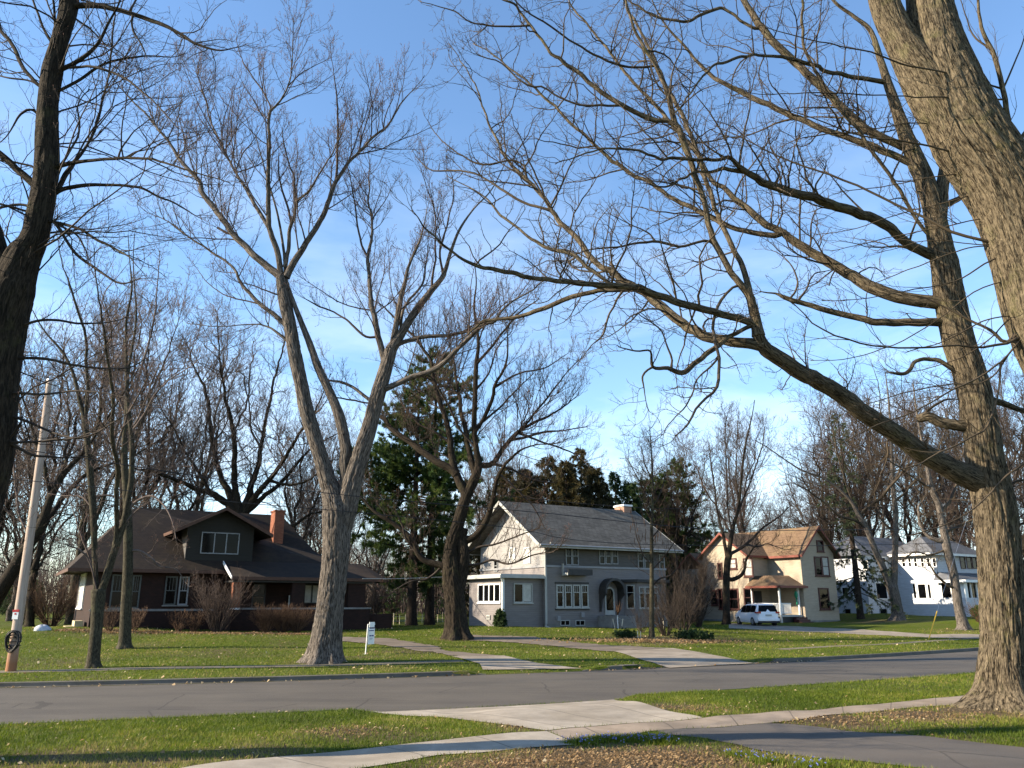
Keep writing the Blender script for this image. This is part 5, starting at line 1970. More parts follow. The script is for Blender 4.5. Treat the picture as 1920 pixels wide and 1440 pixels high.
    for sx in (-1, 1):
        for y in (-1.52, 1.52):
            mb = MB()
            th = np.linspace(0, 2 * PI, 25)[:-1]
            for (r, x0, x1) in ((0.345, 0.77, 0.985),):
                V = [(sx * x0, y + r * math.cos(t), 0.345 + r * math.sin(t)) for t in th] + [(sx * x1, y + r * math.cos(t), 0.345 + r * math.sin(t)) for t in th]
                Fs = [list(range(24)), list(range(24, 48))] + [[i, (i + 1) % 24, (i + 1) % 24 + 24, i + 24] for i in range(24)]
                mb.add(V, Fs)
            w = mb.build("wheel", M['black'], root)
            mb = MB()
            r = 0.22
            V = [(sx * 0.98, y + r * math.cos(t), 0.345 + r * math.sin(t)) for t in th] + [(sx * 0.995, y + r * 0.95 * math.cos(t), 0.345 + r * 0.95 * math.sin(t)) for t in th] + [(sx * 0.987, y, 0.345)]
            Fs = [[i, (i + 1) % 24, (i + 1) % 24 + 24, i + 24] for i in range(24)] + [[24 + i, 24 + (i + 1) % 24, 48] for i in range(0, 24, 1) if i % 5 != 4]
            mb.add(V, Fs)
            mb.build("rim", M['metal'], w)
    return root


minivan(1419, 1172.5, R(96))

# ------------------------------------------------------------------ utility pole
g = ground(20, 1259)
top = at(94, 714, g[1] + 0.0)
t = empty("utility_pole", g, 0, "weathered grey wooden utility pole with a cable coil and small warning plate", "utility pole")
P = np.array([np.zeros(3), top - g])
P = np.linspace(P[0] - [0, 0, 0.2], P[1], 40)
P[:, 0] += 0.03 * np.sin(np.linspace(0, PI, 40))
r0, r1 = 17.5 * g[1] / FPX / 2, 12 * g[1] / FPX / 2
mb = MB()
mb.tube(P, np.linspace(r0, r1, 40), 20)
mb.build("pole", M['wood_pole'], t, True)
H_ = P[-1]


def on_pole(k):
    return P[0] + (P[-1] - P[0]) * k


ax = (P[-1] - P[0]) / np.linalg.norm(P[-1] - P[0])
mb = MB()
c = on_pole((1259 - 1152) / 545.0)
rr = r0 * 0.9
mb.box(c + [-0.09, -rr - 0.02, -0.12], c + [0.09, -rr - 0.004, 0.10])
pl_ = mb.build("warning_plate", M['white'], t)
mb = MB()
mb.box(c + [-0.10, -rr - 0.026, 0.101], c + [0.10, -rr - 0.004, 0.17])
mb.box(c + [-0.03, -rr - 0.025, 0.02], c + [0.03, -rr - 0.021, 0.07])
mb.build("red_band", M['signred'], pl_)
rs = np.random.RandomState(8)
mb = MB()
c = on_pole((1259 - 1197) / 545.0)
for k in range(9):
    th = np.linspace(0, 2 * PI, 22)
    a, b = 0.17 + rs.rand() * 0.05, 0.22 + rs.rand() * 0.08
    off = np.array([0.06 + rs.randn() * 0.03, -rr - 0.03 - 0.012 * k, rs.randn() * 0.03])
    mb.tube([c + off + [a * math.cos(q), 0.02 * math.sin(q * 2), b * math.sin(q)] for q in th], 0.014, 6, False)
for k in range(3):
    th = np.linspace(0, 2 * PI, 18)
    mb.tube([c + [0.19 * math.cos(q), 0.19 * math.sin(q), (k - 1) * 0.12] for q in th], 0.012, 6, False)
mb.build("cable_coil", M['black'], t)
mb = MB()
mb.box(H_ + [0.10, -0.04, -0.55], H_ + [0.16, 0.04, -0.05])
for z in (-0.42, -0.15):
    mb.tube([H_ + [0.1, 0, z], H_ + [0.32, 0, z + 0.02]], 0.025, 8)
mb.tube([H_ + [0.30, 0, -0.42], H_ + [0.30, 0, -0.05], H_ + [0.24, 0, 0.02], H_ + [0.05, 0, 0.02]], 0.018, 8)
mb.tube([H_ + [0.30, 0, -0.5], H_ + [0.30, 0, -0.32]], [0.05, 0.04], 10)
mb.build("bracket", M['metal'], t)
mb = MB()
mb.tube([H_ + [0, 0, 0.0], H_ + [0, 0, 0.05]], [r1 * 1.08, r1 * 0.95], 16)
mb.build("pole_cap", M['metal'], t)


# ------------------------------------------------------------------ overhead cables (real catenaries along the street)
def cable(name, label, pts, rad):
    W_ = catmull(np.array([np.append(at(a, b, Y), rad) for a, b, Y in pts]), 1.0)[:, :3]
    mb = MB()
    mb.tube(W_ - W_[0], rad, 5)
    o = mb.build(name, M['wire'], None)
    o.location = W_[0]
    return tag(o, label, "cable", "overhead cables along the street")


cable("overhead_cable", "thin black upper overhead cable crossing in front of the tall maple trunk", [(-300, 800, 21), (93, 850, 22), (425, 901, 23.5), (683, 932, 25), (1000, 960, 27), (1335, 992, 31), (1611, 993, 36), (1835, 987, 42), (2300, 960, 60)], 0.013)
cable("overhead_cable", "thin black lower overhead cable in front of the grey house eave", [(-300, 870, 21), (93, 905, 22), (425, 940, 23.5), (683, 962, 25), (960, 990, 27), (1075, 1012, 28), (1270, 1022, 30.5), (1611, 1022, 36), (1900, 1012, 44), (2300, 990, 60)], 0.011)
cable("overhead_cable", "thin black overhead cable above the roof of the cream house", [(900, 925, 60), (1150, 949, 60), (1300, 954, 62), (1540, 955, 66), (1900, 935, 72), (2300, 900, 80)], 0.02)
o = cable("service_cable", "pale thin service cable from the bungalow porch roof to the pine trees", [(680, 1085, 49), (740, 1085, 52), (826, 1082, 56), (900, 1078, 60)], 0.02)
o.data.materials[0] = M['offwhite']
del o["group"]

# ------------------------------------------------------------------ yard sign
g = ground(686, 1227)
Yg = g[1]
t = empty("yard_sign", g, 0, "narrow white yard sign with dark text on a thin post beside the gravel driveway", "yard sign")
h = (1227 - 1176) * Yg / FPX
mb = MB()
mb.tube([(-0.02, 0, -0.1), (0.03, 0, h)], 0.022, 8)
mb.tube([(0.03, 0, h), (0.25, 0.35, h)], 0.018, 8)
mb.box((-0.12, -0.05, 0.0), (0.08, 0.05, 0.02))
mb.build("post", M['white'], t)
u = np.array([0.55, 0.83, 0])
wpan = 0.36
zt, zb2 = (1227 - 1172) * Yg / FPX, (1227 - 1210) * Yg / FPX


def panel(z0, z1, s0, s1, n0, n1):
    nn = np.array([0.83, -0.55, 0])
    b = np.array([0.05, 0.0, 0])
    q = [b + u * s + nn * n for s, n in ((s0, n0), (s1, n0), (s1, n1), (s0, n1))]
    return [(p[0], p[1], z0) for p in q] + [(p[0], p[1], z1) for p in q], [[0, 3, 2, 1], [4, 5, 6, 7], [0, 1, 5, 4], [1, 2, 6, 5], [2, 3, 7, 6], [3, 0, 4, 7]]


mb = MB()
mb.add(*panel(zb2, zt - 0.22, 0.0, wpan, 0, 0.02))
mb.add(*panel(zt - 0.2, zt, 0.05, wpan - 0.02, 0, 0.02))
pn_ = mb.build("sign_panel", M['white'], t)
mb = MB()
for z, s0, s1, hh in ((zt - 0.24, 0.05, wpan - 0.02, 0.035), (zt - 0.33, 0.02, wpan - 0.05, 0.035), (zt - 0.53, 0.06, 0.17, 0.05), (zt - 0.53, 0.19, wpan - 0.05, 0.05), (zt - 0.62, 0.08, wpan - 0.1, 0.012), (zt - 0.66, 0.08, wpan - 0.14, 0.012)):
    mb.add(*panel(z - hh / 2, z + hh / 2, s0, s1, 0.021, 0.026))
mb.build("lettering", M['signblue'], pn_)

# ------------------------------------------------------------------ guy wire with yellow guard
g = ground(1740, 1199)
t = empty("guy_wire", g, 0, "guy wire rising from the far lawn with a yellow plastic guard", "guy wire")
e = at(1757, 1146, g[1] + 0.8) - g
d = e / np.linalg.norm(e)
mb = MB()
mb.tube([(0, 0, -0.1), e], 0.03, 8)
mb.build("guard", M['yellow'], t)
mb = MB()
mb.tube([e, e + d * 9], 0.008, 5)
mb.build("wire", M['metal'], t)

# white post just left of the oak
g = ground(1883, 1199)
t = empty("marker_post", g, 0, "white post on the far verge half hidden by the big leaning oak", "post")
mb = MB()
mb.box((-0.10, -0.06, -0.1), (0.06, 0.06, 1.0))
bevel(mb.build("post", M['white'], t), 0.01)
mb = MB()
mb.box((-0.13, -0.09, 1.001), (0.09, 0.09, 1.05))
mb.build("post_cap", M['white'], t)

# sapling with two stakes
g = ground(1159, 1178.5)
k = g[1] / FPX
t = empty("staked_sapling", g, 0, "small reddish sapling tied between two pale wooden stakes before the arched door", "sapling")
rs = np.random.RandomState(2)
mb = MB()
mb.tube([(0, 0, -0.05), (-0.02, 0, 0.55), (0.0, 0, 0.85)], [0.035, 0.03, 0.022], 7)
mb.build("wrapped_trunk", M['white'], t)
S = np.array([[[0, 0, 0.8 + 0.1 * rs.rand()] + np.array([rs.randn() * 0.02, 0, 0])] for _ in range(22)])
ends = np.stack([rs.randn(22) * 0.2, rs.randn(22) * 0.2, rs.uniform(1.25, 1.75, 22)], -1)
q = np.linspace(0, 1, 6)[None, :, None]
Pb = S * (1 - q) + ends[:, None] * q + rs.randn(22, 6, 3) * 0.015
tube_mesh("branches", [(Pb, np.broadcast_to(np.linspace(0.014, 0.006, 6), (22, 6)), 4)], M['twig_rust'], t)
for sgn in (-1, 1):
    mb = MB()
    mb.tube([(sgn * 0.2, 0, -0.05), (sgn * 0.33, 0, 0.6)], 0.035, 6)
    mb.build("stake", M['stake'], t)
mb = MB()
mb.tube([(0.31, 0, 0.5), (0.1, 0, 0.62), (0, 0, 0.75)], 0.01, 5)
mb.build("tie", M['offwhite'], t)

# thin pale garden stakes in the bed
rs = np.random.RandomState(4)
for i, (a, b, hh) in enumerate(((1196, 1198, 14), (1201, 1198, 13), (1245, 1180, 18), (1255, 1176, 20), (1178, 1178, 7))):
    g = ground(a, b)
    mb = MB()
    mb.tube([(0, 0, -0.05), (rs.randn() * 0.03, 0, hh * g[1] / FPX)], 0.025, 6)
    o = mb.build("garden_stake", M['stake'], None)
    o.location = g
    tag(o, ["pale garden stake left of the small pod tree, left one of a close pair", "pale garden stake left of the small pod tree, right one of a close pair", "tall pale stake behind the shrub right of the pod tree",
            "tallest pale stake at the right of the shrub clump", "short thin stake just right of the staked sapling"][i], "stake", "garden stakes around the bed")

# white tarp mound and far fence, floodlight pole
g = ground(78, 1182)
V, Fs = [], []
rs = np.random.RandomState(9)
nr, ns = 7, 18
for i in range(nr):
    e_ = (i / (nr - 1)) * PI / 2
    for j in range(ns):
        q = j / ns * 2 * PI
        r_ = math.cos(e_) * (1 + 0.12 * math.sin(q * 3) + 0.05 * rs.randn())
        V.append((0.40 * r_ * math.cos(q), 0.34 * r_ * math.sin(q), 0.30 * math.sin(e_) * (1 + 0.08 * math.sin(q * 2)) - 0.03))
for i in range(nr - 1):
    for j in range(ns):
        Fs.append([i * ns + j, i * ns + (j + 1) % ns, (i + 1) * ns + (j + 1) % ns, (i + 1) * ns + j])
mb = MB()
mb.add(V, Fs)
o = mb.build("tarp_mound", M['tarp'], None, True)
o.location = g
tag(o, "low white covered mound on the lawn left of the bungalow steps", "tarp")

f0, f1 = at(690, 1168, 64), at(830, 1160, 75)
t = empty("wire_fence", (f0[0], f0[1], hz(f0[0], f0[1])), 0, "low fence of thin pale posts and wire behind the yard sign", "fence")
mb = MB()
prev = []
for k in range(14):
    p = f0 + (f1 - f0) * k / 13
    z = hz(p[0], p[1])
    q = np.array([p[0], p[1], z]) - np.array(t.location)
    mbp = MB()
    mbp.tube([q + [0, 0, -0.1], q + [0, 0, 0.75 + 0.15 * (k % 3 == 1)]], 0.03, 6)
    mbp.build("post", M['stake'], t)
    prev.append(q)
for hh in (0.25, 0.6):
    mb.tube([q + [0, 0, hh] for q in prev], 0.008, 4)
mb.build("wire", M['metal'], t)

fl = at(587, 1043, 105)
gz_ = hz(fl[0], fl[1])
t = empty("floodlight_pole", (fl[0], fl[1], gz_), 0, "distant floodlight pole with a crossarm seen right of the bungalow chimney", "light pole")
hh = fl[2] - gz_
mb = MB()
mb.tube([(0, 0, -0.2), (0, 0, hh)], [0.14, 0.09], 8)
mb.build("pole", M['bark_pine'], t)
mb = MB()
mb.box((-1.0, -0.08, hh), (1.0, 0.08, hh + 0.12))
mb.build("crossarm", M['trim_dark'], t)
for k in range(4):
    mb = MB()
    x = -0.85 + k * 0.56
    mb.tube([(x, 0, hh + 0.12), (x, -0.05, hh + 0.22), (x, -0.25, hh + 0.28)], [0.06, 0.16, 0.2], 8)
    mb.build("floodlight", M['trim_grey'], t)
# ------------------------------------------------------------------ trees traced from the photograph (px, py, width in px)
pm = ground(608, 1242)
MAPLE = [
 "606,1248,74 609,1225,68 613,1190,62 620,1130,58 627,1070,57 631,1010,60 631,965,62 626,938,50 618,912,40 605,869,34 591,823,33 574,768,33 564,718,31 554,671,31 543,605,30 533,560,29 527,519,25",
 "640,990,36 647,940,33 648,905,27 646,870,26 648,838,26 636,780,24 617,733,20 597,690,18 582,648,16 562,597,13 548,560,10 536,520,8 532,470,7 520,400,5 500,330,4 478,250,2",
 "637,1010,40 648,960,46 658,915,46 671,869,41 691,807,36 706,749,34 720,702,31 733,656,29",
 "733,656,28 753,624,20 780,582,17 807,547,14 831,516,11 846,470,8 862,430,6 888,392,4 922,355,3 950,300,2",
 "527,519,17 497,496,16 466,469,15 434,434,14 403,395,13 380,364,12 376,341,10 345,309,9 318,267,7 291,236,6 275,216,5 252,193,4 225,160,2",
 "434,441,6 420,434,6 407,427,6", "528,515,13 520,469,13 508,430,12 502,383,11 502,333,10 506,274,8 506,216,7 520,197,5 539,162,4 547,127,3 551,88,2 553,40,1.5",
 "506,216,5 508,197,4 489,165,4 469,134,3 450,103,2 440,70,1.5", "539,160,3 563,138,3 586,125,2 615,110,1.5",
 "506,432,9 489,403,9 466,364,8 442,321,6 415,271,5 396,228,4 380,169,3 372,142,2 362,110,1.5",
 "538,500,9 541,473,9 547,418,8 555,380,7 578,356,5 606,317,4 629,282,3 640,250,2", "547,418,6 536,376,5 524,333,4 520,290,2",
 "555,380,5 551,329,5 543,313,4 532,274,3 528,240,2", "540,519,15 555,488,15 578,450,13 606,407,12 625,348,10 648,313,8 672,286,7 699,259,6 726,236,5 746,204,4 777,166,2 795,140,1.5",
 "628,340,6 633,298,6 634,243,5 634,189,4 629,146,2 622,110,1.5", "672,286,4 684,240,3 700,190,2 712,150,1.5",
 "528,620,12 501,590,10 473,562,9 450,527,7 434,500,6 392,469,5 357,446,4 318,418,3 279,399,1.5", "512,560,4 495,545,4 473,535,3 440,527,2",
 "545,650,8 520,625,6 500,612,4 470,608,3 400,612,2 350,606,1.5",
 "718,690,14 710,648,14 702,605,13 696,566,11 691,516,9 691,481,8 699,438,6 695,400,5 691,368,4 693,313,2 690,280,1.5", "691,481,5 683,469,5 668,411,4 660,348,3 650,300,1.5",
 "698,635,6 679,632,6 656,605,5 628,586,4 597,574,4 570,560,2", "726,650,13 741,605,13 753,558,11 761,512,8 765,500,7 784,457,6 795,430,3 800,390,2",
 "745,656,11 764,644,10 803,632,9 842,628,8 873,622,7 904,609,6 935,600,5 960,590,3 990,560,2",
 "720,737,13 741,726,13 772,710,12 811,694,12 842,671,11 873,640,10 904,609,9 928,601,8 940,585,6 967,562,4 1005,539,3 1030,520,1.5",
 "692,757,8 671,733,7 644,718,6 617,712,4", "690,762,4 672,752,4 655,749,4 630,745,3", "808,546,6 815,500,5 818,450,4 815,400,3 800,350,2 790,320,1.5",
 "831,516,6 825,470,5 840,420,4 850,370,3 848,330,2",
 "753,624,8 752,590,7 770,560,6 790,535,5 800,500,4 803,460,2"]
traced_tree("maple_tree", "tall pale barked maple on the far verge, splitting into three rising stems", (606, 1244), pm[1], MAPLE, ST_MAPLE,
            M['bark_maple'], M['twig_maple'], 3, trunks=4, sides=24, rough=0.075, tsides=128, grooves=9, wscale=0.86, roots=0.42, loc=(at(606, 1244, pm[1])[0], pm[1], pm[2]), dz=0.6)

p2 = ground(859, 1198)
MAPLE2 = [
 "859,1202,56 857,1180,48 853,1130,43 850,1095,44 847,1065,40 845,1040,33 848,1015,28 858,986,26 873,936,24 893,889,20 897,869,16 893,842,13 889,803,12 891,733,11 893,683,10 897,640,7 889,578,5 893,531,3 890,490,2",
 "856,1120,26 863,1085,28 869,1044,27 866,1010,22 870,990,18",
 "868,1010,14 885,1010,14 908,986,13 924,939,11 936,889,8 967,850,5 1000,835,3 1040,832,2", "888,890,13 877,850,12 873,811,11 864,772,9 862,741,8 854,702,6 846,656,3 842,620,2",
 "897,811,8 916,772,8 928,726,7 947,683,5 951,644,3 955,610,2", "899,872,12 924,869,11 947,838,10 971,811,8 1002,792,6 1029,780,5 1060,760,3 1085,740,1.5", "960,828,6 978,823,6 1017,811,5 1056,807,3 1100,800,2",
 "868,930,18 866,920,18 850,881,16 844,831,13 831,772,11 815,718,9 807,675,7 780,636,6 749,605,5 718,574,3 690,560,1.5", "850,890,16 842,881,16 811,862,15 772,831,13 737,807,11 718,784,9 690,765,6",
 "845,1075,15 830,1062,14 790,1047,12 770,1010,10 740,982,9 707,962,7 677,932,4 660,905,2", "790,1047,5 775,1030,5 758,1000,4 740,950,2", "875,1060,6 900,1058,5 925,1050,5 955,1057,4 1000,1040,3 1040,1035,2",
 "880,1040,6 905,1025,5 930,1020,4 970,1005,3 1010,990,2", "893,733,5 915,700,4 935,650,3 960,620,2", "862,741,4 840,725,4 800,730,3 770,745,2", "897,640,4 915,600,3 945,570,2 980,560,1.5", "947,838,7 990,790,5 1030,740,4 1070,690,2 1090,670,1.5", "893,683,7 930,640,5 970,590,4 1010,560,2", "928,726,6 975,700,4 1020,690,3 1060,665,1.5", "971,811,6 1020,830,4 1075,850,3 1110,880,1.5", "924,869,6 960,880,5 1000,900,4 1040,905,2", "936,889,5 970,920,4 1000,950,3 1020,990,1.5", "844,831,6 815,810,5 780,790,4 745,745,2", "889,803,6 920,780,5 960,740,4 1000,700,2", "893,842,6 860,800,5 830,740,4 800,700,3 770,680,1.5", "830,1062,5 800,1085,4 770,1090,3 735,1110,1.5"]
ST_MAPLE2 = dict(ST_MAPLE, levels=[dict(ST_MAPLE['levels'][0], lmax=4.2, lf=0.42, ang=48, up=0.06)] + ST_MAPLE['levels'][1:])
traced_tree("maple_tree", "dark stout maple between the two front houses with limbs spreading in front of the pine", (859, 1198), p2[1], MAPLE2, ST_MAPLE2,
            M['bark_dark'], M['twig_dark'], 5, trunks=2, sides=20, rough=0.08, tsides=96, grooves=9, wscale=0.88, roots=0.4, loc=(at(859, 1198, p2[1])[0], p2[1], p2[2]), dz=0.7)

p3 = ground(1893, 1326)
OAK = [
 "1893,1332,118 1889,1300,96 1886,1270,86 1883,1200,78 1878,1100,74 1872,1020,72 1863,940,72 1848,870,66 1840,807,62 1822,717,58 1797,637,58 1779,554,56 1772,500,52 1764,467,48 1750,389,42 1735,340,38 1722,311,37 1698,253,30 1671,175,20 1652,117,15 1632,58,10 1601,31,8 1562,0,6 1530,-60,4",
 "1763,470,26 1764,370,26 1772,311,22 1764,264,19 1750,150,14 1740,0,10 1735,-100,6",
 "1838,912,44 1822,904,41 1779,883,38 1725,847,36 1671,807,34 1617,771,33 1562,731,31 1508,702,30 1465,673,29 1436,655,28 1425,638,24 1418,621,20",
 "1784,389,12 1800,370,10 1830,340,8",
 "1419,628,20 1406,561,17 1382,528,13 1358,492,12 1340,452,12 1318,379,11 1292,301,12 1275,250,13 1254,181,10 1236,138,8 1211,90,7 1189,52,6 1172,0,5 1160,-60,4",
 "1403,556,12 1402,540,12 1390,500,11 1370,456,10 1344,396,9 1318,319,9 1292,245,9 1267,194,8 1245,151,7 1204,65,6 1176,13,5 1168,-40,3",
 "1275,243,10 1254,228,10 1211,220,10 1167,198,10 1116,164,9 1081,133,9 1038,108,7 1021,86,6 995,47,6 969,13,5 939,0,4 900,-30,2",
 "1167,202,5 1103,198,5 1055,185,4 1021,164,4 991,161,4 944,121,3 892,103,2", "1230,125,5 1200,128,5 1167,125,5 1124,108,5 1073,78,4 1038,52,4 982,17,3 950,-20,2",
 "995,47,4 960,50,4 920,48,4 880,40,3 850,22,3 815,12,2 790,5,1.5",
 "1430,652,22 1410,649,20 1374,645,19 1322,633,19 1273,605,18 1233,569,17 1193,540,15 1149,512,13 1124,499,11 1090,456,11 1055,422,10 1034,396,9 1012,366,8 987,336,7 952,297,6 926,254,5 905,202,4 892,159,3 862,112,2 840,80,1.5",
 "1034,396,6 1021,392,6 974,375,6 939,353,5 896,327,4 849,319,4 806,319,3 780,293,1.5", "987,336,5 982,310,4 952,301,4 900,308,4 853,284,3 819,254,2 800,225,1.5",
 "1415,610,14 1402,601,14 1358,589,14 1310,577,14 1253,561,14 1201,540,13 1146,534,12 1081,530,10 1012,523,9 952,510,9 892,497,7 853,478,5 819,448,4 789,418,3 770,395,1.5",
 "1195,540,8 1167,542,9 1090,551,9 1021,579,9 965,596,7 909,603,6 888,620,4 860,640,2", "1146,525,7 1107,499,7 1081,478,8 1021,461,7 978,435,5 935,400,5 905,366,3 866,344,2 835,330,1.5",
 "1410,612,8 1394,617,8 1358,637,9 1338,653,10 1310,673,10 1277,699,10 1253,689,8 1225,689,6 1217,661,4 1181,657,3 1157,649,2", "1225,689,4 1205,706,4 1209,738,2 1215,770,1",
 "1258,690,5 1256,665,4 1245,630,3 1235,615,3 1200,590,2", "1382,540,5 1370,542,5 1346,569,6 1338,605,6 1342,649,6 1348,689,6 1342,730,6 1310,758,5 1286,798,4 1267,818,3", "1338,673,4 1325,692,4 1306,714,3 1290,758,3 1253,794,2 1241,818,1.5",
 "1169,552,5 1145,585,4 1130,629,4 1108,649,2 1084,681,1.5",
 "1770,575,25 1747,569,24 1689,561,24 1635,543,24 1599,522,22 1562,500,20 1496,459,17 1457,432,14 1418,408,14 1379,373,12 1357,352,10 1335,336,9 1300,280,8 1270,245,8 1241,211,8 1193,159,7 1159,116,6 1124,73,5 1081,22,4 1064,0,3 1050,-30,2",
 "1460,436,11 1449,443,11 1399,436,10 1360,424,9 1318,400,9 1267,375,9 1219,344,8 1167,314,8 1124,280,7 1081,241,6 1038,198,6 1008,170,5 969,138,4 931,108,3 888,82,2",
 "1345,455,6 1327,448,6 1275,461,6 1232,452,6 1189,456,5 1146,465,4 1103,469,3 1070,480,1.5", "1232,452,4 1205,430,3 1180,420,2 1140,400,1.5",
 "1755,485,20 1733,478,20 1691,455,18 1652,420,19 1593,397,19 1535,373,18 1477,358,17 1418,334,14 1387,311,10 1368,296,8 1340,301,7 1288,297,7 1232,297,6 1193,284,5 1137,276,4 1081,293,3 1040,305,2",
 "1418,334,8 1399,323,9 1360,319,8 1330,322,6 1290,330,5 1250,350,4 1210,345,2", "1712,312,14 1691,303,14 1632,276,14 1578,257,12 1531,237,12 1477,214,12 1418,187,11 1379,167,10 1360,159,9 1331,138,8 1297,103,6 1262,65,5 1232,22,3 1220,-10,2",
 "1706,280,15 1683,272,16 1632,249,16 1586,206,17 1543,163,16 1504,128,16 1461,89,16 1426,51,15 1395,0,13 1380,-40,12 1350,-100,9",
 "1662,155,10 1648,152,10 1593,144,9 1535,128,8 1496,113,8 1438,103,6 1399,105,6 1360,117,6 1335,125,5 1305,159,4 1279,194,3 1260,215,1.5",
 "1426,51,7 1414,54,7 1383,35,6 1360,18,6 1340,17,7 1288,41,6 1232,32,5 1189,9,4 1160,-10,2",
 "1820,712,9 1815,709,9 1779,688,9 1754,673,8 1721,677,7 1700,699,7 1669,699,4", "1830,805,21 1812,800,20 1761,789,19 1740,782,18 1718,785,13", "1725,785,6 1745,765,5 1770,752,4 1790,748,2",
 "1840,742,15 1859,749,14 1890,760,11 1920,771,9 1990,790,5", "1768,608,16 1754,605,16 1707,605,15 1653,605,14 1602,594,12 1552,583,11 1508,570,10 1476,558,9 1455,550,4 1425,545,2",
 "1485,560,4 1493,530,4 1485,500,3 1470,480,2 1450,470,1.5", "1495,563,4 1512,540,4 1525,515,3 1560,505,1.5",
 "1750,460,7 1730,440,7 1710,408,7 1679,350,7 1640,292,7 1613,249,7 1578,206,7 1535,140,6 1508,89,6 1504,50,6 1506,0,5 1500,-40,3",
 "1690,885,5 1700,860,0 1714,880,6 1705,910,6 1680,940,5 1650,955,4 1620,958,2",
 "1535,373,4 1528,350,4 1545,320,3 1550,300,2", "1449,360,5 1460,330,4 1445,310,3 1440,290,2", "1870,1000,4 1905,985,4 1960,975,3", "1860,930,5 1900,905,4 1960,890,3"]
OAK = [s for s in OAK if not s.startswith("1690,885")]
traced_tree("oak_tree", "big leaning oak beside the sidewalk, one long limb sweeping up left over the street", (1893, 1326), p3[1], OAK, ST_OAK,
            M['bark_oak'], M['twig_oak'], 11, trunks=2, sides=26, roots=0.5, tsides=200, grooves=13, wscale=1.02, loc=(at(1893, 1326, p3[1])[0], p3[1], NEARZ), dz=0.5, rough=0.075)

NEAR = [
 "2290,1440,235 2275,1300,200 2245,1150,186 2190,1000,176 2110,850,166 2040,740,160 1990,660,157 1957,585,155 1936,510,152 1915,440,155 1893,380,158 1858,315,164 1818,255,168 1790,195,158 1768,130,140 1752,60,115 1742,0,102 1735,-90,92 1725,-200,80 1715,-330,60", "1800,260,120 1745,165,112 1695,85,78 1660,10,68 1640,-80,60 1600,-220,48 1560,-340,34",
 "1925,370,18 1912,323,16 1897,253,13 1881,167,11 1862,97,10 1842,51,8 1834,0,6 1830,-60,4", "1900,290,8 1930,230,10 1945,160,9 1960,80,7", "1862,97,5 1830,70,4 1815,40,3 1800,0,2", "1881,167,5 1905,110,4 1925,60,3 1940,10,2",
 "1873,167,4 1827,152,4 1768,136,4 1691,121,4 1632,97,3.5 1554,84,3 1496,70,2.5 1438,51,2", "1873,191,3.5 1788,183,3.5 1691,181,3 1554,175,3 1438,175,2 1400,172,1.5",
 "1901,319,5 1827,296,5 1749,276,4.5 1691,264,4 1613,253,3.5 1516,218,2.5 1470,205,1.5", "1920,471,7 1827,447,7 1788,436,7 1730,408,6 1671,381,5.5 1593,342,5 1535,319,4.5 1457,292,3.5 1383,253,2.5 1340,235,1.5",
 "1925,610,7 1880,640,7 1840,652,6 1790,648,5 1690,652,4.5 1600,640,4 1540,615,3.5 1500,580,2.5 1470,560,1.5", "1915,560,8 1890,640,9 1860,620,7 1800,590,5 1740,560,3 1690,550,2",
 "1905,480,3.5 1850,500,3.5 1780,530,3 1700,545,2.5 1620,560,2 1540,565,1.5", "1900,420,3.5 1840,410,3 1770,425,3 1690,440,2.5 1610,460,2 1560,470,1.5",
 "1930,640,4 1870,690,4 1790,730,3.5 1720,770,3 1640,800,2.5 1580,830,1.5", "1935,760,4 1880,790,3.5 1800,830,3.5 1720,870,3 1650,890,2", "1930,700,3.5 1860,720,3 1780,720,3 1700,735,2.5 1620,760,1.5",
 "1905,520,3 1830,540,3 1760,600,2.5 1690,640,2.5 1600,670,2 1520,675,1.5", "1880,440,3 1800,470,3 1720,500,2.5 1640,530,2", "1850,360,3 1770,380,3 1690,400,2.5 1600,430,2 1530,440,1.5",
 "1840,330,3 1760,330,3 1680,345,2.5 1580,360,2", "1950,850,4 1890,890,4 1830,950,3 1770,985,2.5 1700,1005,2", "1925,590,3 1850,600,3 1770,640,2.5 1700,660,2", "1915,450,2.5 1840,460,2.5 1740,450,2 1660,470,1.5",
 "1800,250,3 1720,230,3 1640,240,2.5 1560,225,2", "1900,600,3 1820,660,2.5 1740,690,2 1660,700,1.5"]
ST_NEAR = dict(wob=0.05, levels=[
    dict(per_m=2.4, t0=0.15, ang=40, lf=0.3, lmin=0.15, lmax=0.9, rk=0.005, rmin=0.003, n=7, wig=0.10, up=0.05),
    dict(per_m=3.0, t0=0.12, ang=44, lf=0.4, lmin=0.06, lmax=0.3, rk=0.005, rmin=0.0022, n=4, wig=0.14, up=0.05)])
pn = flat(2288, 1405, NEARZ)
traced_tree("oak_tree", "massive near trunk leaning into the upper right corner with thin sprouts reaching left", (2288, 1405), pn[1], NEAR, ST_NEAR,
            M['bark_near'], M['twig_oak'], 21, trunks=2, sides=34, roots=0.3, tsides=256, grooves=17, wscale=0.92, loc=(pn[0], pn[1], NEARZ), dz=0.25, rough=0.042, min_limb=9.5)

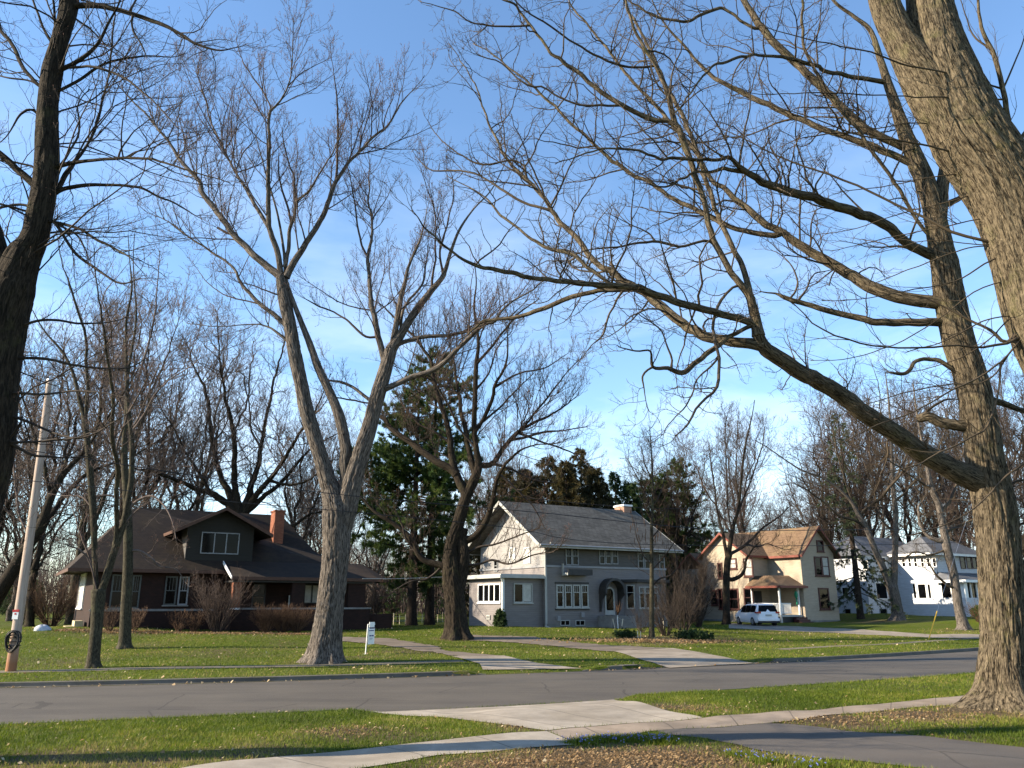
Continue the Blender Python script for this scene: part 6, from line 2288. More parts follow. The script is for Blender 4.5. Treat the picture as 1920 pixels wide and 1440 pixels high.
pl = flat(-175, 1430, NEARZ)
LEFT = [
 "-175,1436,150 -165,1380,116 -150,1300,104 -118,1180,98 -80,1060,94 -48,950,90 -22,860,86 -16,790,86 -10,720,84 0,650,84 10,590,86 22,545,84 32,515,74 45,480,66 62,450,54 78,383,50 87,317,48 88,250,46 91,183,42 98,133,44 106,100,38 115,66,36 125,33,37 130,0,40 136,-60,38 140,-160,30",
 "0,620,60 2,560,56 0,510,50 -8,470,44 -22,420,40 -45,370,36 -85,300,30 -130,200,22",
 "130,16,14 147,13,13 193,15,12 233,23,10 283,37,9 333,60,7 367,80,6 407,92,4 443,92,2 460,85,1.5", "247,30,5 247,53,5 255,72,4 263,90,3.5 268,105,2", "243,24,5 250,10,5 262,-25,4",
 "112,140,11 123,130,10 150,113,9 183,80,7 207,37,5 230,0,3 240,-30,2", "106,178,8 117,173,7 167,133,6 213,117,5 267,108,4 320,107,2 345,100,1.5", "125,126,6 143,125,6 193,128,6 240,150,5 280,180,4 310,207,3 330,240,2",
 "105,322,10 127,310,10 167,302,7 220,297,6 277,297,5 320,307,4 367,323,3 433,343,1.5", "84,412,9 90,407,9 110,363,10 133,317,10 157,287,6 177,247,5 193,193,5 207,133,4 213,83,4 213,33,3 215,-10,2",
 "115,300,6 120,293,5 140,263,5 148,230,4 150,200,3 165,165,2", "220,297,4 235,270,4 250,243,3 275,225,2", "277,297,3 295,275,3 312,262,2", "105,365,9 120,357,9 160,350,8 200,348,6 260,353,5 300,370,4 350,390,3 380,410,1.5",
 "95,425,8 103,417,7 150,430,6 200,457,5 240,480,3 262,500,1.5", "95,440,6 123,460,6 160,487,6 193,513,5 227,530,4 267,523,2", "110,415,4 140,440,4 155,470,3 165,500,2",
 "85,165,9 70,163,8 43,130,8 20,80,8 0,50,7 -20,0,5", "70,163,5 50,150,4 20,148,4 -10,140,3", "60,355,16 53,350,16 30,320,14 0,290,13 -60,240,9", "70,400,6 40,385,6 0,390,5 -40,400,3", "80,230,6 60,205,6 40,215,5 20,250,3 0,270,2",
 "95,100,7 90,75,6 78,40,5 65,0,4 60,-30,3", "105,90,7 105,60,6 104,20,5 100,-20,4", "60,610,5 33,633,0 20,640,6 45,618,6 70,603,6 110,602,5 167,608,4 217,602,2 240,596,1.5",
 "30,668,6 83,673,6 133,683,5 190,690,4 240,688,3 267,673,2", "30,733,6 83,737,5 140,732,4 200,737,2 230,742,1.5", "18,777,6 50,780,6 87,803,5 133,820,4 167,818,4 213,793,3 250,767,2 293,753,1.5", "15,827,5 83,828,4 140,821,3 180,812,1.5", "15,845,6 60,855,5 117,858,3 173,857,2",
 "0,840,5 15,825,5 30,805,4 38,790,3"]
LEFT = [s for s in LEFT if not s.startswith("60,610")] + ["28,632,6 45,618,6 70,603,6 110,602,5 167,608,4 217,602,2 240,596,1.5"]
traced_tree("lindens_tree".replace("lindens", "linden"), "near dark tree cut by the left picture edge, with stubs and drooping twigs", (-175, 1430), pl[1], LEFT, ST_LEFT,
            M['bark_dark'], M['twig_dark'], 33, trunks=2, sides=26, roots=0.3, tsides=128, grooves=15, loc=(pl[0], pl[1], NEARZ), dz=0.6, rough=0.06)

pa = ground(175, 1252)
THIN1 = [
 "175,1256,27 175,1237,22 178,1205,20 181,1175,20 183,1140,22 185,1105,25",
 "190,1108,14 200,1080,14 212,1040,13 230,987,11 240,937,10 246,900,10 247,877,10 247,820,9 240,760,8 237,677,6 237,603,5 247,543,4 243,487,2 240,440,1.5",
 "180,1110,10 179,1075,9 177,1025,10 175,962,12 170,900,12 167,860,12 160,793,10 150,753,8 137,700,6 117,660,5 83,620,3 60,580,1.5",
 "163,790,6 163,760,7 163,677,6 157,620,5 133,543,4 120,500,2 110,450,1.5", "247,810,5 263,787,5 277,767,4 300,727,3 353,690,2 375,670,1.5", "243,765,5 263,700,5 280,643,4 290,593,3 297,510,2 300,470,1.5",
 "212,1035,8 217,987,8 220,900,8 220,877,8 210,820,7 213,743,6 200,660,5 190,593,4 180,510,2 178,460,1.5", "220,880,5 222,830,4 240,780,4 262,740,3 285,690,2",
 "180,1080,4 165,1040,3 150,1000,3 138,960,2 132,940,1.5", "186,1120,4 170,1060,3 155,1035,3 120,1020,2", "190,1085,4 200,1060,3 215,1020,2", "175,950,4 150,930,3 120,930,2 90,925,1.5", "230,985,4 255,960,3 280,940,2"]
traced_tree("young_tree", "slim grey tree by the near end of the far sidewalk, trunk forked at chest height", (175, 1254), pa[1], THIN1, ST_THIN, M['bark_grey'], M['twig_red'], 41, trunks=3, sides=14, roots=0.25,
            loc=(at(175, 1254, pa[1])[0], pa[1], pa[2]), dz=0.6, rough=0.05, limb_mat=M['bark_grey'], min_limb=5.5)
pb = ground(233, 1216)
THIN2 = ["233,1219,26 234,1200,21 236,1150,19 240,1060,17 240,990,16 237,920,14 233,850,12 237,780,9 240,700,6 255,600,4 250,500,2 252,440,1.5",
 "238,960,6 255,940,5 285,930,4 310,950,3 325,985,2 330,1010,1.5", "240,1035,4 262,1033,4 285,1047,4 300,1062,3 330,1068,2 345,1090,1.5", "236,880,5 215,850,4 200,800,3 190,740,2", "238,820,5 262,780,4 280,730,3 300,680,2", "237,780,4 220,740,3 210,690,2 200,640,1.5"]
traced_tree("young_tree", "slim single-trunked grey tree on the lawn in front of the brick house", (233, 1217), pb[1], THIN2, ST_THIN, M['bark_grey'], M['twig_red'], 43, trunks=1, sides=14, roots=0.3,
            loc=(at(233, 1217, pb[1])[0], pb[1], pb[2]), dz=0.6, rough=0.05)

pj = ground(1222, 1196)
SMALL = ["1222,1199,12 1222,1180,10 1222,1120,8 1222,1045,7 1222,970,5.5 1224,920,4 1222,860,3 1218,800,1.5", "1222,1100,3 1238,1085,3 1258,1078,3 1270,1060,2 1265,1030,1.5", "1222,1070,2.5 1240,1050,2.5 1262,1020,2 1270,990,1.5",
 "1222,1060,2.5 1205,1040,2.5 1195,1010,2 1190,985,1", "1222,1010,2.5 1240,985,2.5 1250,960,2 1262,930,1", "1223,975,2 1208,950,2 1200,925,1.5", "1223,950,2 1238,925,2 1248,890,1", "1222,900,2 1210,870,1.5 1205,850,1"]
ST_SMALL = dict(wob=0.05, levels=[dict(per_m=3.5, t0=0.25, ang=52, lf=0.3, lmin=0.4, lmax=1.6, rk=0.007, rmin=0.007, n=7, wig=0.14, up=0.06),
    dict(per_m=3.5, t0=0.12, ang=46, lf=0.45, lmin=0.2, lmax=0.7, rk=0.007, rmin=0.006, n=5, wig=0.16, up=0.06)], trunk_twigs=True)
catalpa = traced_tree("catalpa_tree", "small straight tree with dark hanging seed pods in front of the grey house", (1222, 1197), pj[1], SMALL, ST_SMALL, M['bark_grey'], M['twig_dark'], 51, trunks=1, sides=10, roots=0.2,
            loc=(at(1222, 1197, pj[1])[0], pj[1], pj[2]), dz=0.5)
rs = np.random.RandomState(5)
for k in range(48):
    a, b = rs.uniform(1180, 1262), rs.uniform(950, 1012)
    p = at(a, b, pj[1] + rs.uniform(-1.2, 1.2)) - np.array(catalpa.location)
    l = rs.uniform(0.25, 0.5)
    P = np.array([p, p + [rs.randn() * 0.02, 0, -l * 0.5], p + [rs.randn() * 0.03, rs.randn() * 0.03, -l]])
    tube_mesh("seed_pod", [(P[None], np.array([[0.012, 0.022, 0.006]]), 4)], M['pod'], catalpa)

pk = ground(1362, 1171)
KT = ["1362,1174,16 1362,1150,13 1362,1090,12 1364,1055,12 1367,1040,12", "1366,1042,9 1372,1000,8 1378,975,6 1385,950,5 1395,850,4 1410,780,2 1415,750,1.5", "1363,1050,7 1355,1000,6 1345,960,4 1338,900,3 1330,850,2",
 "1368,1040,6 1400,1020,5 1430,990,4 1460,970,3 1480,950,1.5", "1367,1085,7 1380,1085,7 1393,1075,6 1400,1050,4 1410,1030,3 1425,1015,1.5", "1372,1000,4 1365,950,4 1362,880,3 1360,820,2 1362,780,1.5", "1378,975,4 1400,920,3 1425,850,2.5 1435,800,1.5", "1400,1020,4 1420,1025,3 1440,1020,2 1470,1030,1", "1385,950,3 1380,900,3 1382,830,2 1385,780,1.5"]
traced_tree("street_tree", "dark trunked tree standing in front of the cream house beside the white minivan", (1362, 1172), pk[1], KT, ST_BG, M['bark_dark'], M['twig_dark'], 53, trunks=2, sides=12, roots=0.25,
            loc=(at(1362, 1172, pk[1])[0], pk[1], pk[2]), dz=0.7)

pq = ground(1682, 1163)
LT = ["1683,1168,26 1683,1148,20 1678,1120,19 1672,1098,20", "1670,1104,14 1658,1070,13 1641,1032,11 1623,987,10 1611,968,9 1597,942,6 1575,919,5 1540,895,4 1500,880,3 1440,840,2 1415,825,1.5", "1675,1100,14 1677,1065,12 1679,1018,10 1679,959,9 1675,924,8 1672,860,6 1670,800,5 1665,740,3 1660,700,1.5",
 "1611,968,6 1620,955,5 1646,938,6 1667,914,5 1690,890,4 1710,860,2", "1623,987,5 1600,975,5 1570,965,4 1530,930,3 1490,905,2", "1597,942,4 1585,900,3 1570,850,3 1560,800,2 1545,760,1", "1676,940,5 1700,920,4 1730,880,3 1745,840,2", "1679,1000,4 1650,970,4 1640,930,3 1625,880,2 1610,830,1.5", "1672,860,4 1640,820,3 1610,790,2 1570,760,1.5", "1674,900,4 1700,850,3 1715,800,2 1725,760,1"]
traced_tree("shade_tree", "forked tree with two thick stems in front of the white house", (1683, 1164), pq[1], LT, ST_BROAD, M['bark_maple'], M['twig_oak'], 57, trunks=3, sides=14, roots=0.35,
            loc=(at(1683, 1164, pq[1])[0], pq[1], pq[2]), dz=0.7)
pr = ground(1806, 1181)
RT = ["1808,1185,26 1806,1172,20 1797,1136,16 1788,1077,15 1776,1030,15 1769,994,13 1760,947,11 1748,919,10 1735,860,6 1720,780,4 1712,720,2", "1765,1013,9 1753,1013,8 1734,1002,6 1724,976,5 1722,950,4 1734,935,3 1740,900,2", "1790,1100,6 1778,1098,6 1767,1089,5 1750,1070,3 1740,1050,2",
 "1762,960,6 1785,930,5 1800,880,4 1810,830,3 1815,780,1.5", "1748,919,5 1720,900,4 1690,880,3 1660,860,2", "1770,1000,5 1800,985,4 1830,970,3 1850,940,2", "1740,880,4 1765,830,3 1775,780,2 1780,740,1", "1776,1030,4 1745,1040,3 1715,1035,3 1690,1050,2"]
traced_tree("shade_tree", "single stemmed tree with a pruned knob on the lawn before the white porch", (1807, 1182), pr[1], RT, ST_BROAD, M['bark_maple'], M['twig_oak'], 59, trunks=1, sides=14, roots=0.35,
            loc=(at(1807, 1182, pr[1])[0], pr[1], pr[2]), dz=0.7)

LEAN = ["-40,1180,40 -10,1125,34 15,1085,28 45,1035,24 75,990,20 95,935,16 112,900,14 135,870,11 155,850,8 190,800,5 230,740,3 260,690,2", "20,1080,14 60,1020,14 100,960,12 140,910,10 180,880,7 240,860,5 290,830,3 330,800,2", "95,935,8 88,890,8 75,850,7 60,800,6 40,740,4 30,680,2",
 "112,900,8 120,870,8 125,830,6 130,760,4 120,700,3 115,640,2", "140,910,6 170,930,5 210,930,4 260,950,3", "60,1020,5 40,970,5 30,920,4 25,860,3", "155,850,5 160,800,4 165,740,3 150,680,2"]
traced_tree("leaning_tree", "dark old tree leaning right behind the utility pole", (-40, 1178), 52, LEAN, ST_BROAD, M['bark_dark'], M['twig_red'], 61, trunks=1, wscale=0.85, sides=14, roots=0.2, loc=(at(-40, 1178, 52)[0], 52, hz(at(-40, 1178, 52)[0], 52)), dz=0.6)

FAN = ["452,1130,48 452,1050,44 452,1000,44 453,970,46", "445,985,26 440,955,24 425,920,18 413,893,14 400,827,12 387,743,9 375,710,6 360,680,4 350,640,2", "450,975,22 445,940,20 440,910,16 437,810,12 423,743,8 413,677,5 410,620,3 405,580,2",
 "440,970,20 415,940,18 395,925,16 363,915,12 333,900,10 283,883,7 260,880,4 235,870,2", "455,975,22 462,950,20 475,900,15 490,840,11 500,780,9 515,710,6 530,650,4 540,600,2", "462,965,18 480,935,16 510,895,12 540,850,9 560,815,7 585,780,5 605,740,3 620,700,2",
 "465,965,16 500,930,12 540,890,9 575,850,6 600,830,4 640,810,2", "510,905,8 545,910,7 580,900,5 610,870,3 640,860,2", "480,990,10 520,995,9 550,985,8 580,965,6 600,960,5 625,950,2", "395,925,8 375,890,8 350,850,6 330,810,5 305,770,3 290,730,2", "437,810,6 460,760,5 470,700,4 475,640,2", "490,840,6 470,800,5 465,750,4 455,700,3"]
fb = at(452, 1130, 64)
traced_tree("spreading_tree", "many-stemmed tree fanning out behind the roof of the dark brick house", (452, 1140), 64, FAN, ST_BROAD, M['bark_dark'], M['twig_red'], 63, trunks=1, sides=14, roots=0.2, wscale=0.72, loc=(fb[0], 64, hz(fb[0], 64)), dz=0.7)
# ------------------------------------------------------------------ conifers
def put(px, Y):
    p = at(px, 1150, Y)
    return (p[0], p[1], hz(p[0], p[1]))


def top_h(py, Y, loc):
    return at(960, py, Y)[2] - loc[2]


l = put(772, 64); conifer("pine_tree", "tall green pine with open tiered branches behind the stout dark maple, left of a pair", l, top_h(690, 64, l), 5.2, 71, M['needle_pine'], M['bark_pine'], base=0.14, cn=26, gaps=0.12, per=6, trunk_r=0.42, whorl=0.7, cw=0.06, clump=0.36, cstep=0.17)
l = put(806, 66); conifer("pine_tree", "tallest green pine behind the stout dark maple, right of a pair", l, top_h(655, 66, l), 5.4, 72, M['needle_pine'], M['bark_pine'], base=0.2, cn=26, gaps=0.12, per=6, trunk_r=0.40, whorl=0.7, cw=0.06, clump=0.36, cstep=0.17)
l = put(1030, 84); conifer("spruce_tree", "brownish green conifer rising behind the left end of the grey roof", l, top_h(850, 84, l), 6.0, 73, M['needle_brown'], M['bark_pine'], base=0.05, shape='spruce', clump=0.36, cn=22, cw=0.07, cstep=0.17, per=7, gaps=0.05)
l = put(1095, 86); conifer("spruce_tree", "tallest brownish conifer behind the middle of the grey roof", l, top_h(832, 86, l), 6.2, 74, M['needle_brown'], M['bark_pine'], base=0.05, shape='spruce', clump=0.36, cn=22, cw=0.07, cstep=0.17, per=7, gaps=0.05)
l = put(950, 86); conifer("spruce_tree", "brown conifer at the left behind the grey gable", l, top_h(872, 86, l), 5.2, 75, M['needle_brown'], M['bark_pine'], base=0.05, shape='spruce', clump=0.36, cn=22, cw=0.07, cstep=0.17, per=7, gaps=0.05)
l = put(1160, 88); conifer("spruce_tree", "dark pointed spruce left of the grey house chimney", l, top_h(882, 88, l), 3.3, 76, M['needle_dark'], M['bark_pine'], base=0.06, shape='spruce', clump=0.34, cn=24, cw=0.07, cstep=0.17, per=7, gaps=0.05)
l = put(1222, 97); conifer("pine_tree", "dark pine directly right of the grey house chimney", l, top_h(898, 97, l), 3.4, 77, M['needle_dark'], M['bark_pine'], base=0.1, clump=0.34, cn=24, cw=0.07, cstep=0.17, per=7)
l = put(1282, 96); conifer("pine_tree", "ragged green pine between the grey house and the cream house", l, top_h(862, 96, l), 4.6, 78, M['needle_pine'], M['bark_pine'], base=0.12, clump=0.36, cn=24, cw=0.07, cstep=0.17, per=6, gaps=0.15)
l = put(1612, 78); conifer("spruce_tree", "sparse drooping spruce standing before the left part of the white house", l, top_h(770, 78, l), 4.2, 79, M['needle_grey'], M['bark_pine'], base=0.12, shape='spruce', droop=-0.3, clump=0.3, cn=16, cw=0.055, gaps=0.25, whorl=0.7, trunk_r=0.33, cstep=0.24)
l = put(745, 72); conifer("spruce_tree", "young bright green spruce at the foot of the pines", l, 4.6, 1.7, 80, M['needle_pine'], M['bark_pine'], base=0.03, shape='spruce', clump=0.2, cn=10, whorl=0.35)
l = put(817, 74); conifer("spruce_tree", "young green spruce partly behind the stout dark maple trunk", l, 5.2, 1.8, 81, M['needle_pine'], M['bark_pine'], base=0.03, shape='spruce', clump=0.2, cn=10, whorl=0.35)

for (px_, py_, Y_, sp_, sd_, mt_, lab_) in ((985, 875, 82, 6.0, 82, 'needle_brown', "full brownish conifer just behind the grey gable peak"), (1065, 862, 81, 6.0, 83, 'needle_brown', "full brownish conifer behind the left third of the grey roof"), (1122, 872, 82, 5.4, 84, 'needle_brown', "full dull green conifer behind the middle of the grey roof"),
                                           (1190, 905, 82, 4.6, 85, 'needle_dark', "broad dark conifer left of the grey house chimney"), (1252, 905, 98, 5.4, 86, 'needle_dark', "broad dark conifer right of the grey house chimney")):
    l = put(px_, Y_)
    conifer("conifer_tree", lab_, l, top_h(py_, Y_, l), sp_, sd_, M[mt_], M['bark_pine'], base=0.06, shape='spruce', clump=0.42, cn=22, cw=0.08, cstep=0.17, per=8, gaps=0.04, whorl=0.5)

# ------------------------------------------------------------------ background bare trees: a few grown, the rest copies of them
BGL = []
kinds = [("vase", 4, 0.30, ST_BG, 'bark_dark', 'twig_red'), ("broad", 5, 0.34, ST_BROAD, 'bark_dark', 'twig_dark'), ("tall", 4, 0.22, ST_BG, 'bark_grey', 'twig_red'), ("round", 6, 0.30, ST_BROAD, 'bark_maple', 'twig_maple')]
PROTO = []
for i, (nm, st, sp, style, bk, tw) in enumerate(kinds):
    H0 = 17.0
    PROTO.append((bare_tree("bare_tree", "x", (0, 0, 0), H0, H0 * sp, 200 + i, style, M[bk], M[tw], stems=st, fork=0.16 if i != 2 else 0.22), H0))
used = [0, 0, 0, 0]
BG = [  # px, top py, depth, kind, label
 (60, 560, 60, 0, "tall reddish bare tree just right of the near left trunk"), (130, 520, 66, 2, "tall twiggy bare tree behind the top of the utility pole"), (205, 560, 72, 0, "bare tree with reddish twigs behind the two slim grey trees"),
 (285, 640, 75, 1, "bare tree behind the left part of the bungalow roof"), (345, 620, 82, 2, "slim bare tree behind the bungalow dormer"), (20, 760, 80, 3, "bare tree low behind the leaning dark tree at the far left"),
 (150, 800, 92, 1, "distant bare tree behind the left end of the bungalow"), (540, 740, 85, 0, "bare tree behind the bungalow chimney"), (600, 860, 104, 1, "low distant bare tree behind the tall pale maple trunk"),
 (700, 900, 100, 3, "small distant bare tree seen between the pale maple and the pine"), (960, 800, 90, 0, "bare reddish tree behind the grey gable peak"), (930, 880, 98, 1, "bare tree behind the stout dark maple's right limbs"),
 
 (1272, 785, 94, 1, "gnarled bare tree rising before the ragged pine"), (1405, 775, 88, 0, "thin fan shaped bare tree behind the cream house roof"),
 (1450, 925, 112, 3, "low round bare tree above the cream roof ridge"), (1490, 905, 118, 1, "faint bare tree right of the cream roof ridge"), (1540, 900, 110, 2, "faint bare tree above the cream house gable"),
 (1590, 740, 96, 1, "tall bare tree behind the drooping spruce"), (1655, 700, 98, 3, "tall bare tree behind the white house left part"), (1720, 690, 100, 1, "bare tree behind the white house roof"), (1780, 720, 96, 0, "bare tree behind the white house seen beside the oak trunk"),
 (1870, 700, 90, 3, "bare tree behind the leaning oak trunk"), (1930, 640, 80, 1, "bare tree at the right picture edge beyond the oak"), (1300, 930, 120, 1, "distant bare tree low behind the ragged pine"),
 (820, 820, 112, 0, "distant bare tree behind the pines"), (-60, 620, 75, 1, "bare tree beyond the left picture edge"), (1250, 830, 108, 3, "distant bare tree behind the dark pine"), 
 (1010, 860, 118, 3, "distant bare tree behind the brown conifer at the grey gable"), (1370, 900, 118, 3, "distant bare tree left of the cream house roof"), (1820, 800, 115, 2, "distant slim bare tree near the oak trunk")]
BG += [(1565, 800, 112, 3, "distant bare tree left of the drooping spruce"), (1625, 780, 114, 0, "distant bare tree right of the drooping spruce"),
 (1800, 760, 110, 0, "distant reddish bare tree beside the white house porch"), (1905, 720, 108, 2, "distant bare tree right of the leaning oak trunk"), (1960, 760, 116, 0, "distant reddish bare tree at the far right"),
 (565, 780, 98, 2, "slim bare tree between bungalow chimney and maple"), (640, 800, 100, 0, "reddish bare tree behind the pale maple fork"),
 (900, 830, 94, 0, "reddish bare tree behind the stout dark maple crown"), ]
rsb = random.Random(4)
for (px, py, Y, k, lab) in BG:
    l = put(px, Y)
    Ht = top_h(py, Y, l)
    proto, H0 = PROTO[k]
    o = proto if used[k] == 0 else copy_tree(proto)
    used[k] += 1
    o.location = l
    s_ = Ht / H0 * 1.02
    o.scale = (s_ * rsb.uniform(0.85, 1.1), s_ * rsb.uniform(0.85, 1.1), s_)
    o.rotation_euler = (0, 0, rsb.uniform(0, 6.28))
    tag(o, lab, "tree", "bare trees behind the houses")

# far wood on the horizon: one mass of brush
rs = np.random.RandomState(77)
n = 5200
ang = rs.uniform(-0.85, 0.95, n)
dist = rs.uniform(108, 165, n)
X, Yv = dist * np.tan(ang) * 0.9, dist
bz = height(X, Yv)
Hn = rs.uniform(4.0, 8.0, n) + 6 * rs.rand(n) ** 3
k = 6
q = np.linspace(0, 1, k)[None, :, None]
S0_ = np.stack([X, Yv, bz - 0.2], -1)[:, None]
E_ = np.stack([X + rs.randn(n) * 1.2, Yv + rs.randn(n) * 1.2, bz + Hn], -1)[:, None]
Pw = S0_ * (1 - q) + E_ * q + rs.randn(n, k, 3) * 0.15
Rw = np.broadcast_to(np.linspace(0.08, 0.02, k), (n, k))
Pc, Rc = children(Pw, Rw, rs, per_m=1.1, t0=0.15, ang=40, lf=0.5, lmin=0.8, lmax=3.5, rk=0.012, rmin=0.018, n=4, wig=0.15, up=0.08)
o = tube_mesh("far_woods", [(Pw, Rw, 4), (Pc, Rc, 3)], M['twig_red'], None)
tag(o, "low mass of bare woods along the horizon", "woods", kind='stuff')

# ------------------------------------------------------------------ bushes
def bush_at(px, py, W, Hh, seed, mat, name, label, **k):
    g = ground(px, py)
    return twig_bush(name, label, g, Hh, W, seed, mat, **k)


bush_at(407, 1185.5, 3.3, 3.1, 301, M['twig_maple'], "vase_bush", "large vase shaped leafless bush in front of the bungalow", stems=40, density=1.3)
for i, (a, b) in enumerate(((498, 1187), (528, 1187), (556, 1187))):
    bush_at(a, b, 1.7, 1.4, 310 + i, M['twig_rust'], "hedge_bush", ["leafless brown hedge bush before the porch wall, left of three", "leafless brown hedge bush before the porch wall, middle of three", "leafless brown hedge bush before the porch wall, right of three"][i], stems=60, density=1.7, group="hedge bushes under the porch")
for i, (a, b, h_) in enumerate(((205, 1184, 1.2), (252, 1184, 1.1), (335, 1186, 1.1), (362, 1186, 1.0))):
    bush_at(a, b, 1.1, h_, 320 + i, M['twig_rust'], "low_bush", ["rusty low shrub under the first bungalow window pair", "rusty low shrub between the two slim grey trees", "rusty low shrub left of the vase shaped bush", "small rusty shrub close by the vase shaped bush"][i], stems=34, group="rusty shrubs along the bungalow")
bush_at(95, 1174, 5.0, 3.6, 331, M['twig_rust'], "twiggy_bush", "large brown leafless thicket left of the bungalow side steps", stems=70, density=1.1)
bush_at(40, 1172, 4.0, 3.0, 332, M['twig_dark'], "twiggy_bush", "dark leafless thicket behind the utility pole", stems=50, density=1.0)
bush_at(690, 1166, 5.0, 4.4, 333, M['twig_maple'], "twiggy_bush", "brown leafless thicket right of the bungalow porch", stems=70, density=1.0)
bush_at(730, 1165, 3.0, 3.4, 334, M['twig_rust'], "twiggy_bush", "reddish leafless bush behind the low fence", stems=50, density=1.0)
bush_at(1248, 1192, 2.4, 2.3, 340, M['twig_dark'], "shrub", "upright brown shrub clump beside the small pod tree", stems=44, density=1.0)
bush_at(1282, 1184, 3.2, 2.9, 341, M['twig_dark'], "shrub", "dense dark leafless shrub at the right end of the grey house", stems=34, density=1.0)
bush_at(1264, 1179, 3.0, 4.0, 342, M['twig_dark'], "shrub", "tall dark leafless shrub before the grey house bay window", stems=26, density=0.9)
bush_at(1310, 1176, 2.6, 4.4, 343, M['twig_dark'], "shrub", "tall leafless shrub between the grey and cream houses", stems=30, density=1.0)
bush_at(1203, 1186, 1.6, 1.3, 344, M['twig_dark'], "shrub", "small sparse shrub left of the pod tree", stems=22, density=0.9)
bush_at(1838, 1166, 2.4, 1.5, 345, M['twig_rust'], "shrub", "bare twiggy shrub in front of the white porch", stems=40, density=1.0)
bush_at(1296, 1166, 6.0, 7.5, 346, M['twig_dark'], "tall_shrub", "big dark thicket hiding the right end of the grey house", stems=34, density=0.8)


def leafy(px, py, W, Hh, seed, mat, name, label, cone=False, n=700, cn=10, size=0.12, wd=0.06, cat="bush"):
    rs = np.random.RandomState(seed)
    g = ground(px, py)
    root = empty(name, g, 0, label, cat)
    d = unit(rs.randn(n, 3))
    r_ = rs.rand(n, 1) ** 0.35
    c = d * r_ * np.array([W / 2, W / 2, Hh / 2]) + [0, 0, Hh / 2]
    if cone:
        k = 1 - np.clip(c[:, 2] / Hh, 0, 1) ** 1.2
        c[:, :2] *= (0.25 + k)[:, None]
    c += 0.08 * rs.randn(n, 3)
    c[:, 2] = np.maximum(c[:, 2], 0.04)
    V, F, ti = tufts(c, rs, cn, size, wd, d * 0.6, 1.0)
    mb = MB()
    for k in range(5):
        a = k * 1.256
        mb.tube([(0.05 * math.cos(a), 0.05 * math.sin(a), -0.05), (W * 0.25 * math.cos(a), W * 0.25 * math.sin(a), Hh * 0.7)], [0.025, 0.01], 5)
    mb.build("stems", M['bark_pine'], root)
    mesh_obj("foliage", V, F, mat, root, False, {'tint': ('FLOAT', ti)})
    return root


leafy(938, 1176, 0.7, 0.95, 401, M['needle_dark'], "dwarf_conifer", "tiny cone shaped evergreen at the sunroom corner of the grey house", True)
leafy(1862, 1162, 3.0, 1.2, 402, M['box_leaf'], "evergreen_bush", "clipped green evergreen bush before the white porch", n=1400)
leafy(1173, 1196, 1.2, 0.36, 403, M['needle_dark'], "low_evergreen", "low dark evergreen left of the small pod tree", n=260)
leafy(1300, 1200, 2.0, 0.45, 404, M['needle_dark'], "low_evergreen", "wide low dark evergreen right of the leafy bed", n=420)
leafy(30, 1160, 5.0, 4.5, 405, M['needle_dark'], "evergreen_bush", "dark evergreen mass behind the utility pole", n=1800, size=0.22)

# ------------------------------------------------------------------ grass, fallen leaves
rs = np.random.RandomState(99)


def scatter(n, x0, x1, y0, y1, ok):
    x = rs.uniform(x0, x1, n)
    y = rs.uniform(y0, y1, n)
    k = (np.abs(x) < 0.72 * y + 1.5)
    x, y = x[k], y[k]
    k = ok(x, y)
    for poly in PAVED:
        P = np.array(poly)
        bb = (x > P[:, 0].min()) & (x < P[:, 0].max()) & (y > P[:, 1].min()) & (y < P[:, 1].max())
        if bb.any():
            i = np.where(bb & k)[0]
            k[i[inpoly(x[i], y[i], poly)]] = False
    return x[k], y[k]


def blades(x, y, hgt, wid, tint, lean=0.5):
    n = len(x)
    z = height(x, y)
    az = rs.rand(n) * 6.283
    h = hgt * rs.uniform(0.5, 1.35, n)
    w = wid * rs.uniform(0.7, 1.3, n)
    lx, ly = rs.randn(n) * lean * h, rs.randn(n) * lean * h
    c, s = np.cos(az) * w / 2, np.sin(az) * w / 2
    A = np.stack([x - c, y - s, z - 0.005], -1)
    B = np.stack([x + c, y + s, z - 0.005], -1)
    T = np.stack([x + lx, y + ly, z + h], -1)
    V = np.stack([A, B, T], 1).reshape(-1, 3)
    return V, np.arange(3 * n).reshape(-1, 3), np.repeat(tint, 3)


def grass_tint(x, y, spread=0.35):
    p = np.stack([x * 0.5, y * 0.5, 0 * x], -1)
    return np.clip(0.33 + 1.0 * (vnoise(p) - 0.5) + 0.6 * (vnoise(p * 6 + 7) - 0.5) + spread * rs.randn(len(x)) * 0.75 + 0.6 * bareness(x, y), 0, 1)


near_ok = lambda x, y: (NK(x) - y > 0.06) & (rs.rand(len(x)) > 1.25 * bareness(x, y) + 0.5 * np.clip(vnoise(np.stack([x * 1.6, y * 1.6, 0 * x], -1)) - 0.45, 0, 1))
x, y = scatter(420000, -14, 16, 8.5, 21, near_ok)
V1, F1, t1 = blades(x, y, 0.055, 0.011, grass_tint(x, y))
x, y = scatter(260000, 6, 34, 15, 38, near_ok)
V1b, F1b, t1b = blades(x, y, 0.055, 0.014, grass_tint(x, y))
F1 = np.vstack([F1, F1b + len(V1)])
V1, t1 = np.vstack([V1, V1b]), np.concatenate([t1, t1b])
o = mesh_obj("grass", V1, F1, M['blade'], None, False, {'tint': ('FLOAT', t1)})
tag(o, "short green grass of the near verge and front lawn", "grass", kind='stuff')
far_ok = lambda x, y: (y - FK(x) > 0.14) & (rs.rand(len(x)) > 0.9 * bareness(x, y) + 0.7 * np.clip(vnoise(np.stack([x * 0.9, y * 0.9, 0 * x + 3], -1)) - 0.5, 0, 1))
x, y = scatter(420000, -32, 46, 20, 62, far_ok)
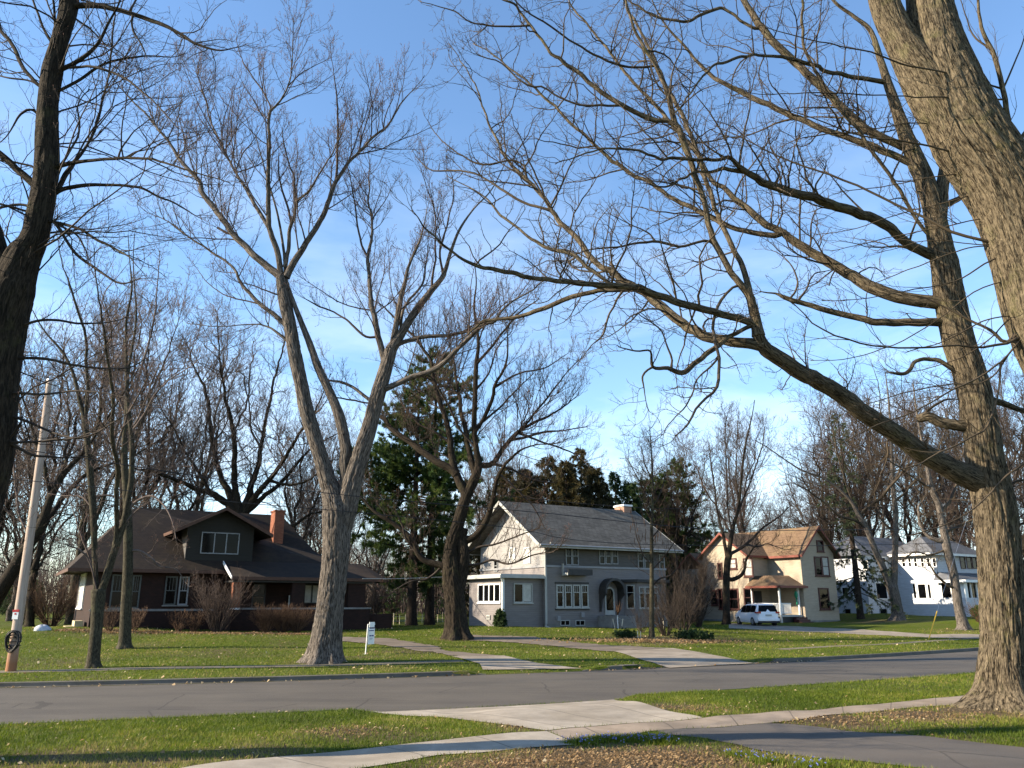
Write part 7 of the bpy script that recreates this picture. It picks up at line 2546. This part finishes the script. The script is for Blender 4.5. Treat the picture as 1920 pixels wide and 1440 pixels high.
V2, F2, t2 = blades(x, y, 0.06, 0.022, grass_tint(x, y))
t2 = np.clip(t2 + 0.12, 0, 1)
o = mesh_obj("grass", V2, F2, M['blade'], None, False, {'tint': ('FLOAT', t2)})
tag(o, "short green grass of the lawns across the street", "grass", kind='stuff')

# taller spring clump with blue flowers in the foreground bed
cl = [ground(a, b) for a, b in ((1090, 1396), (1120, 1391), (1150, 1389), (1185, 1389), (1215, 1390), (1240, 1393), (1440, 1432), (1520, 1440), (1390, 1420))]
xs_, ys_ = [], []
for i, c in enumerate(cl):
    m = 900 if i < 6 else 500
    xs_.append(c[0] + rs.randn(m) * 0.13); ys_.append(c[1] + rs.randn(m) * 0.10)
x, y = np.concatenate(xs_), np.concatenate(ys_)
V3, F3, t3 = blades(x, y, 0.085, 0.012, np.clip(0.35 + 0.2 * rs.randn(len(x)), 0, 0.8), 0.35)
o = mesh_obj("grass", V3, F3, M['blade'], None, False, {'tint': ('FLOAT', t3)})
tag(o, "taller tuft of fresh grass with blue flowers at the driveway edge", "grass", kind='stuff')
i = rs.choice(len(x), 260)
cz = np.stack([x[i] + rs.randn(260) * .05, y[i] + rs.randn(260) * .05, height(x[i], y[i]) + rs.uniform(0.04, 0.10, 260)], -1)
V4, F4, t4 = tufts(cz, rs, 6, 0.018, 0.014)
o = mesh_obj("flower_scatter", V4, F4, M['flower'], None, False, {'tint': ('FLOAT', t4)})
tag(o, "tiny blue flowers dotted through the fresh grass tuft", "flowers", kind='stuff')


def leaf_quads(x, y, size, lift=0.02):
    n = len(x)
    z = height(x, y) + lift * rs.rand(n) + 0.012
    az = rs.rand(n) * 6.283
    s = size * rs.uniform(0.5, 1.4, n)
    ex = np.stack([np.cos(az), np.sin(az), rs.randn(n) * 0.45], -1) * s[:, None]
    ey = np.stack([-np.sin(az), np.cos(az), rs.randn(n) * 0.45], -1) * s[:, None] * 0.7
    c = np.stack([x, y, z], -1)
    up = np.array([0, 0, 1.0]) * s[:, None] * rs.uniform(0.1, 0.5, n)[:, None]
    V = np.stack([c - ex * 0.6, c - ey * 0.5 + up * 0.4, c + ex * 0.6 + up * 0.5, c + ey * 0.5 + up], 1).reshape(-1, 3)
    F = np.arange(4 * n).reshape(-1, 4)
    return V, F, np.repeat(np.clip(rs.rand(n) ** 0.8, 0, 1), 4)


x, y = scatter(9000, -14, 16, 8.5, 21, lambda x, y: (NK(x) - y > 0.0) & (rs.rand(len(x)) < 0.12 + 0.9 * bareness(x, y)))
x2, y2 = scatter(16000, -32, 46, 20, 62, lambda x, y: (y - FK(x) > 0.12) & (rs.rand(len(x)) < 0.2 + 0.8 * bareness(x, y)))
gx = rs.uniform(-18, 12, 130)
gy = FK(gx) - np.abs(rs.randn(130)) * 0.18 - 0.03
A_ = [leaf_quads(x, y, 0.045), leaf_quads(x2, y2, 0.085), leaf_quads(gx, gy, 0.08)]
off, Vs, Fs, Ts = 0, [], [], []
for V, F, t in A_:
    Vs.append(V); Fs.append(F + off); Ts.append(t); off += len(V)
o = mesh_obj("fallen_leaves", np.vstack(Vs), np.vstack(Fs), M['leaf'], None, False, {'tint': ('FLOAT', np.concatenate(Ts))})
tag(o, "dry tan leaves scattered over the lawns and gutter", "leaves", kind='stuff')
# leaf mould on the bare soil in the foreground
xs_, ys_ = [], []
for (a, b, r_, m) in ((1130, 1426, 1.5, 2600), (1260, 1424, 1.0, 1200), (1000, 1432, 0.9, 900), (1720, 1345, 1.2, 900), (1560, 1352, 1.0, 700), (640, 1372, 0.7, 350), (985, 1364, 0.35, 200), (1300, 1332, 0.8, 400)):
    c = ground(a, b)
    xs_.append(c[0] + rs.randn(m) * r_ * 0.7); ys_.append(c[1] + rs.randn(m) * r_ * 0.35)
x, y = np.concatenate(xs_), np.concatenate(ys_)
k = NK(x) - y > 0.1
for poly in PAVED:
    k &= ~inpoly(x, y, poly)
x, y = x[k], y[k]
V, F, t = leaf_quads(x, y, 0.035, 0.012)
o = mesh_obj("leaf_litter", V, F, M['leaf'], None, False, {'tint': ('FLOAT', t * 0.5)})
tag(o, "brown leaf litter on the bare soil beside the near walk and driveway", "leaves", kind='stuff')
# leaf litter bed under the pod tree
gc = ground(1235, 1203)
n = 2600
x = gc[0] + rs.randn(n) * 2.0
y = gc[1] + rs.randn(n) * 0.7 + 0.25 * (x - gc[0]) * 0.6
V, F, t = leaf_quads(x, y, 0.10, 0.06)
o = mesh_obj("leaf_litter", V, F, M['leaf'], None, False, {'tint': ('FLOAT', t * 0.6)})
tag(o, "brown leaf litter bed around the small pod tree", "leaves", kind='stuff')
# mulch along the bungalow
gc = [ground(a, b) for a, b in ((170, 1184), (250, 1186), (330, 1187.5), (420, 1188.5), (520, 1189.5), (580, 1190))]
x = np.concatenate([c[0] + rs.uniform(-1.6, 1.6, 700) for c in gc])
y = np.concatenate([c[1] + rs.randn(700) * 0.5 for c in gc])
V, F, t = leaf_quads(x, y, 0.09, 0.03)
o = mesh_obj("leaf_litter", V, F, M['leaf'], None, False, {'tint': ('FLOAT', t * 0.35)})
tag(o, "dark leaf litter along the front of the bungalow", "leaves", kind='stuff')
